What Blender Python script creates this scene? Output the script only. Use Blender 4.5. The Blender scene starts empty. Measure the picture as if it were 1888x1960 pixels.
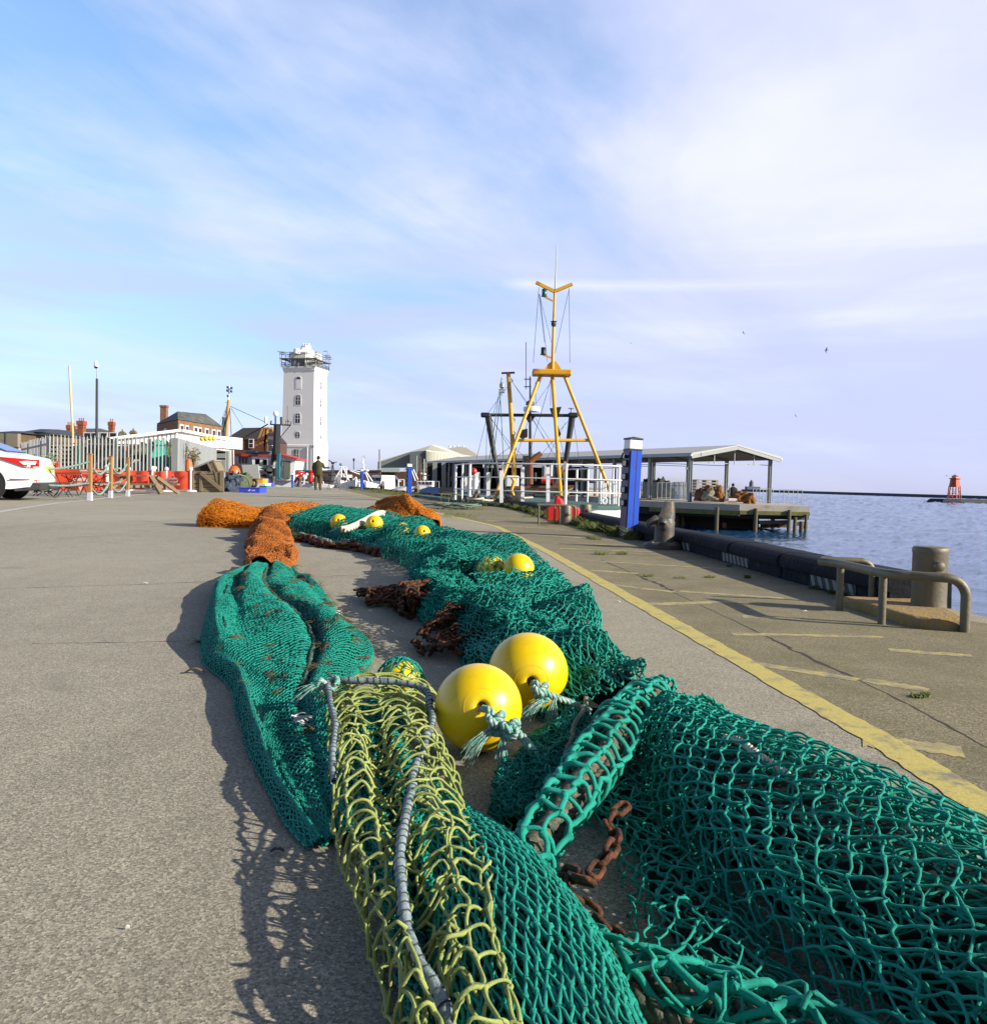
import bpy, bmesh, math, random
import numpy as np
from mathutils import Vector, Matrix, Euler

SC = bpy.context.scene
COL = SC.collection
rnd = random.Random(7)
PI = math.pi

# ------------------------------------------------------------------ camera
FPX, CX, CY, EYE = 1661.0, 944.0, 980.0, 0.55     # focal length and centre in plan units of the photograph
PITCH, ROLL = math.atan(54 / FPX), 0.024
cam = bpy.data.cameras.new('camera'); camo = bpy.data.objects.new('camera', cam); COL.objects.link(camo)
cam.sensor_fit = 'HORIZONTAL'; cam.sensor_width = 36.0; cam.lens = 36.0 * FPX / 1888.0
cam.clip_start = 0.05; cam.clip_end = 60000
camo.location = (0, 0, EYE)
camo.rotation_mode = 'QUATERNION'
camo.rotation_quaternion = (Euler((PI / 2 - PITCH, 0, 0)).to_matrix() @ Matrix.Rotation(ROLL, 3, 'Z')).to_quaternion()
SC.camera = camo
RM = (Euler((PI / 2 - PITCH, 0, 0)).to_matrix() @ Matrix.Rotation(ROLL, 3, 'Z'))

def ray(px, py):
    return RM @ Vector(((px - CX) / FPX, -(py - CY) / FPX, -1.0))
def W(px, py, Y):
    d = ray(px, py); t = Y / d.y
    return Vector((d.x * t, Y, EYE + d.z * t))
def G(px, py, z=0.0):
    d = ray(px, py); t = (z - EYE) / d.z
    return Vector((d.x * t, d.y * t, z))

# ------------------------------------------------------------------ object helpers
def tag(o, label=None, cat=None, group=None, kind=None):
    if label: o['label'] = label
    if cat: o['category'] = cat
    if group: o['group'] = group
    if kind: o['kind'] = kind
    return o
def thing(name, loc, label, cat, group=None, rz=0.0):
    o = bpy.data.objects.new(name, None); COL.objects.link(o)
    o.location = loc; o.rotation_euler = (0, 0, rz); o.empty_display_size = 0.1
    o['org'] = 1; del o['org']
    return tag(o, label, cat, group)
def root_of(p):
    while p.parent is not None: p = p.parent
    return p
def copy_tree(o, parent=None):
    c = o.copy(); COL.objects.link(c)
    if parent is not None: c.parent = parent
    for ch in list(o.children): copy_tree(ch, c)
    return c
def dup(root, loc, label=None, rz=None, sc=None, group=None):
    c = copy_tree(root); c.location = loc
    if label: c['label'] = label
    if rz is not None: c.rotation_euler = (0, 0, rz)
    if sc is not None: c.scale = (sc, sc, sc) if not hasattr(sc, '__len__') else sc
    if group: c['group'] = group
    return c

def np_object(name, V, Fq, mat, parent=None, smooth=True, tris=None):
    """mesh from numpy arrays; V world coordinates, made local to the parent's root"""
    V = np.asarray(V, dtype=np.float32)
    if parent is not None:
        V = V - np.array(root_of(parent).location, dtype=np.float32)
    me = bpy.data.meshes.new(name)
    Fq = np.asarray(Fq, dtype=np.int32)
    k = Fq.shape[1]; n = len(Fq)
    me.vertices.add(len(V)); me.vertices.foreach_set('co', V.ravel())
    me.loops.add(n * k); me.loops.foreach_set('vertex_index', Fq.ravel())
    me.polygons.add(n); me.polygons.foreach_set('loop_start', np.arange(n, dtype=np.int32) * k)
    me.polygons.foreach_set('use_smooth', np.full(n, smooth))
    me.update(calc_edges=True); me.validate()
    me.materials.append(mat)
    o = bpy.data.objects.new(name, me); COL.objects.link(o)
    if parent is not None: o.parent = parent
    return o

class MB:
    def __init__(s): s.v = []; s.f = []
    def add(s, vs, fs):
        b = len(s.v); s.v += [Vector(p) for p in vs]; s.f += [[b + i for i in f] for f in fs]; return s
    def box(s, c, size, rz=0.0, R=None):
        x, y, z = size[0] / 2, size[1] / 2, size[2] / 2
        vs = [Vector((a, b, d)) for a in (-x, x) for b in (-y, y) for d in (-z, z)]
        M = R if R is not None else Matrix.Rotation(rz, 3, 'Z')
        c = Vector(c)
        return s.add([M @ v + c for v in vs], [(0, 1, 3, 2), (4, 6, 7, 5), (0, 4, 5, 1), (2, 3, 7, 6), (0, 2, 6, 4), (1, 5, 7, 3)])
    def beam(s, p, q, w, h, up=(0, 0, 1)):
        p, q = Vector(p), Vector(q); d = q - p; L = d.length; d.normalize()
        u = Vector(up)
        if abs(d.dot(u)) > .97: u = Vector((0, 1, 0))
        a = d.cross(u).normalized(); b = a.cross(d)
        return s.box((p + q) / 2, (w, L, h), R=Matrix((a, d, b)).transposed())
    def tube(s, pts, r, n=8, caps=True):
        pts = [Vector(p) for p in pts]; m = len(pts)
        rs = r if hasattr(r, '__len__') else [r] * m
        b0 = len(s.v); a = None
        for i, p in enumerate(pts):
            t = (pts[min(i + 1, m - 1)] - pts[max(i - 1, 0)]).normalized()
            if a is None:
                ref = Vector((0, 0, 1)) if abs(t.z) < .9 else Vector((1, 0, 0))
                a = t.cross(ref).normalized()
            else:
                a = (a - t * a.dot(t)).normalized()
            b = t.cross(a)
            for k in range(n):
                g = 2 * PI * k / n
                s.v.append(p + (a * math.cos(g) + b * math.sin(g)) * rs[i])
        for i in range(m - 1):
            for k in range(n):
                s.f.append([b0 + i * n + k, b0 + i * n + (k + 1) % n, b0 + (i + 1) * n + (k + 1) % n, b0 + (i + 1) * n + k])
        if caps:
            s.f.append([b0 + k for k in range(n)][::-1]); s.f.append([b0 + (m - 1) * n + k for k in range(n)])
        return s
    def lathe(s, prof, c=(0, 0, 0), n=24, M=None):
        c = Vector(c); b0 = len(s.v); m = len(prof)
        for r, z in prof:
            for k in range(n):
                g = 2 * PI * k / n
                v = Vector((r * math.cos(g), r * math.sin(g), z))
                s.v.append((M @ v if M is not None else v) + c)
        for i in range(m - 1):
            for k in range(n):
                s.f.append([b0 + i * n + k, b0 + i * n + (k + 1) % n, b0 + (i + 1) * n + (k + 1) % n, b0 + (i + 1) * n + k])
        s.f.append([b0 + k for k in range(n)][::-1]); s.f.append([b0 + (m - 1) * n + k for k in range(n)])
        return s
    def sph(s, c, r, n=16, m=10, M=None):
        r = r if hasattr(r, '__len__') else (r, r, r)
        c = Vector(c); b0 = len(s.v)
        for i in range(m + 1):
            t = PI * i / m
            for k in range(n):
                g = 2 * PI * k / n
                v = Vector((r[0] * math.sin(t) * math.cos(g), r[1] * math.sin(t) * math.sin(g), r[2] * math.cos(t)))
                s.v.append((M @ v if M is not None else v) + c)
        for i in range(m):
            for k in range(n):
                s.f.append([b0 + i * n + k, b0 + (i + 1) * n + k, b0 + (i + 1) * n + (k + 1) % n, b0 + i * n + (k + 1) % n])
        return s
    def prism(s, pts, d):
        """closed polygon (3D points) pushed along vector d"""
        pts = [Vector(p) for p in pts]; d = Vector(d); n = len(pts)
        return s.add(pts + [p + d for p in pts], [list(range(n))[::-1], list(range(n, 2 * n))] + [[i, (i + 1) % n, n + (i + 1) % n, n + i] for i in range(n)])
    def loft(s, rings, cap=True, closed=True):
        b0 = len(s.v); n = len(rings[0])
        for r in rings: s.v += [Vector(p) for p in r]
        for i in range(len(rings) - 1):
            for k in range(n if closed else n - 1):
                s.f.append([b0 + i * n + k, b0 + i * n + (k + 1) % n, b0 + (i + 1) * n + (k + 1) % n, b0 + (i + 1) * n + k])
        if cap:
            s.f.append([b0 + k for k in range(n)][::-1]); s.f.append([b0 + (len(rings) - 1) * n + k for k in range(n)])
        return s
    def bxp(s, x0, x1, y0, y1, Y, dep=.1, rz=0.0):
        """box whose face towards the viewer spans the given plan units of the photograph at distance Y"""
        p = W((x0 + x1) / 2, (y0 + y1) / 2, Y)
        return s.box((p.x, p.y + dep / 2, p.z), ((x1 - x0) * Y / FPX, dep, (y1 - y0) * Y / FPX), rz)
    def build(s, name, mat, parent=None, smooth=None, bevel=0.0, local=False):
        me = bpy.data.meshes.new(name)
        off = Vector((0, 0, 0))
        if parent is not None and not local: off = Vector(root_of(parent).location)
        me.from_pydata([tuple(v - off) for v in s.v], [], s.f)
        bm = bmesh.new(); bm.from_mesh(me); bmesh.ops.recalc_face_normals(bm, faces=bm.faces); bm.to_mesh(me); bm.free()
        me.materials.append(mat)
        if smooth:
            for p in me.polygons: p.use_smooth = True
            me.set_sharp_from_angle(angle=math.radians(smooth if smooth > 1 else 40))
        o = bpy.data.objects.new(name, me); COL.objects.link(o)
        if parent is not None: o.parent = parent
        if bevel:
            m = o.modifiers.new('bevel', 'BEVEL'); m.width = bevel; m.segments = 2; m.limit_method = 'ANGLE'
        return o

# ------------------------------------------------------------------ materials
def srgb(r, g, b):
    f = lambda c: (c / 255 / 12.92) if c / 255 <= .04045 else ((c / 255 + .055) / 1.055) ** 2.4
    return (f(r), f(g), f(b), 1.0)
def node_mat(name):
    m = bpy.data.materials.new(name); m.use_nodes = True
    nt = m.node_tree; N = nt.nodes; b = N['Principled BSDF']
    return m, nt, N, b
def mixc(nt, fac, a, b, mode='MIX'):
    n = nt.nodes.new('ShaderNodeMix'); n.data_type = 'RGBA'; n.blend_type = mode
    for sock, val in ((n.inputs[0], fac), (n.inputs[6], a), (n.inputs[7], b)):
        if hasattr(val, 'is_output'): nt.links.new(val, sock)
        else: sock.default_value = val
    return n.outputs[2]
def noise(nt, vec, scale, detail=4.0, rough=.55, dim='3D', dist=0.0):
    n = nt.nodes.new('ShaderNodeTexNoise'); n.inputs['Scale'].default_value = scale
    n.inputs['Detail'].default_value = detail; n.inputs['Roughness'].default_value = rough; n.inputs['Distortion'].default_value = dist
    if vec is not None: nt.links.new(vec, n.inputs['Vector'])
    return n.outputs['Fac']
def ramp(nt, fac, stops):
    n = nt.nodes.new('ShaderNodeValToRGB'); cr = n.color_ramp
    while len(cr.elements) < len(stops): cr.elements.new(.5)
    for e, (p, c) in zip(cr.elements, stops):
        e.position = p; e.color = c if hasattr(c, '__len__') else (c, c, c, 1)
    nt.links.new(fac, n.inputs[0]); return n.outputs[0]
def coords(nt, kind='Object', scale=None):
    t = nt.nodes.new('ShaderNodeTexCoord').outputs[kind]
    if scale is not None:
        m = nt.nodes.new('ShaderNodeMapping'); nt.links.new(t, m.inputs[0]); m.inputs['Scale'].default_value = scale; return m.outputs[0]
    return t
def position(nt, scale=None):
    t = nt.nodes.new('ShaderNodeNewGeometry').outputs['Position']
    if scale is not None:
        m = nt.nodes.new('ShaderNodeMapping'); nt.links.new(t, m.inputs[0]); m.inputs['Scale'].default_value = scale; return m.outputs[0]
    return t
def bump(nt, b, h, strength=.3, dist=.01):
    n = nt.nodes.new('ShaderNodeBump'); n.inputs['Strength'].default_value = strength; n.inputs['Distance'].default_value = dist
    nt.links.new(h, n.inputs['Height']); nt.links.new(n.outputs[0], b.inputs['Normal'])
def sc4(c, k): return (c[0] * k, c[1] * k, c[2] * k, 1)
_mats = {}
def M(name, col, rough=.6, metal=0.0, var=.2, vs=4.0, col2=None, f2=.5, bmp=0.0, bs=40.0, stretch=None, spec=None):
    """painted / wooden / stone / cloth surface: base colour varied by noise, optional second colour in patches, optional bump"""
    if name in _mats: return _mats[name]
    m, nt, N, b = node_mat(name)
    co = coords(nt, 'Object', stretch)
    c = mixc(nt, noise(nt, co, vs, 5), sc4(col, 1 - var), sc4(col, 1 + var))
    if col2 is not None:
        w = ramp(nt, noise(nt, co, vs * 1.7, 6, .65), [(f2 - .08, 0.0), (f2 + .1, 1.0)])
        c = mixc(nt, w, c, col2)
    nt.links.new(c, b.inputs['Base Color'])
    b.inputs['Roughness'].default_value = rough; b.inputs['Metallic'].default_value = metal
    if spec is not None: b.inputs['Specular IOR Level'].default_value = spec
    if bmp: bump(nt, b, noise(nt, co, bs, 4), bmp, .01)
    _mats[name] = m
    return m
# ------------------------------------------------------------------ light, sky, exposure
SUN_EL, SUN_AZ = math.radians(23.5), math.radians(19)     # azimuth: from +x turned towards the viewer's back
sd = Vector((math.cos(SUN_EL) * math.cos(SUN_AZ), -math.cos(SUN_EL) * math.sin(SUN_AZ), math.sin(SUN_EL)))
sun = bpy.data.lights.new('sun', 'SUN'); suno = bpy.data.objects.new('sun', sun); COL.objects.link(suno)
sun.energy = 5.0; sun.angle = math.radians(.55); sun.color = (1.0, .93, .80)
suno.rotation_mode = 'QUATERNION'; suno.rotation_quaternion = sd.to_track_quat('Z', 'Y')
SC.view_settings.view_transform = 'Standard'; SC.view_settings.look = 'None'
SC.view_settings.exposure = 0.66; SC.view_settings.gamma = 1.0
SC.view_settings.use_curve_mapping = False

wd = bpy.data.worlds.new('World'); SC.world = wd; wd.use_nodes = True
nt = wd.node_tree; N = nt.nodes
bg = N['Background']
sky = N.new('ShaderNodeTexSky'); sky.sky_type = 'NISHITA'; sky.sun_disc = False
sky.sun_elevation = SUN_EL; sky.sun_rotation = math.atan2(sd.x, sd.y)
sky.air_density = 1.0; sky.dust_density = .6; sky.ozone_density = 1.6
tc = N.new('ShaderNodeTexCoord').outputs['Generated']
sx = N.new('ShaderNodeSeparateXYZ'); nt.links.new(tc, sx.inputs[0])
def math_n(op, a, b=None, clamp=False):
    n = N.new('ShaderNodeMath'); n.operation = op; n.use_clamp = clamp
    for i, v in enumerate((a, b)):
        if v is None: continue
        if hasattr(v, 'is_output'): nt.links.new(v, n.inputs[i])
        else: n.inputs[i].default_value = v
    return n.outputs[0]
den = math_n('ADD', math_n('MAXIMUM', sx.outputs[2], 0.0), .16)
cb = N.new('ShaderNodeCombineXYZ')
nt.links.new(math_n('DIVIDE', sx.outputs[0], den), cb.inputs[0]); nt.links.new(math_n('DIVIDE', sx.outputs[1], den), cb.inputs[1])
def cloud(scale, rot, stretch, loc, lo, hi, detail=6, rough=.55, dist=.6):
    mp = N.new('ShaderNodeMapping'); nt.links.new(cb.outputs[0], mp.inputs[0])
    mp.vector_type = 'TEXTURE'; mp.inputs['Rotation'].default_value = (0, 0, rot); mp.inputs['Scale'].default_value = stretch; mp.inputs['Location'].default_value = loc
    return noise(nt, mp.outputs[0], scale, detail, rough, dist=dist), lo, hi
# haze tint near the horizon, dimmed overhead and behind the viewer to cut fill light
zz = sx.outputs[2]
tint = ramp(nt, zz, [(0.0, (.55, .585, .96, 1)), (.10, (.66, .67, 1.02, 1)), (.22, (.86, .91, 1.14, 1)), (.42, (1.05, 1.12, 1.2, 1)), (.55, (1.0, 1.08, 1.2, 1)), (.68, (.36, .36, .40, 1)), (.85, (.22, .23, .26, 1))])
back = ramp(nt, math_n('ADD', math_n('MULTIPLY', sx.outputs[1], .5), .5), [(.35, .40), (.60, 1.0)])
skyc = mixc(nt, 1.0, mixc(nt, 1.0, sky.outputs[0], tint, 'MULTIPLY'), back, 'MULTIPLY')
# thin cirrus veil, thicker towards the sun's side
n1, _, _ = cloud(.75, math.radians(50), (1.9, .85, 1), (3.1, 1.3, 0), 0, 1, 6, .55)
n2, _, _ = cloud(1.7, math.radians(56), (2.6, .8, 1), (0.4, 5.3, 0), 0, 1, 8, .6)
bias = math_n('MULTIPLY', sx.outputs[0], .62)
veil = math_n('ADD', math_n('ADD', math_n('MULTIPLY', n1, 1.1), math_n('MULTIPLY', n2, .45)), bias)
veil = ramp(nt, veil, [(.57, 0.0), (.85, .82), (1.0, .97)])
high = ramp(nt, zz, [(0.0, .35), (.10, .6), (.2, 1.0), (.55, 1.0), (.68, .25)])
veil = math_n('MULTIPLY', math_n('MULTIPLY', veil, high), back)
# brighter lavender heart of the cloud, blue grey edges
ccol = mixc(nt, ramp(nt, n1, [(.42, 0.0), (.62, 1.0)]), (3.3, 3.45, 4.75, 1), (3.95, 4.08, 4.9, 1))
# long low bands of pinkish cloud above the horizon
mp = N.new('ShaderNodeMapping'); nt.links.new(tc, mp.inputs[0]); mp.inputs['Scale'].default_value = (1.3, 1.3, 11.0); mp.inputs['Location'].default_value = (.3, .1, .7)
n3 = noise(nt, mp.outputs[0], 2.0, 6, .5, dist=.3)
low = math_n('MULTIPLY', ramp(nt, n3, [(.38, 0.0), (.58, .85)]), ramp(nt, zz, [(.0, .5), (.05, .9), (.16, .85), (.25, .45), (.34, 0.0)]))
# one thin vapour trail
dv = math_n('ABSOLUTE', math_n('SUBTRACT', math_n('SUBTRACT', zz, math_n('MULTIPLY', sx.outputs[0], -.012)), .2235))
tr = math_n('MULTIPLY', ramp(nt, dv, [(0.0, .6), (.0035, .35), (.008, 0.0)]), ramp(nt, math_n('MULTIPLY', sx.outputs[0], 1.0), [(0.0, 0.0), (.03, .9), (.25, .55), (.4, 0.0)]))
SK = .15
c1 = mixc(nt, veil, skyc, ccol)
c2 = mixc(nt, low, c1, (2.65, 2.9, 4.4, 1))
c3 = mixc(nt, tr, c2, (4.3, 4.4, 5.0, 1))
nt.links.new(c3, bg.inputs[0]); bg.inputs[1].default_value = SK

# ------------------------------------------------------------------ ground
def ground_mat(name, dark, light, moss=None, grain=1.0):
    m, nt, N, b = node_mat(name)
    p = position(nt)
    big = noise(nt, p, .55, 4, .6)
    mid = noise(nt, p, 6.0, 5, .6)
    c = mixc(nt, big, sc4(dark, .92), light)
    c = mixc(nt, ramp(nt, mid, [(.35, 0.0), (.75, .45)]), c, sc4(light, 1.12))
    # aggregate: stones of two sizes, pale and dark
    vo = N.new('ShaderNodeTexVoronoi'); nt.links.new(p, vo.inputs['Vector']); vo.inputs['Scale'].default_value = 300 * grain
    st = N.new('ShaderNodeSeparateColor'); nt.links.new(vo.outputs['Color'], st.inputs[0])
    stone = ramp(nt, st.outputs[0], [(0.0, .42), (.35, .8), (.7, 1.05), (1.0, 1.6)])
    c = mixc(nt, .85, c, stone, 'MULTIPLY')
    fine = noise(nt, p, 560 * grain, 3, .7)
    c = mixc(nt, .75, c, ramp(nt, fine, [(.3, .5), (.7, 1.5)]), 'MULTIPLY')
    # tyre-polished and stained patches, streaked along the quay
    ps = position(nt, (2.0, .35, 1))
    c = mixc(nt, ramp(nt, noise(nt, ps, 1.1, 5, .65), [(.52, 0.0), (.78, .38)]), c, sc4(dark, .55))
    c = mixc(nt, ramp(nt, noise(nt, position(nt, (1, 1, 1)), .22, 3, .5), [(.45, 0.0), (.62, .30)]), c, sc4(light, 1.22))
    c = mixc(nt, ramp(nt, noise(nt, p, 1.7, 2, .4, dist=1.2), [(.66, 0.0), (.72, .35)]), c, sc4(dark, .6))
    if moss is not None:
        c = mixc(nt, ramp(nt, noise(nt, p, 2.6, 6, .7), [(.45, 0.0), (.72, .65)]), c, moss)
    nt.links.new(c, b.inputs['Base Color']); b.inputs['Roughness'].default_value = .88
    b.inputs['Specular IOR Level'].default_value = .25
    ad = N.new('ShaderNodeMath'); ad.operation = 'ADD'; nt.links.new(fine, ad.inputs[0]); nt.links.new(vo.outputs['Distance'], ad.inputs[1])
    bump(nt, b, ad.outputs[0], .22, .003)
    return m
m_asph = ground_mat('asphalt', (.252, .226, .170, 1), (.352, .318, .243, 1))
m_slab = ground_mat('edge_concrete', (.18, .152, .09, 1), (.25, .212, .13, 1), (.115, .108, .036, 1), .8)
m_cope = M('cope_stone', (.013, .0145, .019, 1), .75, var=.45, vs=7, col2=(.045, .046, .05, 1), f2=.66, bmp=.6, bs=25, spec=.08)
m_wall = M('quay_wall_stone', (.10, .09, .075, 1), .9, var=.4, vs=3, bmp=.5)

COPE = [(1.90, 4.15), (1.80, 5.4), (1.763, 6.4), (1.70, 7.7), (1.52, 9.3), (1.12, 14.0), (.62, 19.2), (-.40, 25.0), (-3.0, 33.4), (-7.55, 50.9), (-9.6, 57.5)]
WATER = -2.2
def flat(pts, z, name, mat, kind='structure', drop=None):
    bm = bmesh.new()
    vs = [bm.verts.new((p[0], p[1], z)) for p in pts]
    f = bm.faces.new(vs); f.normal_update()
    if f.normal.z < 0: f.normal_flip()
    if drop is not None:
        lo = [bm.verts.new((p[0], p[1], drop)) for p in pts]
        n = len(pts)
        for i in range(n): bm.faces.new((vs[i], vs[(i + 1) % n], lo[(i + 1) % n], lo[i]))
    bmesh.ops.triangulate(bm, faces=[f])
    bmesh.ops.recalc_face_normals(bm, faces=bm.faces) if drop is not None else None
    me = bpy.data.meshes.new(name); bm.to_mesh(me); bm.free(); me.materials.append(mat)
    o = bpy.data.objects.new(name, me); COL.objects.link(o); tag(o, kind=kind)
    return o
off = .33
edge = [(x + off, y) for x, y in COPE]
quay = [(9, -8), (9, 3.25), (2.3, 3.42)] + [(2.22, 4.15)] + edge[1:] + [(-9.8, 58.5), (-24, 58.5), (-24, 93), (4.5, 97), (6, 106), (30, 160), (30, 400), (-900, 900), (-900, -60), (-60, -60), (9, -40)]
flat(quay, 0.0, 'ground', m_asph, drop=WATER - 3)
# paved strip between the yellow line and the cope
YL = [(1888, 1546, 52), (1680, 1415, 36), (1425, 1270, 30), (1205, 1145, 22), (1055, 1060, 14), (950, 1008, 10), (820, 978, 6.5), (640, 935, 3.5)]
yl = [G(p[0], p[1]) for p in YL]
yl = [Vector((.99, .9, 0)), ] + yl
strip = [(p.x, p.y) for p in yl] + [(x - .01, y) for x, y in reversed(COPE)] + [(2.28, 3.44), (8.9, 3.27), (8.9, .2), (1.1, .2)]
flat(strip, .0007, 'quay_edge_paving', m_slab)

def worn_paint(name, col, wear):
    m, nt, N, b = node_mat(name)
    p = position(nt)
    w = ramp(nt, noise(nt, p, 14, 8, .72), [(wear - .06, 0.0), (wear + .10, 1.0)])
    gr = noise(nt, p, 260, 3, .7)
    c = mixc(nt, ramp(nt, gr, [(.3, .62), (.7, 1.22)]), (0, 0, 0, 1), col)
    c = mixc(nt, 1.0, col, ramp(nt, gr, [(.3, .66), (.7, 1.2)]), 'MULTIPLY')
    c = mixc(nt, w, (.2, .18, .13, 1), c)
    nt.links.new(c, b.inputs['Base Color']); b.inputs['Roughness'].default_value = .8
    return m
m_yline = worn_paint('yellow_line_paint', (.52, .425, .11, 1), .39)
m_ywear = worn_paint('worn_yellow_paint', (.46, .37, .12, 1), .47)
m_white_line = worn_paint('white_line_paint', (.55, .54, .50, 1), .40)
def ribbon(pts, widths, z, name, mat, jag=.0, sub=14):
    P = []; Wd = []
    for i in range(len(pts) - 1):
        for k in range(sub):
            t = k / sub
            P.append(Vector(pts[i]).lerp(Vector(pts[i + 1]), t)); Wd.append(widths[i] * (1 - t) + widths[i + 1] * t)
    P.append(Vector(pts[-1])); Wd.append(widths[-1])
    L = []; Rr = []
    for i, p in enumerate(P):
        t = (P[min(i + 1, len(P) - 1)] - P[max(i - 1, 0)]).normalized(); n = Vector((t.y, -t.x, 0))
        L.append(p - n * Wd[i] * (.5 + rnd.uniform(-jag, jag))); Rr.append(p + n * Wd[i] * (.5 + rnd.uniform(-jag, jag)))
    mb = MB()
    vs = [Vector((q.x, q.y, z)) for q in L + Rr]; n = len(L)
    mb.add(vs, [(i, n + i, n + i + 1, i + 1) for i in range(n - 1)])
    o = mb.build(name, mat); tag(o, kind='structure')
    for pl in o.data.polygons:
        if pl.normal.z < 0: o.data.flip_normals(); break
    return o
ribbon(yl, [.083] * 4 + [.082, .085, .09, .10, .13], .0018, 'yellow_line_marking', m_yline, .05, 22)
# worn hatch bars on the paved strip (pairs of ends in photo plan units)
for a, b_, w in [((1650, 1416), (1842, 1440), .045), ((1440, 1270), (1642, 1302), .03), ((1655, 1302), (1775, 1322), .03),
                 ((1400, 1214), (1690, 1220), .026), ((1700, 1245), (1860, 1256), .03), ((1420, 1180), (1530, 1186), .035),
                 ((1225, 1158), (1400, 1152), .04), ((1300, 1132), (1500, 1146), .035), ((1160, 1118), (1290, 1134), .03),
                 ((1130, 1092), (1220, 1098), .04), ((1150, 1075), (1400, 1090), .03), ((1070, 1050), (1290, 1058), .035),
                 ((1060, 1040), (1200, 1044), .04), ((1000, 1022), (1180, 1034), .05), ((960, 1006), (1080, 1014), .05), ((930, 996), (1010, 1000), .07)]:
    A, B = G(*a), G(*b_)
    ribbon([A, B], [w * 2.3, w * 1.8], .0015, 'hatch_marking', m_ywear, .13, 18)
ribbon([G(-60, 989), G(60, 970), G(110, 963), G(172, 957)], [.10] * 4, .003, 'white_bay_marking', m_white_line, .06)
ribbon([G(172, 957), G(211, 952), G(300, 944)], [.12, .12, .12], .003, 'white_bay_marking', m_white_line, .06)
# joints and cracks in the paved strip
m_crack = M('crack_dirt', (.035, .03, .022, 1), .95)
def crack(pts, w):
    P = []
    for i in range(len(pts) - 1):
        A, B = G(*pts[i]), G(*pts[i + 1])
        for k in range(8):
            t = k / 8
            P.append(A.lerp(B, t) + Vector((rnd.uniform(-1, 1), rnd.uniform(-1, 1), 0)) * w * .5)
    P.append(G(*pts[-1]))
    ribbon(P, [w * rnd.uniform(.5, 1.3) for _ in P], .0012, 'paving_joint', m_crack, .3, 1)
crack([(1230, 1106), (1268, 1122), (1292, 1136)], .022)
crack([(1470, 1221), (1520, 1246), (1630, 1296)], .016)
crack([(1630, 1296), (1740, 1350), (1888, 1432)], .006)
crack([(1150, 1072), (1230, 1106)], .012)
crack([(1292, 1136), (1420, 1196), (1470, 1221)], .007)
crack([(1130, 1060), (1320, 1066), (1450, 1074)], .01)
crack([(1240, 1108), (1430, 1112), (1560, 1122)], .008)
crack([(0, 1127), (300, 1118), (470, 1110), (700, 1100)], .006)
crack([(60, 1232), (250, 1230), (420, 1225)], .004)
crack([(560, 960), (740, 956)], .03)
crack([(450, 968), (700, 976)], .03)

# ------------------------------------------------------------------ water
m_water, nt, N, b = node_mat('sea_water')
p = position(nt, (1.0, 1.0, 1.0))
b.inputs['Roughness'].default_value = .10; b.inputs['IOR'].default_value = 1.33
wv = noise(nt, position(nt, (.55, 1.0, 1)), .85, 5, .6, dist=.4)
wv2 = noise(nt, position(nt, (.8, 1.0, 1)), 4.2, 4, .6)
wv3 = noise(nt, position(nt, (.4, 1.0, 1)), .035, 4, .55)
ad = N.new('ShaderNodeMath'); ad.operation = 'MULTIPLY_ADD'; nt.links.new(wv2, ad.inputs[0]); ad.inputs[1].default_value = .28; nt.links.new(wv, ad.inputs[2])
bump(nt, b, ad.outputs[0], .5, .12)
nt.links.new(mixc(nt, ramp(nt, wv3, [(.4, 0.0), (.65, 1.0)]), (.010, .06, .15, 1), (.02, .085, .19, 1)), b.inputs['Base Color'])
def water_sheet():
    rs = np.random.RandomState(12)
    Y = np.concatenate([np.linspace(-30, 2, 6)[:-1], 2 * np.exp(np.linspace(0, math.log(700 / 2), 620)), [900, 1300, 2000, 4000, 9000, 50000]])
    far = [-30000., -3000, -600, -120, -60]
    U = np.linspace(-.9, .75, 420)
    YY, UU = np.meshgrid(Y, U, indexing='ij')
    X = UU * np.maximum(YY, 6) + .8
    Xl = np.where(UU == U[0], -1.2 * np.maximum(YY, 6) - 60, X); Xl = np.where(UU == U[-1], X + 60 + YY * 2, Xl)
    z = np.full_like(YY, WATER)
    # wind ripples: several wavelengths, the short ones dying out where the sheet gets coarse
    dy = np.gradient(YY, axis=0)
    for i, (wl, amp, st) in enumerate(((2.6, .085, 2.0), (1.1, .05, 1.7), (.5, .026, 1.5), (6.5, .10, 2.0))):
        k = np.clip(wl / (dy * 2.2) - .2, 0, 1)
        z += amp * k * vnoise_(Xl / (wl * st) + 3 * i + YY * .15 / wl, YY / wl, 60 + i)
    sp = np.clip(dy, .02, 3) * (YY > 25)
    z += .055 * sp * rs.randn(*z.shape) * (YY < 650)
    z = np.where((YY < 2) | (YY > 700), WATER, z)
    V = np.stack([Xl, YY, z], -1).reshape(-1, 3); idx = np.arange(len(V)).reshape(YY.shape)
    Q = np.stack([idx[:-1, :-1], idx[:-1, 1:], idx[1:, 1:], idx[1:, :-1]], -1).reshape(-1, 4)
    o = np_object('sea_water', V, Q, m_water); tag(o, kind='structure')
def vnoise_(u, v, seed):
    T = np.random.RandomState(seed).rand(256, 256) * 2 - 1
    iu = np.floor(u).astype(int); iv = np.floor(v).astype(int); fu = u - iu; fv = v - iv
    fu = fu * fu * (3 - 2 * fu); fv = fv * fv * (3 - 2 * fv)
    g = lambda a, b: T[a % 256, b % 256]
    return (g(iu, iv) * (1 - fu) + g(iu + 1, iv) * fu) * (1 - fv) + (g(iu, iv + 1) * (1 - fu) + g(iu + 1, iv + 1) * fu) * fv
water_sheet()

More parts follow.
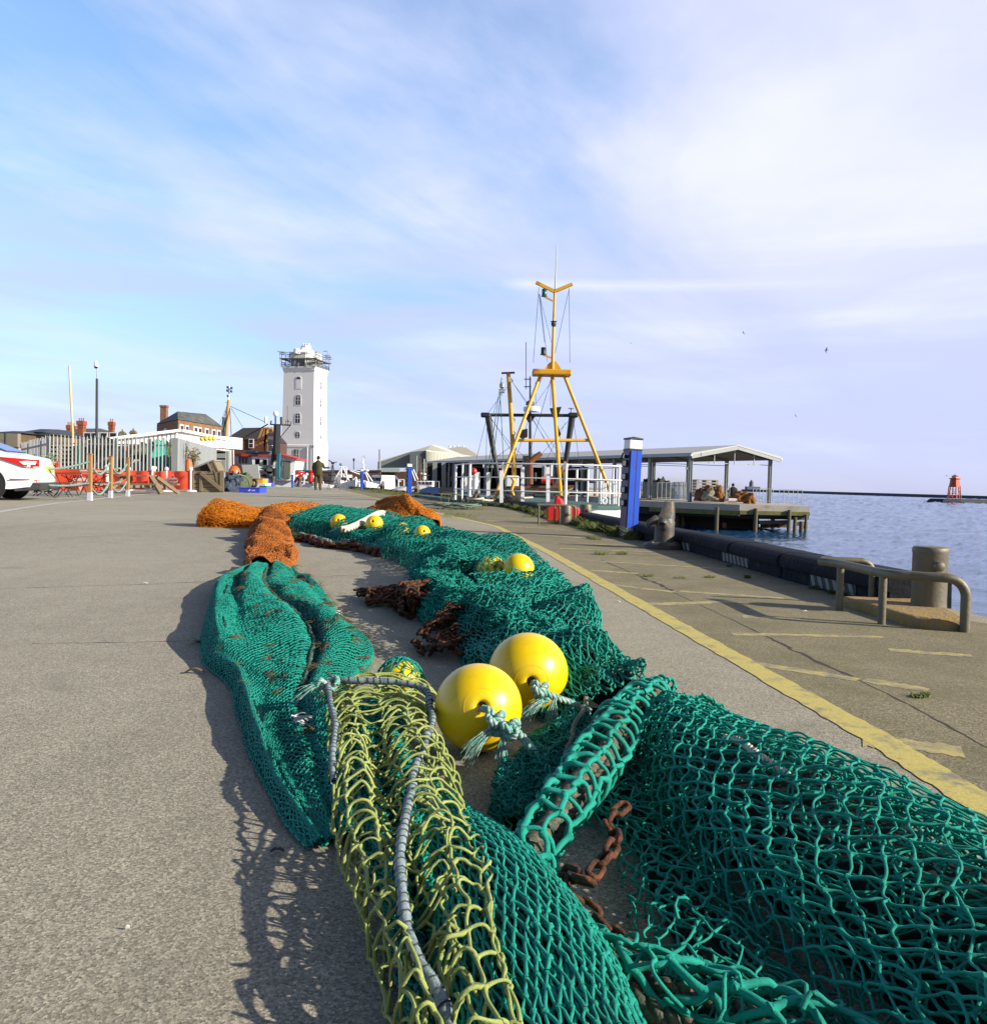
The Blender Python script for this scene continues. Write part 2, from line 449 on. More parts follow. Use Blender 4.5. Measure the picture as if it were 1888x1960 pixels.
# ------------------------------------------------------------------ cope (raised stone edge of the quay)
def lerp_path(pts, step):
    out = []
    for i in range(len(pts) - 1):
        a, b = Vector(pts[i]), Vector(pts[i + 1]); n = max(1, int((b - a).length / step))
        out += [a.lerp(b, k / n) for k in range(n)]
    return out + [Vector(pts[-1])]
cp = lerp_path([(x, y, 0) for x, y in COPE], 1.25)
CH = .165
prof = [(0.0, 0.0), (0.0, .075), (-.022, .08), (-.026, CH - .055), (-.016, CH - .025), (.008, CH - .008), (.045, CH), (.28, CH - .012), (.31, CH - .03), (.315, -.1)]
t = thing('cope_wall', (1.8, 5, 0), 'low dark stone cope running along the edge of the quay above the water', 'wall')
mb = MB()
for i in range(len(cp) - 1):
    a, b_ = cp[i], cp[i + 1]
    d = (b_ - a).normalized(); n = Vector((d.y, -d.x, 0))
    g = .006; ja = Vector((rnd.uniform(-.004, .004), 0, rnd.uniform(-.004, .004)))
    far = a.y > 16
    rings = []
    for q in ((a + d * g), (a + d * g * 4), (b_ - d * g * 4), (b_ - d * g)):
        sh = .012 if (q - a).length < g * 2 or (b_ - q).length < g * 2 else 0
        rings.append([q + n * (px + sh) + Vector((0, 0, max(pz - sh * (pz > .09), -.1))) + ja for px, pz in prof])
    mb.loft(rings)
mb.build('stone_block', m_cope, t, smooth=30)
# black and white warning bars on the lower face
m_wbar = worn_paint('white_warning_paint', (.24, .235, .215, 1), .40)  # white dimmed to put the shade on this face into the paint
m_bbar = M('black_warning_paint', (.012, .012, .013, 1), .6)
def hazard(y0, y1, name):
    x_at = lambda y: float(np.interp(y, [c[1] for c in COPE], [c[0] for c in COPE]))
    mbk, mw = MB(), MB(); n = int((y1 - y0) / .085)
    A = Vector((x_at(y0) - .0035, y0, 0)); B = Vector((x_at(y1) - .0035, y1, 0))
    mbk.prism([A + Vector((0, 0, .008)), B + Vector((0, 0, .008)), B + Vector((0, 0, .073)), A + Vector((0, 0, .073))], (.003, 0, 0))
    for k in range(n):
        s0 = (k + .1) / n; s1 = (k + .58) / n; sl = .4 / n
        q = lambda s, z: A.lerp(B, min(max(s, 0), 1)) + Vector((-.0025, 0, z))
        mw.prism([q(s0, .009), q(s1, .009), q(s1 + sl, .072), q(s0 + sl, .072)], (.002, 0, 0))
    mbk.build('warning_panel', m_bbar, t); mw.build('warning_stripe', m_wbar, t)
hazard(4.45, 4.98, 'a'); hazard(6.0, 6.6, 'b'); hazard(7.5, 7.75, 'c')
# ================================================================== NETS
def vnoise(u, v, seed):
    T = np.random.RandomState(seed).rand(64, 64) * 2 - 1
    iu = np.floor(u).astype(int); iv = np.floor(v).astype(int); fu = u - iu; fv = v - iv
    fu = fu * fu * (3 - 2 * fu); fv = fv * fv * (3 - 2 * fv)
    g = lambda a, b: T[a % 64, b % 64]
    return (g(iu, iv) * (1 - fu) + g(iu + 1, iv) * fu) * (1 - fv) + (g(iu, iv + 1) * (1 - fu) + g(iu + 1, iv + 1) * fu) * fv

def catmull(P, n=240):
    P = np.array(P, float); m = len(P)
    Q = np.vstack([2 * P[0] - P[1], P, 2 * P[-1] - P[-2]])
    t = np.linspace(0, m - 1 - 1e-6, n); i = t.astype(int); f = (t - i)[:, None]
    a, b, c, d = Q[i], Q[i + 1], Q[i + 2], Q[i + 3]
    return .5 * (2 * b + (c - a) * f + (2 * a - 5 * b + 4 * c - d) * f ** 2 + (3 * b - a - 3 * c + d) * f ** 3)

class Mound:
    """a heap of netting lying on the ground: spine control points (x, y, half width, height)"""
    def __init__(s, ctrl, seed, folds=(), wrap=1.06, flatp=.8, z0=.004):
        D = catmull(ctrl); s.D = D
        seg = np.hypot(np.diff(D[:, 0]), np.diff(D[:, 1])); s.S = np.concatenate([[0], np.cumsum(seg)]); s.L = s.S[-1]
        T = np.gradient(D[:, :2], axis=0); T /= np.linalg.norm(T, axis=1)[:, None]
        s.N = np.stack([T[:, 1], -T[:, 0]], 1)
        s.seed, s.folds, s.wrap, s.p, s.z0 = seed, folds, wrap, flatp, z0
    def __call__(s, u, v, k=1.0, sd=0, lift=0.0):
        q = np.clip(u, 0, 1) * s.L
        f = lambda arr: np.interp(q, s.S, arr)
        cx, cy, w, h = (f(s.D[:, i]) for i in range(4)); nx, ny = f(s.N[:, 0]), f(s.N[:, 1])
        a = (v - .5) * PI * s.wrap
        ca = np.clip(np.cos(a), 0, 1); sa = np.sin(a)
        dz = np.zeros_like(q); dx = np.zeros_like(q)
        for j, (fu, fv, amp) in enumerate(s.folds):
            dz += amp * vnoise(q * fu + 7.3 * sd + 13.1 * j + 3, v * fv + 2.1 * j + 40, s.seed + j)
            dx += .6 * amp * vnoise(q * fu + 3.7 * sd + 31.7 * j + 9, v * fv + 5.1 * j + 20, s.seed + 50 + j)
        z = h * k * ca ** s.p * (1 + 0 * dz) + dz * np.clip(ca * 1.8, .12, 1)
        o = (w * k * sa + dx * .8)
        return np.stack([cx + nx * o, cy + ny * o, np.maximum(z, s.z0 + .003 * ca) + lift], -1)

class Creased(Mound):
    """mound with two deep lengthwise creases between rounded folds"""
    def __call__(s, u, v, k=1.0, sd=0, lift=0.0):
        P = Mound.__call__(s, u, v, k, sd, lift)
        c1 = .47 + .03 * np.sin(u * 7); c2 = .70 - .06 * u + .02 * np.sin(u * 11); c3 = .24 + .03 * np.sin(u * 5 + 1)
        d = .42 * np.exp(-((v - c1) / .032) ** 2) + .36 * np.exp(-((v - c2) / .028) ** 2) * np.clip(1.4 - u * 1.8, 0, 1) + .25 * np.exp(-((v - c3) / .05) ** 2)
        P[..., 2] = np.maximum(P[..., 2] * (1 - np.clip(d, 0, .85)), .006)
        return P

class Sleeve:
    """netting laced round a rope: 3D path and radius"""
    def __init__(s, pts, seed, r, folds=()):
        D = catmull(pts); s.D = D
        s.S = np.concatenate([[0], np.cumsum(np.linalg.norm(np.diff(D[:, :3], axis=0), axis=1))]); s.L = s.S[-1]
        T = np.gradient(D[:, :3], axis=0); T /= np.linalg.norm(T, axis=1)[:, None]
        A = np.cross(T, np.array([0, 0, 1.0])); A /= np.linalg.norm(A, axis=1)[:, None]; s.A = A; s.B = np.cross(A, T); s.r = r; s.folds = folds; s.seed = seed
    def __call__(s, u, v, k=1.0, sd=0, lift=0.0):
        q = np.clip(u, 0, 1) * s.L; f = lambda M_: np.stack([np.interp(q, s.S, M_[:, i]) for i in range(3)], -1)
        c, A, B = f(s.D), f(s.A), f(s.B)
        rr = np.full_like(q, s.r) * k if s.D.shape[1] < 4 else np.interp(q, s.S, s.D[:, 3]) * k
        for j, (fu, fv, amp) in enumerate(s.folds): rr = rr + amp * vnoise(q * fu + j * 9 + sd * 5, v * fv + 4, s.seed + j)
        g = v * 2 * PI
        P = c + A * (rr * np.cos(g))[..., None] + B * (rr * np.sin(g))[..., None]
        P[..., 2] = np.maximum(P[..., 2], .005)
        return P

def tubes(P, R, n=5):
    """P (M,K,3) centre lines, R (M,K) radii -> verts, quads"""
    Mn, K, _ = P.shape
    T = np.gradient(P, axis=1); T /= np.maximum(np.linalg.norm(T, axis=2, keepdims=True), 1e-9)
    ref = np.zeros_like(T); st = np.abs(T[:, :1, 2:3]) > .85
    ref[..., 2] = 1; ref = np.where(np.broadcast_to(st, T.shape), np.array([1.0, .3, 0]), ref)
    A = np.cross(T, ref); A /= np.maximum(np.linalg.norm(A, axis=2, keepdims=True), 1e-9)
    B = np.cross(T, A)
    g = np.arange(n) * 2 * PI / n
    V = P[:, :, None, :] + R[:, :, None, None] * (np.cos(g)[:, None] * A[:, :, None, :] + np.sin(g)[:, None] * B[:, :, None, :])
    idx = np.arange(Mn * K * n).reshape(Mn, K, n)
    a = idx[:, :-1, :]; b = np.roll(a, -1, axis=2); c = idx[:, 1:, :]; d = np.roll(c, -1, axis=2)
    return V.reshape(-1, 3), np.stack([a, b, d, c], -1).reshape(-1, 4)
def merge(parts):
    V = []; Q = []; o = 0
    for v, q in parts: V.append(v); Q.append(q + o); o += len(v)
    return np.vstack(V), np.vstack(Q)

def netting(S, nu, nv, r, seed, slack=.2, K=4, n=5, jit=.12, knot=.8, kind='diamond', k=1.0, sd=0, v0=0.0, v1=1.0, u0=0.0, u1=1.0, hole=0.0, loop=0.0, lift=0.0, wrapv=False, upow=1.0):
    rs = np.random.RandomState(seed)
    NU, NV = nu + 1, nv + 1
    ju = rs.randn(NU, NV) * jit; jv = rs.randn(NU, NV) * jit
    if wrapv: ju[:, -1] = ju[:, 0]; jv[:, -1] = jv[:, 0]
    t = np.linspace(0, 1, K + 1)
    I, J = np.meshgrid(np.arange(nu), np.arange(nv), indexing='ij')
    bars = []
    if kind == 'diamond':
        odd = I % 2
        for dj in (0, 1):
            j2 = np.where(odd == 0, J - dj, J + dj)
            if wrapv: j2m = j2 % nv
            else: j2m = np.clip(j2, 0, nv)
            a_u = I + ju[I, J]; a_v = J + .5 * odd + jv[I, J]
            b_u = I + 1 + ju[I + 1, j2m]; b_v = j2 + .5 * (1 - odd) + jv[I + 1, j2m]
            ok = np.ones_like(I, bool) if wrapv else (j2 >= 0) & (j2 <= nv)
            bars.append(np.stack([a_u, a_v, b_u, b_v], -1)[ok])
        long_ = None
    else:   # square hung: bars along and across
        I2, J2 = np.meshgrid(np.arange(nu), np.arange(nv + 1), indexing='ij')
        bars.append(np.stack([I2 + ju[I2, J2], J2 + jv[I2, J2], I2 + 1 + ju[I2 + 1, J2], J2 + jv[I2 + 1, J2]], -1).reshape(-1, 4)); n_long = len(bars[0])
        I3, J3 = np.meshgrid(np.arange(nu + 1), np.arange(nv), indexing='ij')
        bars.append(np.stack([I3 + ju[I3, J3], J3 + jv[I3, J3], I3 + ju[I3, J3 + 1], J3 + 1 + jv[I3, J3 + 1]], -1).reshape(-1, 4))
    Bn = np.vstack(bars)
    is_cross = np.zeros(len(Bn), bool)
    if kind != 'diamond': is_cross[n_long:] = True
    if hole > 0:
        keep = vnoise(Bn[:, 0] * .22 + 5, Bn[:, 1] * .3 + 9, seed + 5) > -1 + hole
        Bn = Bn[keep]; is_cross = is_cross[keep]
    U = (Bn[:, 0:1] * (1 - t) + Bn[:, 2:3] * t) / nu; Vv = (Bn[:, 1:2] * (1 - t) + Bn[:, 3:4] * t) / (nv + (0.0 if (wrapv or kind != 'diamond') else .5))
    U = u0 + (u1 - u0) * np.clip(U, 0, None) ** upow; Vv = v0 + (v1 - v0) * Vv
    P = S(U, Vv if wrapv else np.clip(Vv, 0, 1), k, sd, lift)
    d = P[:, -1] - P[:, 0]; ln = np.linalg.norm(d, axis=1)
    m = len(P)
    amp = slack * np.minimum(ln, np.median(ln) * 2)
    s1 = np.sin(PI * t)[None, :, None]; s2 = np.sin(2 * PI * t)[None, :, None]
    o1 = rs.randn(m, 1, 3) * amp[:, None, None]; o1[..., 2] = np.abs(o1[..., 2]) * .8
    o2 = rs.randn(m, 1, 3) * amp[:, None, None] * .55; o2[..., 2] *= .5
    P = P + s1 * o1 + s2 * o2
    if loop > 0:
        L = loop * (.15 + rs.rand(m) ** 1.3) * (1.15 - .6 * Bn[:, 0] / nu) * np.median(ln) * is_cross
        side = np.where(rs.rand(m) < .85, 1.0, -1.0)
        dirv = np.stack([rs.randn(m) * .3, side * (.5 + .5 * rs.rand(m)), .15 + .4 * rs.rand(m)], -1)
        bow = np.sqrt(np.clip(np.sin(PI * t), 0, 1))
        P = P + bow[None, :, None] * (dirv * L[:, None])[:, None, :]
    P[..., 2] = np.maximum(P[..., 2], r)
    prof = 1 + knot * (np.exp(-(t / .09) ** 2) + np.exp(-((1 - t) / .09) ** 2)) if K >= 4 else np.ones(K + 1)
    R = r * prof[None, :] * (1 + .1 * rs.randn(m, 1))
    return tubes(P, np.abs(R), n)

def sheet(S, nu, nv, k=1.0, sd=0, v0=0.0, v1=1.0):
    u, v = np.meshgrid(np.linspace(0, 1, nu + 1), np.linspace(v0, v1, nv + 1), indexing='ij')
    V = S(u, v, k, sd); idx = np.arange((nu + 1) * (nv + 1)).reshape(nu + 1, nv + 1)
    return V.reshape(-1, 3), np.stack([idx[:-1, :-1], idx[:-1, 1:], idx[1:, 1:], idx[1:, :-1]], -1).reshape(-1, 4)

def rope_strands(pts, r, pitch, seed=0, nstr=3, n=6, step=None, wob=0.0, taper=False):
    D = catmull(pts, max(24, int(40 * len(pts))))
    seg = np.concatenate([[0], np.cumsum(np.linalg.norm(np.diff(D, axis=0), axis=1))]); L = seg[-1]
    m = max(12, int(L / (step or pitch / 7))); q = np.linspace(0, L, m)
    C = np.stack([np.interp(q, seg, D[:, i]) for i in range(3)], -1)
    if wob:
        C = C + np.stack([vnoise(q * 9 + 3, q * 0 + i, seed + i) for i in range(3)], -1) * wob
    T = np.gradient(C, axis=0); T /= np.linalg.norm(T, axis=1)[:, None]
    ref = np.array([.05, .02, 1.0]); A = np.cross(T, ref); A /= np.maximum(np.linalg.norm(A, axis=1)[:, None], 1e-6); B = np.cross(T, A)
    out = []
    for s in range(nstr):
        g = q / pitch * 2 * PI + 2 * PI * s / nstr
        P = C + (A * np.cos(g)[:, None] + B * np.sin(g)[:, None]) * r * .52
        out.append(tubes(P[None], np.full((1, m), r * .56), n))
    return out
def fray(c, d, n, L, r, seed, spread=.5):
    rs = np.random.RandomState(seed); t = np.linspace(0, 1, 6)[None, :, None]
    d = np.array(d, float); d /= np.linalg.norm(d)
    D = d + rs.randn(n, 3) * spread; D /= np.linalg.norm(D, axis=1)[:, None]
    ln = L * (.5 + .6 * rs.rand(n, 1, 1))
    P = np.array(c)[None, None] + rs.randn(n, 1, 3) * r * 2 + (d * .6 + D[:, None, :] * .6) * t * ln + np.array([0, 0, -1.0]) * t ** 2 * ln * .45
    P[..., 2] = np.maximum(P[..., 2], .004)
    return tubes(P, np.full((n, 6), r) * np.linspace(1, .4, 6)[None], 4)

def twine(name, a, b_, rough=.72, dirt=(.05, .045, .03, 1), dfac=.35, fib=700.0):
    m, nt, N, b = node_mat(name)
    p = position(nt)
    c = mixc(nt, noise(nt, p, 22, 4, .6), a, b_)
    c = mixc(nt, noise(nt, p, 3.5, 3), c, sc4(a, .8))
    c = mixc(nt, ramp(nt, noise(nt, p, 7, 7, .7), [(.52, 0.0), (.75, dfac)]), c, dirt)
    c = mixc(nt, .5, c, ramp(nt, noise(nt, p, fib, 2, .6), [(.3, .6), (.7, 1.4)]), 'MULTIPLY')
    nt.links.new(c, b.inputs['Base Color']); b.inputs['Roughness'].default_value = rough
    b.inputs['Specular IOR Level'].default_value = .3
    bump(nt, b, noise(nt, p, fib, 3, .7), .9, .002)
    return m
m_teal = twine('teal_twine', (.003, .27, .19, 1), (.024, .52, .40, 1), dfac=.25)
m_teal_fine = twine('fine_teal_twine', (.003, .225, .165, 1), (.018, .40, .305, 1), dfac=.35, fib=350)
m_teal_core = twine('shade_dark_teal_core', (.001, .009, .007, 1), (.002, .02, .016, 1), .9, fib=160)  # near-black: the shade inside the heaps is put into this colour
m_lime = twine('lime_twine', (.32, .39, .095, 1), (.50, .55, .21, 1), dfac=.28, dirt=(.10, .12, .05, 1))
m_orange = twine('orange_twine', (.56, .165, .004, 1), (.72, .26, .010, 1), dfac=.25, dirt=(.2, .07, .01, 1), fib=300)
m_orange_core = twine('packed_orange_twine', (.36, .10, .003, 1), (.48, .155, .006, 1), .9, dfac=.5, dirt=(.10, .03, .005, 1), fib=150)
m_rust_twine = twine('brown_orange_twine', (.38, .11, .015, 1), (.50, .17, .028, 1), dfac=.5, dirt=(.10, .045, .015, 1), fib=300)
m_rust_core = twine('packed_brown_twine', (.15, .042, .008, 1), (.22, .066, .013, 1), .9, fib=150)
def striped_rope(name, cols, scale=60):
    m, nt, N, b = node_mat(name)
    p = position(nt); f = noise(nt, p, scale, 5, .7, dist=1.0)
    c = ramp(nt, f, [(.25 + .5 * i / (len(cols) - 1), cc) for i, cc in enumerate(cols)])
    nt.links.new(c, b.inputs['Base Color']); b.inputs['Roughness'].default_value = .75
    bump(nt, b, noise(nt, p, 420, 3), .5, .002)
    return m
m_rope_tw = striped_rope('teal_white_rope', [(.03, .22, .18, 1), (.40, .46, .40, 1), (.05, .30, .25, 1), (.50, .52, .46, 1), (.35, .10, .06, 1)])
m_rope_blue = striped_rope('blue_white_rope', [(.04, .04, .035, 1), (.15, .21, .235, 1), (.25, .30, .31, 1), (.07, .13, .15, 1), (.32, .32, .29, 1)], 40)
m_rope_grey = striped_rope('grey_green_rope', [(.05, .05, .04, 1), (.20, .20, .15, 1), (.05, .14, .10, 1), (.38, .36, .29, 1), (.12, .11, .08, 1)], 130)
m_rope_cream = striped_rope('cream_rope', [(.35, .30, .22, 1), (.55, .5, .38, 1), (.62, .58, .48, 1), (.4, .35, .26, 1)], 40)
m_rope_pink = striped_rope('pink_teal_rope', [(.10, .16, .13, 1), (.30, .22, .17, 1), (.06, .15, .12, 1), (.34, .30, .25, 1), (.15, .10, .08, 1)], 55)
m_rope_multi = striped_rope('mixed_rope', [(.012, .011, .007, 1), (.07, .06, .035, 1), (.018, .045, .024, 1), (.14, .115, .075, 1), (.12, .022, .012, 1), (.03, .026, .016, 1)], 75)
m_cord = M('black_green_cord', (.025, .035, .028, 1), .8, var=.6, vs=60)

CR = lambda pts: [tuple(p) for p in pts]
def net_part(name, parts, mat, parent):
    V, Q = merge(parts); return np_object(name, V, Q, mat, parent)

# ---------------------------------------------------------------- A  near heap of coarse teal netting
ctrlA = [(.375, 1.89, .03, .05), (.39, 1.78, .075, .112), (.42, 1.62, .142, .142), (.455, 1.42, .185, .152), (.50, 1.20, .205, .155), (.555, 1.0, .215, .148), (.62, .78, .23, .14), (.70, .5, .24, .13)]
SA = Mound(ctrlA, 11, folds=[(1.3, 4.5, .030), (5, 4, .012)], flatp=.75)
t = thing('trawl_net', (.45, 1.4, 0), 'near heap of coarse knotted teal netting with big diamond meshes and a black shadowed flank', 'fishing net', 'trawl nets laid out along the quay')
net_part('outer_netting', [netting(SA, 50, 15, .0017, 1, slack=.075, K=8, n=6, jit=.08, knot=1.4, k=1.0)], m_teal, t)
net_part('inner_netting', [netting(SA, 52, 15, .0016, 2, slack=.14, K=6, n=5, jit=.2, k=.90, sd=0), netting(SA, 50, 14, .0016, 3, slack=.16, K=6, n=5, jit=.25, k=.81, sd=0), netting(SA, 48, 13, .0016, 5, slack=.16, K=6, n=5, jit=.25, k=.73, sd=1)], m_teal, t)
net_part('core_sheet', [sheet(SA, 120, 50, k=.66, sd=2)], m_teal_core, t)
# the gathered upper end: many small bunched meshes
ctrlA2 = [(.375, 1.97, .035, .06), (.39, 1.86, .06, .10), (.41, 1.72, .095, .14)]
SA2 = Mound(ctrlA2, 17, folds=[(9, 6, .02), (20, 14, .008)])
net_part('gathered_end', [netting(SA2, 24, 18, .0016, 6, slack=.3, K=5, n=5, jit=.3, k=1.0), netting(SA2, 24, 16, .0016, 7, slack=.35, K=5, n=5, jit=.3, k=.85, sd=1)], m_teal, t)
net_part('buried_rope', rope_strands([(.40, 1.47, .128), (.415, 1.40, .142), (.43, 1.32, .138), (.445, 1.27, .128)], .0065, .03, 3, wob=.004), m_rope_cream, t)
# B  thin single layer lying on the ground in front of the heap
ctrlB = [(.225, 1.80, .05, .04), (.215, 1.62, .085, .055), (.225, 1.42, .09, .05), (.258, 1.28, .07, .045), (.262, 1.13, .075, .04), (.275, .98, .085, .035), (.30, .8, .09, .03), (.33, .6, .09, .03)]
SB = Mound(ctrlB, 23, folds=[(6, 4, .012)], flatp=.6)
net_part('skirt_netting', [netting(SB, 44, 7, .0015, 8, slack=.12, K=5, n=5, jit=.16), netting(SB, 44, 7, .0015, 9, slack=.2, K=5, n=5, jit=.25, k=.7, sd=2)], m_teal, t)
net_part('core_sheet', [sheet(SB, 80, 24, k=.45, sd=2)], m_teal_core, t)  # dark sheet added for the black shade beside the heap

# ---------------------------------------------------------------- C  thick twine laced round the footrope
Cp = [G(1268, 1318, .10), G(1222, 1350, .10), G(1172, 1412, .095), G(1126, 1475, .09), G(1086, 1530, .082), G(1050, 1580, .072), G(1018, 1628, .058), G(1028, 1678, .04)]
Cp = [(p.x, p.y, p.z, r) for p, r in zip(Cp, [.026, .038, .040, .040, .038, .036, .032, .026])]
SCv = Sleeve(Cp, 31, .045, folds=[(9, 3, .006)])
t = thing('laced_footrope', (.15, 1.65, 0), 'thick bright teal twine laced like a ladder round a mottled footrope beside the yellow floats', 'rope')
net_part('lacing', [netting(SCv, 20, 6, .0043, 12, slack=.07, K=8, n=6, jit=.09, knot=.8, kind='square', loop=.22)], m_teal, t)
core = [(p[0], p[1], p[2]) for p in Cp]
net_part('rope_core', rope_strands(core, .017, .06, 4, wob=.006) + rope_strands([(x + .014, y - .012, max(z - .012, .014)) for x, y, z in core], .012, .05, 5, wob=.008), m_rope_multi, t)
C3 = [G(px, py, .026) for px, py in ((1030, 1690), (1062, 1735), (1118, 1795), (1195, 1850), (1285, 1890), (1380, 1915), (1470, 1950), (1600, 1990), (1760, 2060))]
C3 = [(p.x, p.y + .0, .022, r) for p, r in zip(C3, [.022, .020, .020, .026, .030, .030, .030, .030, .030])]
S3 = Sleeve(C3, 35, .04, folds=[(8, 3, .006)])
net_part('lacing', [netting(S3, 15, 4, .0042, 15, slack=.07, K=8, n=7, jit=.08, knot=.8, wrapv=True), netting(S3, 14, 3, .0022, 16, slack=.2, K=7, n=6, jit=.2, knot=.5, wrapv=True, k=1.05)], m_teal, t)
net_part('rope_core', rope_strands([(x, y - .004, .018) for x, y, z, r in C3], .013, .055, 6, wob=.006) + rope_strands([(x - .02, y - .026, .014) for x, y, z, r in C3], .012, .05, 7, wob=.01), m_rope_multi, t)

# ---------------------------------------------------------------- D  long teal fold with tight, drawn-out meshes
ctrlD = [(-.10, 1.43, .03, .03), (-.075, 1.33, .05, .05), (-.035, 1.20, .066, .065), (.010, 1.06, .084, .074), (.040, .92, .094, .08), (.065, .78, .10, .08), (.09, .6, .11, .08)]
SD_ = Mound(ctrlD, 41, folds=[(2.2, 3, .018), (6, 6, .006)], flatp=.7, wrap=1.1)
t = thing('trawl_net', (.03, 1.15, 0), 'smooth teal fold of tight drawn-out meshes in the middle, between lime netting and laced footrope', 'fishing net', 'trawl nets laid out along the quay')
net_part('outer_netting', [netting(SD_, 32, 30, .0019, 18, slack=.035, K=7, n=6, jit=.10, knot=1.1)], m_teal, t)
net_part('inner_netting', [netting(SD_, 32, 28, .0018, 19, slack=.05, K=6, n=5, jit=.15, knot=1.0, k=.92, sd=1)], m_teal, t)
net_part('core_sheet', [sheet(SD_, 100, 40, k=.80, sd=2)], m_teal_core, t)

# ---------------------------------------------------------------- E  lime netting with big slack meshes
def edge_rows(px, z):
    g = [G(x, y, z) for x, y in px]; g.sort(key=lambda p: p.y); return [p.y for p in g], [p.x for p in g]
eL = edge_rows([(603, 1318), (628, 1400), (636, 1500), (648, 1640), (680, 1740), (710, 1850), (745, 1960), (790, 2120)], .02)
eR = edge_rows([(824, 1345), (858, 1440), (910, 1530), (940, 1640), (942, 1720), (966, 1830), (1006, 1960), (1050, 2120)], .085)
ctrlE = []
for y in (2.04, 1.9, 1.72, 1.52, 1.32, 1.14, .98, .84, .72):
    l, r_ = float(np.interp(y, *eL)), float(np.interp(y, *eR)); ctrlE.append(((l + r_) / 2, y, (r_ - l) / 2, .088 if y > 1.75 else (.105 if y > 1.0 else .095)))
class Lobed(Mound):
    def __call__(s, u, v, k=1.0, sd=0, lift=0.0):
        P = Mound.__call__(s, u, v, k, sd, lift)
        dip = np.exp(-((v - .56) / .085) ** 2) * np.clip((u - .16) / .2, 0, 1)
        P[..., 2] = np.maximum(P[..., 2] * (1 - .55 * dip), .004)
        if k > .9:      # the sheet rides over the teal fold beside it
            yy = P[..., 1]; dd = np.array(ctrlD)[::-1]
            cxd, wdd, hdd = (np.interp(yy, dd[:, 1], dd[:, i]) for i in (0, 2, 3))
            zd = hdd * np.clip(1 - ((P[..., 0] - cxd) / wdd) ** 2, 0, 1) ** .42 * (yy < 1.44)
            P[..., 2] = np.maximum(P[..., 2], np.minimum(zd + .010, .108))
        return P
SE = Lobed(ctrlE, 51, folds=[(5, 4, .012), (10, 8, .006)], flatp=.55, wrap=1.06)
t = thing('trawl_net', (-.15, 1.5, 0), 'lime green netting of big slack meshes and loops hung from a rope frame', 'fishing net', 'trawl nets laid out along the quay')
net_part('outer_netting', [netting(SE, 32, 6, .0021, 21, slack=.05, K=12, n=6, jit=.10, knot=.55, kind='square', loop=.52, upow=1.25, v0=.05, v1=.95)], m_lime, t)
net_part('inner_netting', [netting(SE, 30, 6, .0019, 22, slack=.12, K=8, n=5, jit=.25, knot=.5, kind='square', loop=.4, k=.80, sd=1)], m_lime, t)
net_part('teal_lining', [netting(SE, 110, 22, .0016, 24, slack=.25, K=4, n=4, jit=.25, knot=.5, k=.5, sd=3, u0=.05)], m_teal_fine, t)
net_part('core_sheet', [sheet(SE, 120, 40, k=.46, sd=2)], m_teal_core, t)
# rope frame: top bar, its two side ropes and the whipped centre rope in the valley between the lobes
def whipped(pts, r, pitch, seed, cord_r):
    D = catmull(pts, 200); seg = np.concatenate([[0], np.cumsum(np.linalg.norm(np.diff(D, axis=0), axis=1))]); L = seg[-1]
    m = int(L / .004); q = np.linspace(0, L, m); C = np.stack([np.interp(q, seg, D[:, i]) for i in range(3)], -1)
    C += np.stack([vnoise(q * 16, q * 0 + i, seed + i) for i in range(3)], -1) * .003
    rad = r * (1 + .22 * vnoise(q * 45, q * 0 + 3, seed + 9))
    T = np.gradient(C, axis=0); T /= np.linalg.norm(T, axis=1)[:, None]; A = np.cross(T, np.array([.1, .05, 1.0])); A /= np.linalg.norm(A, axis=1)[:, None]; B = np.cross(T, A)
    body = tubes(C[None], rad[None], 9)
    q2 = np.linspace(0, L, int(L / pitch * 10)); Cc = np.stack([np.interp(q2, q, C[:, i]) for i in range(3)], -1)
    Ai = np.stack([np.interp(q2, q, A[:, i]) for i in range(3)], -1); Bi = np.stack([np.interp(q2, q, B[:, i]) for i in range(3)], -1)
    g = q2 / pitch * 2 * PI + 2 * vnoise(q2 * 30, q2 * 0, seed + 20); ri = np.interp(q2, q, rad)
    cord = tubes((Cc + (Ai * np.cos(g)[:, None] + Bi * np.sin(g)[:, None]) * (ri + cord_r * .3)[:, None])[None], np.full((1, len(q2)), cord_r), 4)
    return body, cord
top = [G(598, 1312, .085), G(640, 1304, .10), G(700, 1303, .105), G(760, 1306, .105), G(808, 1318, .10), G(822, 1345, .09)]
rE = W(822, 1345, 2.0)
centre = [rE, W(826, 1385, 1.94), W(812, 1425, 1.86), W(795, 1470, 1.76), W(780, 1540, 1.62), W(768, 1630, 1.45), W(770, 1700, 1.33), W(785, 1790, 1.18), W(830, 1900, 1.03), W(870, 1985, .94), W(930, 2100, .84)]
centre = [G(px, py, (.092, .094, .094, .092, .090, .088, .084, .076, .068, .062, .06)[i]) for i, (px, py) in enumerate([(822, 1345), (826, 1385), (812, 1425), (795, 1470), (780, 1540), (768, 1630), (770, 1700), (785, 1790), (830, 1900), (870, 1985), (930, 2100)])]
side = [G(628, 1308, .10), G(634, 1350, .10), G(640, 1400, .095), G(636, 1450, .09), G(640, 1500, .07)]
for nm, pts, r in (('frame_rope', top, .0068), ('centre_rope', centre, .0066), ('side_rope', side, .0062)):
    body, cord = whipped([tuple(p) for p in pts], r, .019, 61 + len(pts), .0011)
    o = np_object(nm, *body, m_rope_blue, t); np_object('whipping_cord', *cord, m_cord, o)
kn = G(625, 1310, .10)
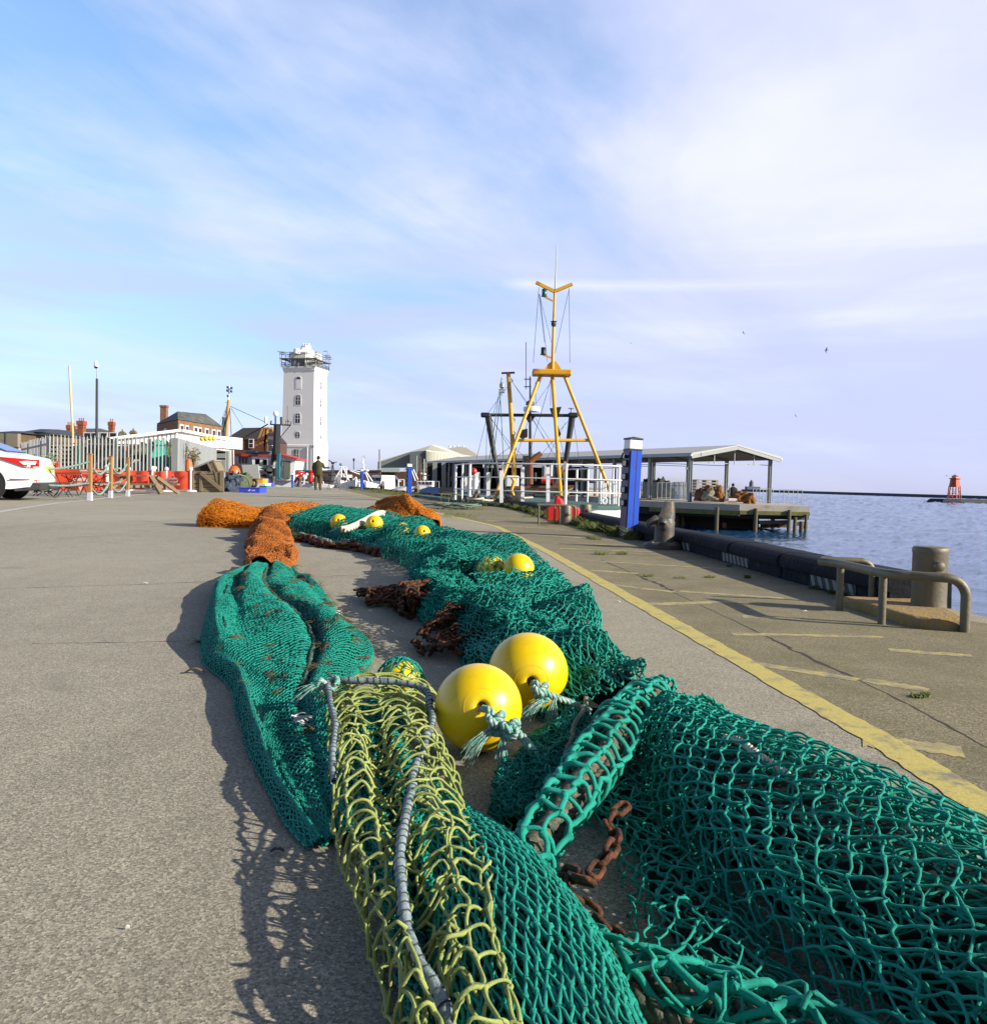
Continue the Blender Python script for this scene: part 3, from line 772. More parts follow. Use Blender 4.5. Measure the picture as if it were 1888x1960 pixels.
net_part('corner_knot', rope_strands([tuple(kn + Vector((.02 * math.cos(a) * (1 + .3 * math.sin(3 * a)), .015 * math.sin(a * 1.3), .014 * math.sin(2 * a)))) for a in np.linspace(0, 7, 14)], .0055, .022, 8) + [fray(tuple(kn + Vector((-.02, -.01, 0))), (-1, -.5, -.2), 26, .045, .0011, 5)], m_rope_tw, t)
gr = [W(795, 1560, 1.52), W(805, 1650, 1.40), W(840, 1740, 1.25), W(885, 1830, 1.12), W(925, 1905, 1.03), W(985, 2000, .93)]
net_part('grey_rope', rope_strands([(p.x, p.y, .055) for p in gr], .0098, .03, 9, wob=.005, n=7) + rope_strands([(p.x + .03, p.y + .01, .05) for p in gr[3:]], .009, .03, 10, wob=.008), m_rope_grey, t)
gf = []
for k in range(40):
    i = k * 4.9 / 40; a = gr[int(i)].lerp(gr[int(i) + 1], i % 1)
    gf.append(fray((a.x + rnd.uniform(-.03, .05), a.y, .06), (rnd.uniform(-1, 1), -.6, .3), 9, .03, .0008, 100 + k, .8))
net_part('frayed_fringe', gf, m_teal_fine, t)

# ---------------------------------------------------------------- F  fine-meshed teal cod end with long folds
ctrlF = [(-1.34, 5.3, .11, .09), (-1.26, 4.95, .13, .085), (-1.21, 4.68, .18, .07), (-1.10, 4.25, .235, .08), (-.84, 3.35, .26, .082), (-.60, 2.62, .25, .082), (-.52, 2.3, .165, .072), (-.455, 1.98, .11, .062), (-.35, 1.64, .088, .055), (-.268, 1.40, .06, .05), (-.225, 1.28, .035, .035)]
SF = Creased(ctrlF, 71, folds=[(.8, 7.0, .034), (2.0, 6, .020), (7, 12, .007)], flatp=.5, wrap=1.12)
t = thing('trawl_net', (-.8, 3.2, 0), 'fine-meshed teal cod end with long folds and bits of weed, below the brown orange tube', 'fishing net', 'trawl nets laid out along the quay')
net_part('outer_netting', [netting(SF, 330, 40, .0019, 25, slack=.07, K=4, n=4, jit=.09, knot=.6)], m_teal_fine, t)
net_part('inner_netting', [netting(SF, 300, 38, .0018, 26, slack=.12, K=3, n=4, jit=.2, k=.95)], m_teal_fine, t)
net_part('core_sheet', [sheet(SF, 260, 90, k=.90)], m_teal_core, t)
m_seam = striped_rope('seam_rope_twine', [(.02, .06, .045, 1), (.10, .13, .10, 1), (.01, .12, .085, 1), (.16, .17, .13, 1), (.04, .05, .035, 1)], 90)
u = np.linspace(0.02, .84, 70); vs_ = .47 + .03 * np.sin(u * 7)
seam = SF(u, vs_, 1.0)
body, cord = whipped([tuple(p + np.array([-.008, 0, .010])) for p in seam[::5]], .0062, .02, 77, .0010)
o = np_object('seam_rope', *body, m_seam, t); np_object('whipping_cord', *cord, m_cord, o)
m_weed = M('dried_weed', (.11, .08, .03, 1), .9, var=.5, vs=30)
wd_parts = []
rsw = np.random.RandomState(9)
for k in range(150):
    uu = rsw.rand(1) * .85 + .04; vv = np.clip(rsw.rand(1) * .62 + .02 if rsw.rand() < .85 else rsw.rand(1), 0, 1)
    p = SF(uu, vv, 1.0)[0]
    wd_parts.append(fray(tuple(p + np.array([0, 0, .004])), (rsw.randn(), rsw.randn(), .25), 10, .05, .0009, 300 + k, .9))
net_part('dried_weed', wd_parts, m_weed, t)
for uq, vq in ((.52, .22), (.86, .5)):
    net_part('snagged_scrap', [fray(tuple(SF(np.array([uq]), np.array([vq]))[0] + np.array([0, 0, .006])), (1, 0, .3), 16, .035, .0022, 700 + int(uq * 90), .8)], M('white_scrap', (.5, .52, .52, 1), .8), t)

# ---------------------------------------------------------------- G, H, J  orange netting
ctrlG = [(-2.55, 10.1, .22, .13), (-2.38, 9.4, .20, .15), (-2.14, 8.4, .19, .15), (-1.83, 7.1, .165, .13), (-1.53, 5.95, .14, .11), (-1.27, 4.88, .125, .055)]
SG = Mound(ctrlG, 81, folds=[(3.6, 1.6, .085), (8, 4, .04), (1.2, 6, .02)], flatp=.6, wrap=1.1)
t = thing('trawl_net', (-1.9, 7.5, 0), 'brown orange tube of fine netting bunched between the orange heap and the teal cod end', 'fishing net', 'orange netting lengths')
net_part('outer_netting', [netting(SG, 300, 40, .0030, 27, slack=.18, K=2, n=4, jit=.18)], m_rust_twine, t)
net_part('core_sheet', [sheet(SG, 260, 60, k=.975)], m_rust_core, t)
ctrlH = [(-3.26, 9.80, .16, .08), (-3.14, 9.78, .26, .25), (-2.98, 9.75, .30, .24), (-2.65, 9.9, .36, .17), (-2.3, 10.1, .40, .19), (-2.0, 10.3, .36, .17), (-1.8, 10.3, .25, .1)]
SH = Mound(ctrlH, 91, folds=[(2.0, 2.6, .09), (1.2, 9, .05), (5, 5, .03)], flatp=.55, wrap=1.1)
t = thing('trawl_net', (-2.6, 10, 0), 'bright orange heap of fine netting lying across the asphalt', 'fishing net', 'orange netting lengths')
net_part('outer_netting', [netting(SH, 90, 46, .0026, 28, slack=.2, K=3, n=4, jit=.2), netting(SH, 80, 40, .0026, 29, slack=.25, K=3, n=4, jit=.3, k=.92, sd=1)], m_orange, t)
net_part('core_sheet', [sheet(SH, 160, 70, k=.66, sd=1)], m_orange_core, t)
ctrlJ = [(-1.62, 12.2, .35, .22), (-1.32, 11.8, .42, .30), (-1.10, 11.2, .40, .28), (-.92, 10.6, .25, .13)]
SJ = Mound(ctrlJ, 95, folds=[(1.0, 10, .10), (4, 6, .03)], flatp=.6, wrap=1.1)
t = thing('trawl_net', (-1.3, 12.2, 0), 'orange heap of folded netting behind the teal nets next to the yellow line', 'fishing net', 'orange netting lengths')
net_part('outer_netting', [netting(SJ, 70, 50, .0030, 30, slack=.2, K=2, n=4, jit=.2)], m_orange, t)
net_part('core_sheet', [sheet(SJ, 120, 60, k=.97)], m_rust_core, t)

# ---------------------------------------------------------------- I  long teal net snaking away
ctrlI = [(-2.15, 10.0, .30, .10), (-1.85, 9.5, .55, .19), (-1.45, 8.9, .75, .225), (-1.08, 8.0, .56, .205), (-.68, 6.9, .42, .185), (-.32, 5.9, .34, .175), (-.06, 4.95, .36, .165), (.06, 4.2, .34, .17), (.085, 3.5, .28, .165), (.115, 2.85, .225, .145), (.175, 2.35, .15, .12), (.25, 2.02, .10, .09)]
SI = Mound(ctrlI, 101, folds=[(1.6, 3.2, .090), (4.5, 5, .045), (11, 8, .014)], flatp=.6, wrap=1.08)
t = thing('trawl_net', (-.4, 6, 0), 'long crumpled teal net snaking away from the floats to the orange heaps', 'fishing net', 'trawl nets laid out along the quay')
net_part('outer_netting', [netting(SI, 250, 27, .0020, 33, slack=.08, K=4, n=4, jit=.11, knot=.8), netting(SI, 250, 26, .0018, 34, slack=.14, K=4, n=4, jit=.2, k=.93, sd=0)], m_teal_fine, t)
net_part('inner_netting', [netting(SI, 260, 28, .0021, 35, slack=.2, K=3, n=4, jit=.3, k=.84, sd=1, v0=0, v1=.75)], m_teal_fine, t)
net_part('core_sheet', [sheet(SI, 300, 60, k=.58, sd=0)], m_teal_core, t)
# bunched loops hanging over the left flank near the floats
for cpts, sd_ in (([(-.30, 4.55, .10, .09), (-.27, 4.2, .13, .15), (-.19, 3.7, .12, .13), (-.12, 3.15, .10, .09)], 1), ([(.02, 3.3, .11, .12), (.08, 2.9, .12, .15), (.15, 2.5, .10, .12), (.22, 2.2, .09, .1)], 2), ([(-.25, 4.9, .2, .16), (-.1, 4.45, .2, .22), (-.02, 3.9, .2, .2)], 3)):
    Sx = Mound(cpts, 110 + sd_, folds=[(7, 4, .05), (14, 9, .02)], flatp=.6)
    net_part('bunched_netting', [netting(Sx, 90, 28, .0020, 40 + sd_, slack=.35, K=4, n=4, jit=.35, knot=.5), netting(Sx, 80, 24, .0020, 50 + sd_, slack=.4, K=4, n=4, jit=.4, knot=.5, k=.9, sd=1)], m_teal_fine, t)
# small sheet bridging under the second float's rope
ctrlK = [(p.x, p.y, w_, h_) for p, w_, h_ in ((G(1120, 1395), .045, .035), (G(1085, 1440), .075, .042), (G(1045, 1490), .08, .045), (G(1015, 1545), .06, .045), (G(995, 1600), .03, .03))]
SK_ = Mound(ctrlK, 120, folds=[(6, 5, .025), (14, 9, .010)])
net_part('torn_edge', [netting(SK_, 60, 18, .0015, 44, slack=.35, K=4, n=4, jit=.3), netting(SK_, 56, 16, .0015, 46, slack=.35, K=4, n=4, jit=.35, k=.8, sd=1)], m_teal_fine, t)
net_part('core_sheet', [sheet(SK_, 60, 24, k=.6)], m_teal_core, t)  # near-black core stands for the shade under this sheet
rp = [W(655, 1018, 7.1), W(672, 1014, 7.2), W(700, 1000, 7.5), W(722, 988, 7.9), W(734, 986, 8.0)]
net_part('bridle_rope', rope_strands([tuple(p + Vector((0, -.02, .02))) for p in rp], .03, .13, 12), m_rope_cream, t)
gr2 = [G(575, 1033), G(600, 1040), G(622, 1047), G(660, 1050), G(705, 1056), G(738, 1066)]
net_part('ground_rope', rope_strands([(p.x, p.y, .035) for p in gr2], .028, .12, 13, wob=.02), m_rope_grey, t)

# ---------------------------------------------------------------- chains
m_rust = M('rusty_iron', (.055, .020, .008, 1), .85, .2, var=.5, vs=30, col2=(.16, .05, .012, 1), f2=.55, bmp=.5, bs=120)
def chain(parent, pts, L, r, seed, jig=.0):
    rs = np.random.RandomState(seed)
    D = catmull(pts, 60 * len(pts)); seg = np.concatenate([[0], np.cumsum(np.linalg.norm(np.diff(D, axis=0), axis=1))])
    pitch = L - 2.4 * r; n = max(2, int(seg[-1] / pitch)); g = np.linspace(0, 2 * PI, 17)[:-1]
    hw = L * .32 - r
    base = np.stack([np.cos(g) * hw, np.sign(np.sin(g)) * np.abs(np.sin(g)) ** .8 * hw + np.sign(np.sin(g)) * (L / 2 - r - hw), 0 * g], -1)
    base = np.vstack([base, base[:1]])
    out = []
    for i in range(n):
        q = (i + .5) * pitch; c = np.array([np.interp(q, seg, D[:, k]) for k in range(3)]); c2 = np.array([np.interp(q + .004, seg, D[:, k]) for k in range(3)])
        T = c2 - c; T /= np.linalg.norm(T); A = np.cross(T, [0, 0, 1.0]); A /= max(np.linalg.norm(A), 1e-6); B = np.cross(T, A)
        a = (PI / 4 if i % 2 else -PI / 4) + rs.randn() * .35
        X = A * math.cos(a) + B * math.sin(a); Z = np.cross(X, T)
        P = c + base[:, :1] * X + base[:, 1:2] * T + rs.randn(3) * jig
        P[:, 2] = np.maximum(P[:, 2], r)
        out.append(tubes(P[None], np.full((1, 17), r), 6))
    return out
def heap_path(c, rx, ry, h, n, seed):
    rs = np.random.RandomState(seed)
    return [(c[0] + rs.uniform(-1, 1) * rx, c[1] + rs.uniform(-1, 1) * ry, rs.uniform(.01, h)) for _ in range(n)]
t = thing('chain', (.3, 1.4, 0), 'rusty chain with thick links lying between the laced footrope and the near teal heap', 'chain')
pc = [W(1195, 1545, 1.52), W(1165, 1575, 1.46), W(1172, 1610, 1.41), W(1150, 1650, 1.35), W(1120, 1680, 1.30), W(1085, 1672, 1.31), W(1075, 1700, 1.27), W(1130, 1745, 1.2), W(1215, 1830, 1.07)]
pc = [G(px, py, zz) for px, py, zz in ((1197, 1540, .095), (1165, 1572, .085), (1176, 1610, .08), (1150, 1650, .072), (1120, 1685, .065), (1085, 1672, .06), (1075, 1708, .05), (1130, 1745, .03), (1215, 1830, .02))]
net_part('links', chain(t, [(p.x, p.y, p.z) for p in pc], .038, .0044, 1), m_rust, t)
t = thing('chain', (-.15, 3.2, 0), 'rusty chain looped over the flank of the long teal net behind the floats', 'chain')
pc = [W(905, 1152, 3.35), W(885, 1148, 3.3), W(862, 1165, 3.25), W(842, 1200, 3.15), W(840, 1235, 3.1), W(862, 1262, 2.95), W(872, 1225, 3.0), W(885, 1190, 3.05), W(905, 1175, 3.05)]
pts = [(p.x - .03, p.y - .20, max(p.z, .03)) for p in pc]
net_part('links', chain(t, pts, .042, .0054, 2, .004) + chain(t, [(x - .03, y - .06, z * .8) for x, y, z in pts], .042, .0054, 3, .006) + chain(t, heap_path((-.10, 2.78), .07, .16, .07, 12, 4), .042, .0054, 5) + chain(t, heap_path((-.17, 3.1), .05, .18, .1, 12, 6), .042, .0054, 6), m_rust, t)
t = thing('chain', (-.52, 3.95, 0), 'rusty heap of chain spilling from the long teal net onto the asphalt', 'chain')
net_part('links', chain(t, heap_path((-.50, 3.95), .17, .20, .07, 26, 7), .05, .0062, 7) + chain(t, heap_path((-.36, 3.75), .09, .25, .12, 26, 8), .05, .0062, 8) + chain(t, heap_path((-.30, 3.55), .07, .2, .13, 16, 9), .05, .0062, 9), m_rust, t)
t = thing('chain', (-1.2, 6.9, 0), 'rusty ground chain trailing along the far bend of the teal net', 'chain')
net_part('links', chain(t, [(p.x + .02 * math.sin(i * 2.1), p.y - .06, .03) for i, p in enumerate(gr2)], .10, .014, 10, .012) + chain(t, [(p.x, p.y - .12 + .04 * math.sin(i), .025) for i, p in enumerate(gr2)], .10, .014, 11, .015), m_rust, t)

# ---------------------------------------------------------------- floats
m_float, nt, N, b = node_mat('yellow_float_plastic')
p = coords(nt)
c = mixc(nt, noise(nt, p, 9, 4), (.74, .49, .004, 1), (.82, .57, .006, 1))
c = mixc(nt, ramp(nt, noise(nt, p, 26, 8, .75), [(.56, 0.0), (.70, .5)]), c, (.50, .34, .03, 1))
c = mixc(nt, ramp(nt, noise(nt, p, 70, 3, .6), [(.72, 0.0), (.78, .6)]), c, (.30, .18, .03, 1))
nt.links.new(c, b.inputs['Base Color']); b.inputs['Roughness'].default_value = .33
b.inputs['Subsurface Weight'].default_value = .12; b.inputs['Subsurface Radius'].default_value = (.03, .018, .004); b.inputs['Subsurface Scale'].default_value = .4
bump(nt, b, noise(nt, p, 90, 4), .04, .002)
m_hole = M('dark_hole', (.05, .03, .008, 1), .8)
def make_float(c, r, axis, label):
    t = thing('net_float', c, label, 'float', 'yellow net floats')
    R = Vector(axis).normalized().to_track_quat('Z', 'Y').to_matrix()
    rh = r * .115; prof = []
    for i in range(9): prof.append((rh, -r * .9 + i * r * 1.8 / 8))
    body = [(rh, -r * .86)]
    n = 34; a0 = .21
    for i in range(n + 1):
        a = PI - a0 - (PI - 2 * a0) * i / n
        body.append((r * math.sin(a), r * .985 * math.cos(a)))
    # moulded shoulder and countersink round the hole at both ends
    ringz = [(r * .175, r * .957), (r * .15, r * .945), (r * .13, r * .915), (rh, r * .86)]
    body = [(rh, -r * .86), (r * .13, -r * .915), (r * .15, -r * .945), (r * .175, -r * .957)] + body[1:] + ringz
    mb = MB()
    b0 = len(mb.v); nn = 48
    for rr, z in body:
        for k in range(nn): g = 2 * PI * k / nn; mb.v.append(R @ Vector((rr * math.cos(g), rr * math.sin(g), z)) + Vector(c))
    m_ = len(body)
    for i in range(m_ - 1):
        for k in range(nn): mb.f.append([b0 + i * nn + k, b0 + i * nn + (k + 1) % nn, b0 + (i + 1) * nn + (k + 1) % nn, b0 + (i + 1) * nn + k])
    o = mb.build('shell', m_float, t, smooth=70)
    mb = MB(); mb.lathe([(rh * 1.002, -r * .85), (rh * 1.002, r * .85)], c, 24, R); mb.build('bore', m_hole, t, smooth=60)
    # moulded ring line
    mb = MB(); g = np.linspace(0, 2 * PI, 49); rr = r * .40; zz = math.sqrt(r * r - rr * rr) * .988
    mb.tube([R @ Vector((rr * math.cos(a), rr * math.sin(a), zz * .998)) + Vector(c) for a in g], r * .004, 5, caps=False); mb.build('mould_ring', m_float, t, smooth=60)
    return t
f1 = W(915, 1358, 1.767); f1.z = .0905
f2 = W(1010, 1290, 2.08); f2.z = .0965
camv = lambda c: (Vector((0, 0, EYE)) - Vector(c)).normalized()
a1 = camv(f1) + Vector((.085, 0, .015)); make_float(f1, .0895, a1, 'large yellow float on the asphalt beside lime netting, a knotted rope in its hole')
a2 = camv(f2) + Vector((.095, 0, -.235)); make_float(f2, .0962, a2, 'large yellow float leaning on the teal net, partly hidden behind another float')
f3 = W(765, 1315, 2.13); f3.z = .056
make_float(f3, .0535, camv(f3) + Vector((.05, 0, -.3)), 'yellow float trapped under lime netting at its rope frame')
f4 = W(992, 1089, 3.76); make_float(f4, .068, camv(f4) + Vector((-.25, 0, -.38)), 'bare yellow float poking out of the long teal net halfway along')
f5 = W(940, 1092, 3.84); make_float(f5, .068, camv(f5) + Vector((.3, 0, .3)), 'yellow float under teal meshes beside the bare float halfway along the net')
for i, (px, py, Y, lab) in enumerate([(648, 1000, 7.75, 'yellow float under teal netting above the cream bridle rope, farthest from the camera'), (716, 1003, 7.3, 'yellow float under teal netting just below the end of the cream bridle rope'), (770, 1015, 6.75, 'small yellow glimpse of a float between two others in the far teal net'), (808, 1021, 6.35, 'yellow float in the far teal net nearest to the yellow line')]):
    q = W(px, py, Y); make_float(q, .075 if i < 2 else .06, (rnd.uniform(-.5, .5), -1, .4), lab)
# net drawn over the covered floats
def cap_net(name, parent, c, r, n_u, n_v, tw, seed, lo=.25, hi=1.0):
    class Cap:
        def __call__(s, u, v, k=1.0, sd=0, lift=0.0):
            th = (1 - u) * PI * .62; g = v * 2 * PI
            return np.stack([c[0] + r * 1.05 * np.sin(th) * np.cos(g), c[1] + r * 1.05 * np.sin(th) * np.sin(g), c[2] + r * 1.05 * np.cos(th)], -1)
    net_part(name, [netting(Cap(), n_u, n_v, tw, seed, slack=.10, K=5, n=5, jit=.15, wrapv=True)], m_teal_fine, parent)
tI = t_long = [o for o in SC.objects if o.type == 'EMPTY' and o.get('label', '').startswith('long crumpled')][0]
tE = [o for o in SC.objects if o.type == 'EMPTY' and o.get('label', '').startswith('lime green')][0]
cap_net('float_netting', tI, f5, .071, 7, 14, .0018, 71); cap_net('float_netting', tE, f3, .056, 6, 12, .0017, 73)
# rope through the first float: knot, braid and frayed tail
def trefoil(c, s, ax):
    R = Vector(ax).normalized().to_track_quat('Z', 'Y').to_matrix(); out = []
    for k in range(28):
        a = 2 * PI * k / 26
        out.append(tuple(R @ Vector((s * (math.sin(a) + 2 * math.sin(2 * a)) / 3, s * (math.cos(a) - 2 * math.cos(2 * a)) / 3, -s * .45 * math.sin(3 * a))) + Vector(c)))
    return out
def float_rope(label, hole, k1, k2, path, tail, seed, r=.0075):
    t = thing('float_rope', hole, label, 'rope', 'knotted ropes of the big floats')
    parts = rope_strands([tuple(hole), tuple((Vector(hole) + Vector(k1)) / 2 + Vector((0, -.01, .012))), tuple(k1)], r, .028, seed)
    parts += rope_strands(trefoil(k1, .021, (1, -1, .4)), r, .026, seed + 1)
    if k2 is not None: parts += rope_strands(trefoil(k2, .017, (.3, -1, .8)), r * .95, .026, seed + 2)
    net_part('rope', parts + rope_strands(path, r * 1.1, .034, seed + 3, wob=.004), m_rope_tw, t)
    net_part('frayed_tail', [fray(tuple(tail), (-.75, -.5, -.25), 60, .055, .0011, seed, .35), fray(tuple(Vector(tail) + Vector((.025, 0, 0))), (-.1, -.6, -.5), 50, .05, .0011, seed + 8, .3)], m_rope_tw, t)
h1 = W(923, 1356, 1.684)
float_rope('teal and white knotted rope with frayed tail coming from the front yellow float', h1, W(950, 1383, 1.66), W(978, 1395, 1.64), [tuple(W(965, 1390, 1.65)), tuple(W(1000, 1412, 1.63)), tuple(W(1030, 1450, 1.60)), tuple(W(1055, 1490, 1.57)), tuple(W(1075, 1530, 1.53))], W(940, 1400, 1.65), 201)
h2 = W(1018, 1308, 1.99)
float_rope('teal and white knotted rope hanging from the hole of the rear yellow float', h2, W(1035, 1325, 1.97), None, [tuple(W(1035, 1325, 1.97)), tuple(W(1060, 1335, 1.97)), tuple(W(1095, 1345, 1.98)), tuple(W(1130, 1360, 2.0))], W(1040, 1340, 1.965), 211)
t = thing('seam_rope', W(1100, 1400, 1.8), 'thin mottled pink and teal rope lying under the laced footrope', 'rope')
net_part('rope', rope_strands([tuple(G(px, py, .05)) for px, py in ((1122, 1330), (1112, 1362), (1098, 1385), (1095, 1415), (1080, 1445), (1070, 1490))], .0055, .026, 14, wob=.006), m_rope_pink, t)
# ================================================================== QUAY FURNITURE
m_galv = M('grey_green_steel', (.155, .135, .09, 1), .55, .3, var=.25, vs=9, col2=(.12, .11, .085, 1), f2=.55, bmp=.15, bs=60)
m_iron = M('cast_iron', (.085, .08, .07, 1), .55, .3, var=.3, vs=9, col2=(.17, .085, .035, 1), f2=.62, bmp=.3, bs=50)
m_conc = M('lichen_concrete', (.24, .19, .10, 1), .9, var=.45, vs=22, col2=(.36, .20, .035, 1), f2=.50, bmp=.7, bs=60)
m_blue = M('blue_post_paint', (.007, .07, .50, 1), .38, var=.2, vs=5, col2=(.02, .04, .17, 1), f2=.66)
m_dblue = M('dark_blue_panel', (.018, .02, .075, 1), .4, var=.3, vs=6)
m_white = M('white_paint', (.78, .78, .76, 1), .5, var=.05, vs=3)
m_black = M('black_paint', (.012, .012, .014, 1), .5)
m_dark = M('dark_grey_paint', (.04, .042, .045, 1), .6)
m_red = M('red_plastic', (.62, .02, .012, 1), .45, var=.15)
m_wood = M('weathered_wood', (.21, .165, .10, 1), .85, var=.35, vs=7, stretch=(1, 1, 6), bmp=.4)
m_post = M('new_timber', (.33, .175, .065, 1), .75, var=.25, vs=8, stretch=(6, 6, .8))
m_grey = M('mid_grey_paint', (.28, .30, .30, 1), .6, var=.15)
m_steel = M('galvanised_steel', (.36, .38, .36, 1), .5, .3, var=.15, vs=5)

# ladder hand rails
def arc(c, r, a0, a1, ux, uz, n=7):
    return [Vector(c) + Vector(ux) * (r * math.cos(a0 + (a1 - a0) * i / n)) + Vector(uz) * (r * math.sin(a0 + (a1 - a0) * i / n)) for i in range(n + 1)]
t = thing('ladder_rail', (1.7, 3.7, 0), 'large bent grey tube handrail beside the lichen covered plinth and round bollard', 'handrail', 'ladder handrails along the quay edge')
Z = .215
g1, g2, g3 = G(1605, 1168), G(1686, 1195), G(1845, 1210)
st = Vector((1.575, 4.16, Z))
p1, p2 = Vector((g1.x, g1.y, Z)), Vector((g2.x + .0, g2.y, Z))
e = Vector((g3.x - .075, g3.y + .012, Z))
curve = catmull([tuple(st), tuple(p1), tuple(p2), tuple(p2.lerp(e, .5) + Vector((-.01, -.02, 0))), tuple(e)], 30)
bend = [e + Vector((.075 * math.sin(a), -.012 * math.sin(a), -.075 * (1 - math.cos(a)))) for a in np.linspace(.15, PI / 2, 8)]
MB().tube([Vector(c) for c in curve] + bend + [Vector((g3.x, g3.y, -.01))], .0195, 14).build('top_tube', m_galv, t, smooth=50)
for q in (g1, g2): MB().tube([(q.x, q.y, -.01), (q.x, q.y, Z - .012)], .0165, 14).build('leg', m_galv, t, smooth=50)
b1 = Vector((1.62, 4.27, Z)); b2 = Vector((1.80, 4.24, Z)); gb = G(1667, 1158)
MB().tube([b1, b1.lerp(b2, .5), Vector((gb.x - .06, gb.y, Z))] + [Vector((gb.x - .06 + .06 * math.sin(a), gb.y, Z - .06 * (1 - math.cos(a)))) for a in np.linspace(.2, PI / 2, 7)] + [Vector((gb.x, gb.y, -.01))], .0165, 12).build('back_hoop', m_galv, t, smooth=50)

# plinth and round bollard at the corner
t = thing('bollard_plinth', (1.95, 3.8, 0), 'ochre lichen covered concrete plinth under the round bollard at the quay corner', 'plinth')
PA, PB = G(1628, 1168), G(1745, 1207); PC_ = G(1826, 1207)
bm_pts = [(1.70, 4.22), (1.735, 3.56), (1.80, 3.50), (1.905, 3.49), (1.945, 3.53), (2.14, 4.22)]
mb = MB(); mb.loft([[(x, y, -.30) for x, y in bm_pts], [(x, y, .030) for x, y in bm_pts], [((x - 1.92) * .95 + 1.92, (y - 3.85) * .95 + 3.85, .046) for x, y in bm_pts]])
mb.build('plinth', m_conc, t, bevel=.012)
bc = Vector((1.985, 3.93, .045))
t = thing('bollard', bc, 'plain round grey bollard with a short peg on the lichen covered plinth', 'bollard')
rb = .074
MB().lathe([(rb * 1.02, -.01), (rb, .02), (rb, .235), (rb * 1.03, .245), (rb * 1.03, .258), (rb * .97, .266), (rb * .9, .268)], bc, 40).build('drum', m_galv, t, smooth=50)
R = Vector((-.05, -1, .0)).to_track_quat('Z', 'Y').to_matrix()
MB().lathe([(.021, .05), (.021, rb + .028), (.018, rb + .031)], bc + Vector((-.0, 0, .185)), 20, R).build('peg', m_galv, t, smooth=50)

# staghorn bollard
def horn_bollard(c, label, s=1.0, rz=0.0):
    t = thing('bollard', c, label, 'bollard', 'horned iron bollards along the quay', 0)
    c = Vector(c)
    Rz = Matrix.Rotation(rz, 3, 'Z')
    L = lambda x, y, z: c + Rz @ Vector((x, y, z)) * s
    mb = MB(); mb.lathe([(.20 * s, -.01), (.20 * s, .04 * s), (.185 * s, .055 * s), (.11 * s, .07 * s)], c, 28); mb.build('base_flange', m_iron, t, smooth=40)
    mb = MB(); mb.lathe([(.105 * s, .05 * s), (.098 * s, .09 * s), (.095 * s, .20 * s), (.10 * s, .26 * s), (.085 * s, .30 * s), (.05 * s, .31 * s)], c, 28); mb.build('drum', m_iron, t, smooth=50)
    mb = MB()
    mb.loft([[L(x * k + o, y * k, z) for x, y in ((-.085, -.05), (.03, -.07), (.085, -.03), (.085, .03), (.03, .07), (-.085, .05))] for k, o, z in ((1.0, 0, .24), (.95, .012, .30), (.75, .03, .36), (.62, .035, .44), (.55, .035, .465))])
    mb.tube([L(-.02, 0, .25), L(-.10, -.02, .285), L(-.16, -.03, .25), L(-.185, -.035, .21)], [.055 * s, .045 * s, .032 * s, .022 * s], 12)
    mb.tube([L(-.02, -.06, .22), L(-.045, -.11, .27), L(-.05, -.125, .25)], [.06 * s, .045 * s, .03 * s], 12)
    mb.build('horn', m_iron, t, smooth=60)
    for k in range(4):
        a = rz + .5 + k * PI / 2
        MB().sph(c + Vector((.155 * s * math.cos(a), .155 * s * math.sin(a), .055 * s)), (.03 * s, .03 * s, .022 * s), 12, 8).build('bolt', m_iron, t, smooth=60)
    return t
hb = horn_bollard(G(1270, 1050), 'rusty streaked iron bollard with horns and a bolted flange next to the tall blue post', .92)
def at_ground(px, py, z=0): g = G(px, py); return Vector((g.x, g.y, z))
dup(hb, at_ground(911, 967), 'pale grey topped horned bollard before the white rails of the yellow masted trawler', 1.2, .95)
dup(hb, at_ground(797, 950), 'rusty horned bollard right beside the second nearest blue post', .4, 1.15)
dup(hb, at_ground(731, 943), 'horned bollard between the grassy edge and the parked dark cars', .4, 1.3)
dup(hb, at_ground(697, 937), 'horned bollard touching the slim blue post near the white masted boats', .4, 1.2)

# hoops
def hoop(c, label, s=1.0, rz=0.0):
    t = thing('ladder_rail', c, label, 'handrail', 'ladder handrails along the quay edge', rz)
    def hp(x0, x1, y, z, r, two):
        z = .33
        rr = .07
        pts = [Vector((x0, y, -.01)), Vector((x0, y, z - (rr if two else 0)))]
        if two: pts += [Vector((x0 + rr - rr * math.cos(a), y, z - rr + rr * math.sin(a))) for a in np.linspace(.2, PI / 2, 6)]
        pts += [Vector((x1 - rr + rr * math.sin(a), y, z - rr + rr * math.cos(a))) for a in np.linspace(0, PI / 2, 7)] + [Vector((x1, y, -.01))]
        return pts
    a = MB().tube([v * s for v in [Vector((-.30, 0, .33))] + hp(-.3, .36, 0, .25, .02, False)[2:]], .021 * s, 10).build('top_tube', m_galv, t, smooth=50, local=True)
    for x in (-.27, .0):
        MB().tube([Vector((x, 0, -.01)) * s, Vector((x, 0, .32)) * s], .017 * s, 10).build('leg', m_galv, t, smooth=50, local=True)
    MB().tube([v * s for v in hp(-.25, .12, .16, .25, .02, False)[2:]], .017 * s, 10).build('back_hoop', m_galv, t, smooth=50, local=True)
    return t
hp0 = hoop(at_ground(1060, 1004), 'grey tube handrail in front of the red plastic fender by the trawler', .82, .1)
dup(hp0, at_ground(858, 964), 'grey tube handrail standing in a grassy heap short of the trawler bow', .25, .9)
dup(hp0, at_ground(762, 951), 'grey tube handrail next to the second nearest blue post', .3, .85)
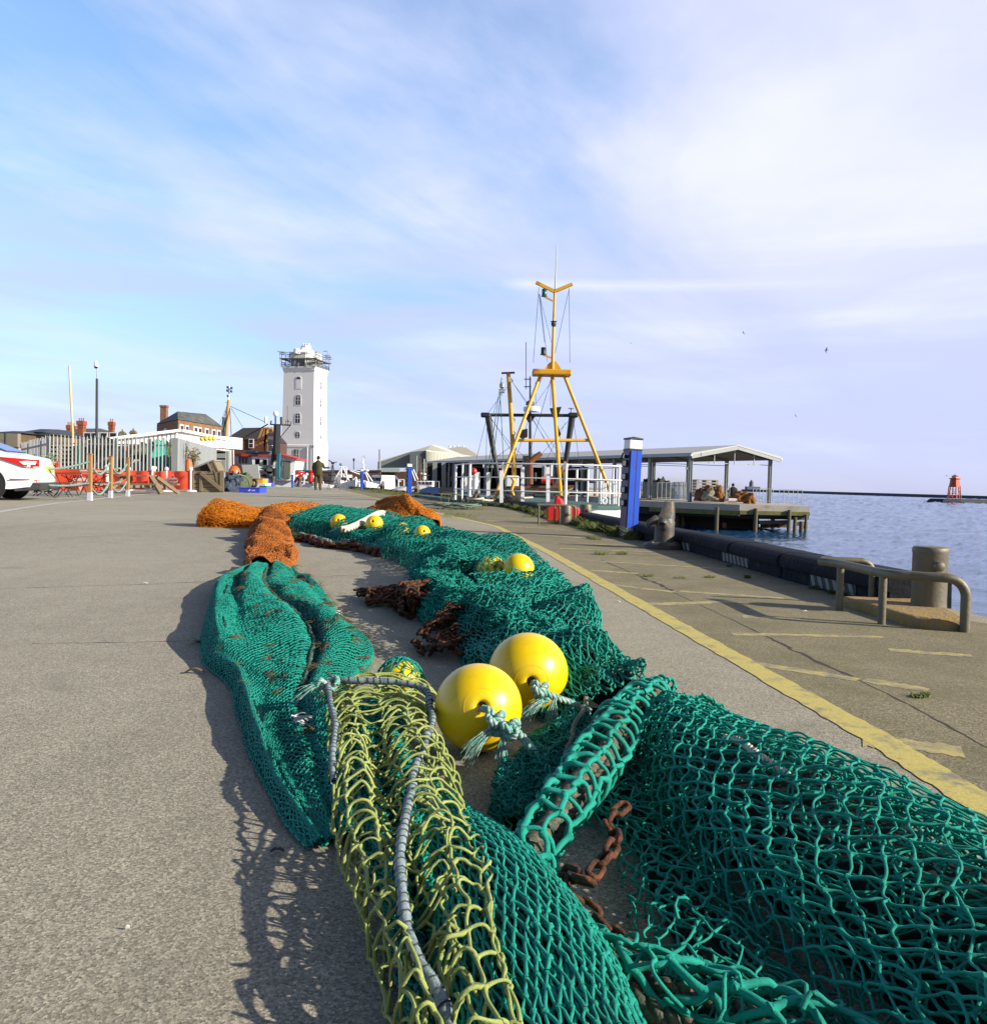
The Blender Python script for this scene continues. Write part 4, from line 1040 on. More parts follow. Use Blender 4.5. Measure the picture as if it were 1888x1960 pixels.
dup(hp0, at_ground(716, 943), 'small grey handrail beyond the second nearest blue post', .3, .85)
dup(hp0, at_ground(676, 937), 'tiny grey handrail under the red and white boat', .3, .85)
# short drum bollards by the red fender
for px, py, s_, lab in ((1075, 1005, 1.0, 'short drum bollard behind the grey handrail with the red fender'), (1121, 1000, .92, 'short drum bollard with a peg standing clear between red fender and blue post'), (878, 966, .9, 'taller of two drum bollards beside the grassy handrail'), (893, 966, .8, 'stubby drum bollard just behind its taller twin at the grassy handrail')):
    g = at_ground(px, py) + Vector((.06 if px == 1075 else .0, .10, 0)); s_ = {1075: .70, 1121: .82, 878: .52, 893: .55}[px]
    t = thing('bollard', g, lab, 'bollard', 'drum bollards along the quay')
    Hh = {1075: .385, 1121: .33, 878: .46, 893: .36}[px]
    MB().lathe([(.118 * s_, -.01), (.112 * s_, .03), (.112 * s_, Hh * s_ - .02), (.10 * s_, Hh * s_)], g, 24).build('drum', m_galv, t, smooth=50)
    MB().lathe([(.025, .04), (.025, .125 * s_ + .012), (.02, .125 * s_ + .016)], g + Vector((0, 0, .22 * s_)), 12, Vector((.3, -1, 0)).to_track_quat('Z', 'Y').to_matrix()).build('peg', m_galv, t, smooth=50)
g = at_ground(1080, 1004)
t = thing('plastic_fender', g, 'bright red moulded plastic barrier leaning over the cope beside the trawler', 'barrier')
def ph(px, py, Y): return W(px, py, Y)
Y0 = 12.45
mb = MB()
mb.prism([ph(1046, 972, Y0), ph(1060, 966, Y0), ph(1063, 954, Y0), ph(1073, 954, Y0), ph(1077, 965, Y0), ph(1108, 973, Y0), ph(1108, 1000, Y0), ph(1103, 1001, Y0), ph(1101, 993, Y0), ph(1093, 993, Y0), ph(1090, 998, Y0), ph(1046, 998, Y0)], (0.03, .18, 0))
mb.build('shell', m_red, t, bevel=.02)
MB().tube([ph(1066, 950, Y0 + .05), ph(1064, 966, Y0 + .05)], .04, 10).build('neck', m_red, t, smooth=50)

# blue service posts
def service_post(label, Hp=1.09, w=.2, c=(0, 0, 0), rz=0.0):
    t = thing('service_post', c, label, 'service post', 'blue service posts along the quay', rz)
    b = w / 2
    # body: slightly raked profile, wedge foot on the socket side
    hb = Hp * .868
    mb = MB(); mb.loft([[(-b * .86, -b, 0), (b, -b, 0), (b, b, 0), (-b * .86, b, 0)], [(-b, -b, hb), (b, -b, hb), (b, b, hb), (-b, b, hb)]])
    mb.build('body', m_dblue, t, local=True)
    for x0, x1, nm in ((-b * .80, b * .06, 0), (b * .16, b * .97, 1)):
        MB().loft([[(x0, -b - .012, .01), (x1, -b - .012, .01), (x1, -b - .001, .01), (x0, -b - .001, .01)], [(x0, -b - .012, hb - .004), (x1, -b - .012, hb - .004), (x1, -b - .001, hb - .004), (x0, -b - .001, hb - .004)]]).build('front_panel', m_blue, t, local=True, bevel=.003)
    MB().box((-b * .80 + b * .9, -b - .006, hb * .5), (.012, .008, hb)).build('panel_gap', m_black, t, local=True)
    # socket side with four outlet boxes and a lamp bracket
    for k in range(4):
        z = hb * (.40 + .15 * k)
        mb = MB(); mb.box((-b - .012, 0.0, z), (.03, w * .55, .075)); o = mb.build('outlet_box', m_dark, t, local=True, bevel=.006)
        MB().box((-b - .027, -.02, z), (.008, w * .42, .05)).build('outlet_cover', m_steel, o, local=True)
    mb = MB(); mb.tube([(-b, -.02, hb * .92), (-b - .05, -.03, hb * .95), (-b - .07, -.05, hb * .9)], .018, 10); mb.build('outlet_plug', m_black, t, smooth=50, local=True)
    MB().box((0, 0, hb + .008), (w * 1.06, w * 1.06, .016)).build('collar', m_black, t, local=True, bevel=.004)
    MB().box((0, 0, hb + .016 + Hp * .046), (w * .98, w * .98, Hp * .092)).build('lamp_housing', m_white, t, local=True, bevel=.006)
    zt = hb + .016 + Hp * .092
    MB().loft([[(-b * 1.09, -b * 1.09, zt), (b * 1.09, -b * 1.09, zt), (b * 1.09, b * 1.09, zt), (-b * 1.09, b * 1.09, zt)], [(-b * 1.09, -b * 1.09, zt + .016), (b * 1.09, -b * 1.09, zt + .016), (b * 1.09, b * 1.09, zt + .016), (-b * 1.09, b * 1.09, zt + .016)], [(-b * .1, -b * .1, zt + .034), (b * .1, -b * .1, zt + .034), (b * .1, b * .1, zt + .034), (-b * .1, b * .1, zt + .034)]]).build('cap', m_black, t, local=True, bevel=.003)
    return t
sp = service_post('nearest blue service post, large, with white lamp head and outlet boxes on its side', 1.085, .148, at_ground(1203, 1031) + Vector((0.0, .09, 0)), .30)
sp.rotation_euler = (0, .032, .30)
def post_at(px, py, htop, label):
    g = at_ground(px, py); s = (py - htop) / FPX * g.y / 1.085
    return dup(sp, g, label, .30, s)
post_at(782, 951, 886, 'second nearest blue service post, seen against the dark canopy shed')
post_at(692, 939, 897, 'slim distant blue service post between the white masted boats')
o = post_at(559, 933.5, 905, 'farthest blue service post in front of the white and red trawler cabin')

# ------------------------------------------------------------------ weeds and grass along the cope
m_grass, nt, N, b = node_mat('grass_blades')
c = mixc(nt, noise(nt, position(nt), 6, 4), (.05, .085, .012, 1), (.13, .15, .025, 1))
c = mixc(nt, ramp(nt, noise(nt, position(nt), 17, 3), [(.5, 0.0), (.7, .7)]), c, (.17, .14, .05, 1))
nt.links.new(c, b.inputs['Base Color']); b.inputs['Roughness'].default_value = .7
def blades(cs, seed):
    rs = np.random.RandomState(seed); P = []; R = []
    t = np.linspace(0, 1, 4)
    for (x, y, rad, h, n) in cs:
        a = rs.rand(n) * 2 * PI; rr = rad * np.sqrt(rs.rand(n)); hh = h * (.35 + .8 * rs.rand(n))
        bx_, by_ = x + rr * np.cos(a), y + rr * np.sin(a) ; la = rs.rand(n) * 2 * PI; ll = hh * (.2 + .7 * rs.rand(n))
        pts = np.stack([bx_[:, None] + np.cos(la)[:, None] * ll[:, None] * t ** 2, by_[:, None] + np.sin(la)[:, None] * ll[:, None] * t ** 2, hh[:, None] * (t - .25 * t ** 2) + .002], -1)
        P.append(pts); R.append(np.repeat((.0016 + h * .018 * (.6 + .6 * rs.rand(n)))[:, None], 4, 1) * np.array([1, .9, .6, .12]))
    return tubes(np.vstack(P), np.vstack(R), 3)
cs = []
xa = lambda y: float(np.interp(y, [c[1] for c in COPE], [c[0] for c in COPE]))
for _ in range(150):
    y = 9.0 + 12.5 * rnd.random() ** 1.0
    cs.append((xa(y) - abs(rnd.gauss(.03, .10)), y, .10, rnd.uniform(.05, .17), 55))
for _ in range(60):
    y = rnd.uniform(21, 27); cs.append((xa(y) - rnd.uniform(0, .8), y, .25, rnd.uniform(.08, .22), 50))
for _ in range(70):
    y = rnd.uniform(27, 52); cs.append((xa(y) - rnd.uniform(0, .7), y, .3, rnd.uniform(.08, .25), 40))
for _ in range(16):
    y = rnd.uniform(3.9, 5.0); cs.append((xa(y) - rnd.uniform(.0, .04), y, .03, rnd.uniform(.02, .05), 30))
for px, py, rad, h in ((1358, 1106, .035, .02), (1430, 1107, .02, .03), (1395, 1085, .02, .02), (1755, 1335, .02, .012), (1770, 1334, .012, .015), (1150, 1062, .06, .05), (1130, 1031, .05, .05), (1140, 1033, .06, .05), (1190, 1062, .05, .04), (1300, 1107, .04, .015), (1240, 1104, .03, .02), (1085, 998, .12, .12), (1060, 1002, .1, .1), (1105, 1000, .15, .12), (1700, 1172, .03, .06), (1715, 1165, .03, .06), (870, 986, .2, .07), (1010, 990, .15, .06), (1040, 1006, .08, .03), (880, 990, .3, .08), (850, 980, .3, .08), (900, 975, .3, .1)):
    g = G(px, py); cs.append((g.x, g.y, rad, h, 70))
o = np_object('grass_tufts', *blades(cs, 5), m_grass); tag(o, 'green and straw coloured grass and weeds growing along the cope and in paving joints', kind='stuff')
# a coil of pale rope and netting dumped in the far grass by the handrail
t = thing('mooring_rope', at_ground(862, 975), 'pale green mooring rope heaped in the grass at the foot of a handrail', 'rope')
rs = np.random.RandomState(3)
g = at_ground(866, 974)
pts = [(g.x + math.cos(a * 1.7) * (.3 + .2 * math.sin(a * .9)) + .2 * math.sin(a * .31), g.y + math.sin(a * 1.7) * .5, .04 + .07 * abs(math.sin(a * .6))) for a in np.linspace(0, 26, 60)]
net_part('rope', rope_strands(pts, .016, .09, 15), m_rope_grey, t)
t = thing('mooring_rope', at_ground(930, 958), 'thick straw mooring rope wound round the horned bollard and led to the trawler', 'rope')
g = at_ground(911, 967); pts = [(g.x + .17 * math.cos(a), g.y + .17 * math.sin(a), .10 + .012 * a) for a in np.linspace(0, 10, 26)] + [tuple(g + Vector((.3, .3, .12))), tuple(g + Vector((.75, 1.0, .16))), tuple(g + Vector((1.5, 1.9, .2)))]
net_part('rope', rope_strands(pts, .028, .12, 16), m_rope_cream, t)

# ------------------------------------------------------------------ litter on the ground near the nets
m_scrap = M('white_scrap', (.5, .52, .52, 1), .8)
for i, (px, py, lab) in enumerate([(1045, 1634 * 0 + 1240, ''), ]): pass
def scrap(px, py, L, rz, mat, label, name, cat, group=None):
    g = G(px, py); t = MB(); n = 6
    ring = []
    for k in range(n + 1):
        s = k / n; w = L * .18 * math.sin(PI * (.08 + .84 * s)) ; ring.append([(-L / 2 + L * s, -w, .003 + .012 * L / .05 * math.sin(PI * s)), (-L / 2 + L * s, 0, .006 + .012 * L / .05 * math.sin(PI * s)), (-L / 2 + L * s, w, .003 + .012 * L / .05 * math.sin(PI * s)), (-L / 2 + L * s, 0, .0015 + .010 * L / .05 * math.sin(PI * s))])
    t.loft(ring); o = t.build(name, mat, smooth=60); o.location = g; o.rotation_euler = (0, 0, rz); tag(o, label, cat, group); return o
scrap(1043, 1239, .03, .1, m_scrap, 'white feather on the asphalt between cod end and long net', 'feather', 'feather')
scrap(277, 1119, .03, .5, m_scrap, 'white scrap lying alone on open asphalt towards the orange tube', 'litter_scrap', 'litter')
scrap(373, 1290, .055, .15, m_weed, 'curled brown strip of dried weed left of the teal cod end', 'weed_strip', 'weed')
scrap(244, 1781, .005, .3, m_scrap, 'tiny white fleck on the pale foreground asphalt', 'litter_scrap', 'litter')
scrap(530, 1634, .02, .2, m_dark, 'dark chip in the net shadow on the foreground asphalt', 'litter_chip', 'litter')
scrap(1183, 1154, .02, .0, m_scrap, 'white fleck right beside the yellow line', 'litter_scrap', 'litter')
scrap(1540, 1172, .02, .3, m_scrap, 'white fleck on the paving near the striped cope', 'litter_scrap', 'litter')
# ================================================================== BOATS, PIER, WATERSIDE
m_yel = M('yellow_mast_paint', (.66, .34, .010, 1), .45, var=.18, vs=1.6, col2=(.26, .10, .02, 1), f2=.63)
m_bsteel = M('black_steel', (.018, .017, .018, 1), .5, var=.4, vs=2)
m_hullw = M('white_hull_paint', (.76, .76, .73, 1), .5, var=.06, vs=.8, col2=(.55, .38, .22, 1), f2=.74)
m_rustw = M('rust_stained_white', (.66, .60, .5, 1), .6, var=.12, vs=2, col2=(.42, .16, .04, 1), f2=.56)
m_rust2 = M('rust_brown_paint', (.16, .055, .025, 1), .8, var=.4, vs=4)
m_deck = M('green_deck', (.05, .12, .10, 1), .8, var=.3)
m_wire = M('wire', (.05, .055, .06, 1), .5)
m_glass = M('dark_window', (.012, .014, .018, 1), .08, var=.2, spec=.8)
m_ropeg = M('green_stay', (.05, .12, .10, 1), .7)
T3 = lambda x, y: (793 + .289 * x, 453.1 + .289 * y)       # plan units of the trawler detail
def P3(x, y, Y): return W(*T3(x, y), Y)
YT = 24.0
t = thing('trawler', (1.6, 24, -.6), 'moored trawler with tall yellow tripod mast, black gantry and white tube rails', 'fishing boat')
# hull with rounded stern towards the viewer
def hull_ring(z, wd, y0, y1, nose):
    pts = []
    for k in range(9):
        a = PI * k / 8; pts.append((-math.cos(a) * wd, y0 + nose * (1 - math.sin(a))))
    pts += [(wd, y1 - 3), (0.0, y1), (-wd, y1 - 3)]
    return [(1.62 + x - (y - 21) * .23, y, z) for x, y in pts]
MB().loft([hull_ring(-2.5, 1.7, 21.6, 36, 1.2), hull_ring(-1.2, 1.9, 21.0, 37, 1.3), hull_ring(.02, 2.02, 20.6, 38, 1.4)]).build('hull', m_hullw, t, smooth=35)
MB().loft([hull_ring(.021, 2.06, 20.55, 38, 1.4), hull_ring(.085, 2.06, 20.55, 38, 1.4)]).build('deck', m_deck, t)
# rails: around the stern
ringp = [Vector(p) for p in hull_ring(.05, 2.0, 20.65, 38, 1.4)][:9]
left_far = Vector((1.62 - 2.0 - (24 - 21) * .23, 24, .05)); right_far = Vector((1.62 + 2.0 - (27 - 21) * .23, 27, .05))
path = lerp_path([left_far, ringp[0]] + ringp[1:8] + [ringp[8], right_far], .5)
for hz, r in ((1.0, .017), (.66, .013), (.34, .013)):
    mb = MB(); mb.tube([p + Vector((0, 0, hz)) for p in path], r, 8); mb.build('rail', m_white, t, smooth=60)
for i, p in enumerate(path):
    if i % 2 == 0: MB().tube([p, p + Vector((0, 0, 1.02))], .026 if i % 4 else .036, 8).build('stanchion', m_white, t, smooth=60)
for x in (575, 715, 883):
    q = P3(x, 1760, 20.9); MB().beam(P3(x, 1762, 20.9), P3(x, 1525 if x > 600 else 1548, 20.9), .085, .07).build('stanchion', m_white, t)
# yellow tripod
def bar(pts, r, nm, mat, n=10, parent=None): return MB().tube(pts, r, n).build(nm, mat, parent or t, smooth=60)
bar([P3(838, 905, YT), P3(520, 1760, YT - 1.5)], .047, 'mast_leg', m_yel)
bar([P3(910, 905, YT), P3(968, 1720, YT - 2.3)], .050, 'mast_leg', m_yel)
bar([P3(985, 905, YT), P3(1328, 1772, YT - .6)], .047, 'mast_leg', m_yel)
bar([P3(672, 1348, YT - .7), P3(1150, 1348, YT - .25)], .045, 'cross_bar', m_yel)
mb = MB(); mb.bxp(*T3(783, 0)[:1], *T3(1040, 0)[:1], T3(0, 875)[1], T3(0, 912)[1], YT - .3, .6); plat = mb.build('mast_platform', m_yel, t, bevel=.03)
mb = MB(); mb.prism([P3(860, 876, YT), P3(880, 845, YT), P3(905, 825, YT), P3(935, 825, YT), P3(955, 850, YT), P3(970, 876, YT)], (0, .12, 0)); mb.build('mast_bracket', m_yel, plat)
bar([P3(913, 880, YT), P3(915, 760, YT), P3(921, 560, YT), P3(928, 360, YT)], [.050, .042, .036, .032], 'topmast', m_yel)
mb = MB(); mb.beam(P3(925, 362, YT), P3(803, 302, YT), .09, .085); mb.beam(P3(925, 362, YT), P3(1044, 313, YT), .09, .085); mb.build('mast_yoke', m_yel, t)
bar([P3(930, 365, YT), P3(935, 250, YT), P3(941, 58, YT)], [.024, .018, .010], 'whip_aerial', m_steel)
for (x0, y0, x1, y1, top) in ((915, 425, 858, 395, 350), (912, 805, 852, 782, 738)):
    br = MB(); br.beam(P3(x0, y0, YT), P3(x1, y1, YT), .06, .04); o = br.build('lamp_bracket', m_yel, t)
    MB().lathe([(.06, 0), (.09, 0), (.066, .03), (.066, .19), (.072, .20)], P3(x1, y1, YT), 12).build('mast_lamp', M('green_lamp_glass', (.01, .10, .09, 1), .2) if top == 350 else m_black, o, smooth=40)
mb = MB(); c0 = P3(921, 575, YT); mb.lathe([(.03, -.10), (.06, -.06), (.075, 0), (.06, .04), (.095, .06), (.03, .075)], c0, 12); mb.build('mast_fitting', m_dark, t, smooth=40)
mw = MB()
for a, b_ in (((823, 335), (786, 835)), ((1023, 340), (1028, 835)), ((826, 380), (905, 700)), ((828, 380), (880, 830)), ((1022, 350), (930, 770)), ((824, 380), (860, 700)), ((890, 980), (800, 1110)), ((640, 950), (745, 1110)), ((642, 955), (770, 1130)), ((500, 1200), (640, 1380)), ((800, 1200), (930, 1400)), ((780, 1200), (910, 1430)), ((1020, 1220), (960, 1280)), ((800, 960), (802, 1110)), ((945, 1240), (990, 1460)), ((930, 1340), (830, 1450)), ((900, 950), (900, 1120)), ((480, 1190), (410, 1470)), ((690, 1350), (540, 1460)), ((640, 960), (470, 1190)), ((500, 1190), (690, 1500)), ((1000, 1230), (860, 1500)), ((760, 1195), (640, 1560)), ((775, 1200), (1000, 1560)), ((915, 900), (700, 1640)), ((480, 1200), (470, 1640)), ((1050, 1200), (1100, 1560)), ((850, 920), (770, 1110)), ((660, 1400), (760, 1480))):
    mw.tube([P3(*a, YT), P3(*b_, YT + .5)], .0065, 4)
mw.build('rigging_wires', m_wire, t)
mw = MB()
for a, b_ in (((562, 1030), (470, 1640)), ((566, 1030), (590, 1500)), ((572, 1035), (500, 1640)), ((560, 1040), (520, 1180)), ((590, 1500), (600, 1650))):
    mw.tube([P3(*a, YT), P3(*b_, YT - .4)], .010, 4)
mw.build('hauling_ropes', m_ropeg, t)
# yellow derrick post with blocks
dp = bar([P3(620, 900, YT + .4), P3(640, 1200, YT + .4), P3(668, 1720, YT + .4)], [.056, .062, .066], 'derrick_post', m_yel, 12)
MB().beam(P3(575, 903, YT + .4), P3(663, 900, YT + .4), .10, .045).build('derrick_head', m_rust2, dp)
mb = MB()
for q in ((578, 940), (574, 960)): mb.lathe([(.01, -.05), (.03, 0), (.01, .05)], P3(*q, YT), 8)
mb.lathe([(.01, -.10), (.075, -.05), (.075, .05), (.01, .10)], P3(580, 985, YT), 10); mb.bxp(*[T3(558, 0)[0], T3(596, 0)[0]], T3(0, 1008)[1], T3(0, 1030)[1], YT, .2)
mb.build('pulley_block', m_steel, dp, smooth=40)
mb = MB()
for yy in (950, 1210, 1300, 1400, 1480): mb.tube([P3(638 + (yy - 950) * .05, yy - 10, YT + .25), P3(650 + (yy - 950) * .05, yy, YT + .2), P3(648 + (yy - 950) * .05, yy + 12, YT + .25)], .012, 5)
mb.build('eye_plate', m_dark, dp)
# black gantry
YB = 27.0
bar([P3(485, 1175, YB), P3(515, 1380, YB), P3(560, 1640, YB)], [.11, .085, .075], 'gantry_leg', m_bsteel)
bar([P3(1045, 1175, YB), P3(1020, 1350, YB), P3(985, 1600, YB)], [.11, .085, .075], 'gantry_leg', m_bsteel)
bar([P3(445, 1180, YB), P3(1080, 1184, YB)], .052, 'gantry_beam', m_bsteel)
for xa_, xb_ in ((438, 500), (1020, 1085)): MB().bxp(T3(xa_, 0)[0], T3(xb_, 0)[0], T3(0, 1163)[1], T3(0, 1194)[1], YB - .15, .3).build('gantry_head', m_bsteel, t, bevel=.04)
bar([P3(765, 925, YB), P3(765, 1190, YB), P3(766, 1480, YB)], [.022, .040, .060], 'gantry_post', m_bsteel)
mb = MB()
for yy in (943, 993): mb.beam(P3(725, yy, YB), P3(773, yy, YB), .03, .03)
mb.tube([P3(738, 1010, YB), P3(738, 698, YB)], .014, 6); mb.build('aerial', m_dark, t)
mb = MB(); mb.prism([P3(728, 1190, YB), P3(765, 1240, YB), P3(800, 1190, YB)], (0, .15, 0)); mb.build('gusset', m_bsteel, t)
rd = MB(); rd.lathe([(.13, -.085), (.25, -.07), (.265, .0), (.25, .07), (.12, .10)], P3(776, 1143, YB - .2), 20); rd.build('radar', m_white, t, smooth=40)
MB().lathe([(.02, -.03), (.14, .0), (.12, .1), (.04, .15)], P3(765, 1115, YB), 14).build('lamp_cluster', m_black, t, smooth=40)
MB().lathe([(.02, -.14), (.02, 0), (.105, .005), (.06, .03)], P3(1037, 1140, YB), 14).build('satellite_dome', m_grey, t, smooth=40)
mb = MB(); mb.prism([P3(896, 1135, YT + .3), P3(973, 1125, YT + .3), P3(950, 1195, YT + .3), P3(915, 1195, YT + .3)], (0, .15, 0)); mb.prism([P3(690, 1320, YT), P3(705, 1280, YT), P3(748, 1270, YT), P3(748, 1325, YT), P3(715, 1336, YT)], (0, .3, 0)); mb.prism([P3(945, 1240, YT + .3), P3(970, 1310, YT + .3), P3(950, 1330, YT + .3)], (0, .2, 0)); mb.build('deck_lamp', m_black, t)
# deck gear
bar([P3(765, 1640, 25), P3(765, 1480, 25)], .088, 'exhaust_stack', m_rust2, 14)
bar([P3(768, 1490, 25), P3(800, 1460, 25), P3(838, 1435, 25)], [.085, .085, .08], 'exhaust_elbow', M('orange_rust', (.22, .08, .02, 1), .8, var=.4), 14)
mb = MB(); mb.bxp(T3(718, 0)[0], T3(760, 0)[0], T3(0, 1450)[1], T3(0, 1640)[1], 25.4, .8); mb.build('funnel_casing', m_bsteel, t)
mb = MB(); mb.prism([P3(610, 1665, 22.6), P3(1048, 1658, 22.6), P3(1052, 1672, 22.6), P3(1030, 1682, 22.6), P3(1012, 1740, 22.6), P3(990, 1740, 22.6), P3(985, 1700, 22.6), P3(725, 1705, 22.6), P3(700, 1752, 22.6), P3(655, 1752, 22.6), P3(640, 1690, 22.6), P3(612, 1680, 22.6)], (0, .5, 0)); mb.build('stern_frame', m_rustw, t)
mb = MB(); mb.beam(P3(610, 1660, 22.5), P3(1050, 1654, 22.5), .5, .06); mb.build('rust_capping', m_rust2, t)
MB().bxp(T3(605, 0)[0], T3(690, 0)[0], T3(0, 1582)[1], T3(0, 1660)[1], 24.2, .8).build('equipment_box', m_white, t, bevel=.03)
mb = MB(); mb.lathe([(.02, -.13), (.10, -.12), (.10, .12), (.02, .13)], P3(870, 1612, 24), 14, Matrix.Rotation(PI / 2, 3, 'Y')); mb.bxp(T3(895, 0)[0], T3(917, 0)[0], T3(0, 1590)[1], T3(0, 1632)[1], 24, .3); mb.build('net_drum', m_red, t, smooth=40)
mb = MB(); mb.tube([P3(640, 1590, 22.2), P3(660, 1620, 22.2), P3(640, 1680, 22.2), P3(655, 1715, 22.2)], .045, 8); mb.build('deck_crane', m_yel, t, smooth=60)
mb = MB(); mb.beam(P3(1000, 1490, 24), P3(960, 1590, 24), .07, .07); mb.beam(P3(960, 1590, 24), P3(930, 1650, 24), .07, .07); mb.build('boom', M('pinkish_paint', (.55, .30, .20, 1), .6), t)
bar([P3(990, 1560, 23.5), P3(1000, 1660, 23.5)], .045, 'bollard_post', m_yel)
for k, (x, y, w_, h_, mat) in enumerate([(860, 1560, 24, 90, m_grey), (905, 1545, 18, 90, m_white), (880, 1600, 16, 50, m_dark), (800, 1590, 16, 60, m_dark), (640, 1635, 18, 40, m_blue), (1090, 1610, 40, 24, m_rust2), (1130, 1612, 30, 20, m_dark), (1180, 1620, 40, 24, m_dark), (1000, 1720, 60, 20, m_rust2), (840, 1715, 110, 20, m_dark), (1080, 1700, 50, 16, m_rope_grey), (620, 1720, 50, 26, m_dark)]):
    X, Yp = T3(x, y); MB().bxp(X - w_ * .145, X + w_ * .145, Yp - h_ * .145, Yp + h_ * .145, 25.5 if k < 8 else 22.3, .5).build('deck_gear', mat, t, bevel=.04)
for x in (1248, 1232, 1262, 1318, 1330, 1290): MB().tube([P3(x, 1770, 21.4), P3(x, 1620 + (x % 7) * 6, 21.4)], .028, 8).build('stanchion', m_white, t, smooth=60)
mb = MB(); a0 = P3(1258, 1750, 20.5); mb.tube([a0 + Vector((.055 * math.cos(a), 0, .07 * math.sin(a))) for a in np.linspace(0, 2 * PI, 15)], .018, 8, caps=False); mb.build('fairlead', m_white, t, smooth=60)
mb = MB(); mb.lathe([(.03, -.36), (.075, -.34), (.075, .1), (.06, .22)], P3(402, 1620, 23), 14); mb.build('bow_fender', m_white, t, smooth=40)
MB().sph(P3(390, 1555, 23), (.10, .10, .10), 16, 10).build('ball_fender', M('dark_red_plastic', (.42, .015, .02, 1), .35), t, smooth=60)
for x, y0, y1 in ((315, 1610, 1700), (340, 1592, 1690), (375, 1580, 1680), (420, 1560, 1700), (488, 1560, 1760)):
    MB().beam(P3(x, y1, 23.2), P3(x, y0, 23.2), .085 if x < 400 else .10, .05).build('bow_plank', m_white, t)

# ------------------------------------------------------------------ pier with open market canopy
m_pile = M('tarred_timber', (.10, .085, .05, 1), .85, var=.4, vs=1.5, stretch=(1, 1, .3), bmp=.6, bs=10)
m_mossp = M('mossy_timber', (.13, .12, .055, 1), .9, var=.4, vs=1.2, col2=(.16, .17, .03, 1), bmp=.4, bs=8)
m_decke = M('pale_concrete_edge', (.40, .36, .30, 1), .85, var=.2, vs=.6, col2=(.22, .20, .15, 1), f2=.62)
m_under = M('shade_dark_timber', (.02, .018, .015, 1), .95, var=.4)  # tone carries the shade below the deck
m_roof = M('pale_roof_sheet', (.40, .395, .37, 1), .6, var=.05, vs=.4)
m_rooflow = M('dark_roof_lining', (.10, .09, .07, 1), .8, var=.2)
m_col = M('grey_green_column', (.27, .29, .27, 1), .55, var=.15)
DZ = -.42
t = thing('pier', (14, 60, DZ), 'timber piled pier with a pale concrete deck edge and mossy beams over the water', 'pier')
P0 = W(1243, 958, 62); P1 = W(1415, 966, 56.5); P2 = W(1549, 967, 56.5)
dk = [(P0.x, P0.y), (P1.x, P1.y), (P2.x, P2.y), (P2.x + 1.5, 66), (-1, 112), (-14, 112)]
MB().prism([(x, y, DZ) for x, y in dk], (0, 0, -.42)).build('deck', m_decke, t)
MB().prism([(x * .985 + .1, y + .5, DZ - .42) for x, y in dk], (0, 0, -.5)).build('beam_frame', m_under, t)
MB().prism([(P0.x - .5, P0.y + 3, DZ - .4), (P2.x - 2.6, P2.y + 2.2, DZ - .4), (P2.x - 2.6, P2.y + 2.2, WATER - 1), (P0.x - .5, P0.y + 3, WATER - 1)], (0, .3, 0)).build('under_deck_shade', m_under, t)  # added dark panel standing for the black shade under the pier
front = [Vector((P0.x, P0.y, 0)), Vector((P1.x, P1.y, 0)), Vector((P2.x, P2.y, 0))]
for a, b_, z0, z1 in ((front[0], front[1], -.84, -1.15), (front[1], front[2], -.80, -1.05)):
    d = (b_ - a).normalized(); n = Vector((d.y, -d.x, 0))
    MB().prism([a + n * .08 + Vector((0, 0, z1)), b_ + n * .08 + Vector((0, 0, z1)), b_ + n * .08 + Vector((0, 0, z0)), a + n * .08 + Vector((0, 0, z0))], -n * .3).build('fascia_beam', m_mossp, t)
for px, y0, y1, r in ((1371, 971, 1018, .13), (1445, 973, 1018, .14), (1509, 976, 1019, .13), (1520, 990, 1019, .13), (1532, 998, 1017, .15), (1541, 985, 1016, .10)):
    p = W(px, y0, 56.4); MB().tube([(p.x, p.y - .05, WATER - 1), (p.x + .02, p.y - .05, p.z)], [r, r * .9], 10).build('pile', m_pile, t, smooth=50)
for k in range(26):
    s = rnd.random(); a = front[0].lerp(front[1], s * 2) if s < .5 else front[1].lerp(front[2], s * 2 - 1)
    y = a.y + rnd.uniform(1.2, 9); MB().tube([(a.x + rnd.uniform(-.3, .3), y, WATER - 1), (a.x, y, -.8)], .15, 8).build('pile', m_pile, t, smooth=50)
for px0, px1, yy, Y in ((1452, 1505, 1000, 57.2), (1446, 1540, 985, 56.9), (1455, 1506, 1007, 58.5), (1520, 1546, 992, 56.8), (1522, 1543, 1003, 56.9)):
    MB().beam(W(px0, yy, Y), W(px1, yy - 1, Y), .2, .24).build('cross_beam', m_pile, t)
for px, py in ((1384, 1004), (1467, 1003), (1488, 1003), (1540, 1006)):
    MB().bxp(px, px + 6, py - 4, py + 8, 58, .4).build('tyre_fender', m_rust2, t, bevel=.1)
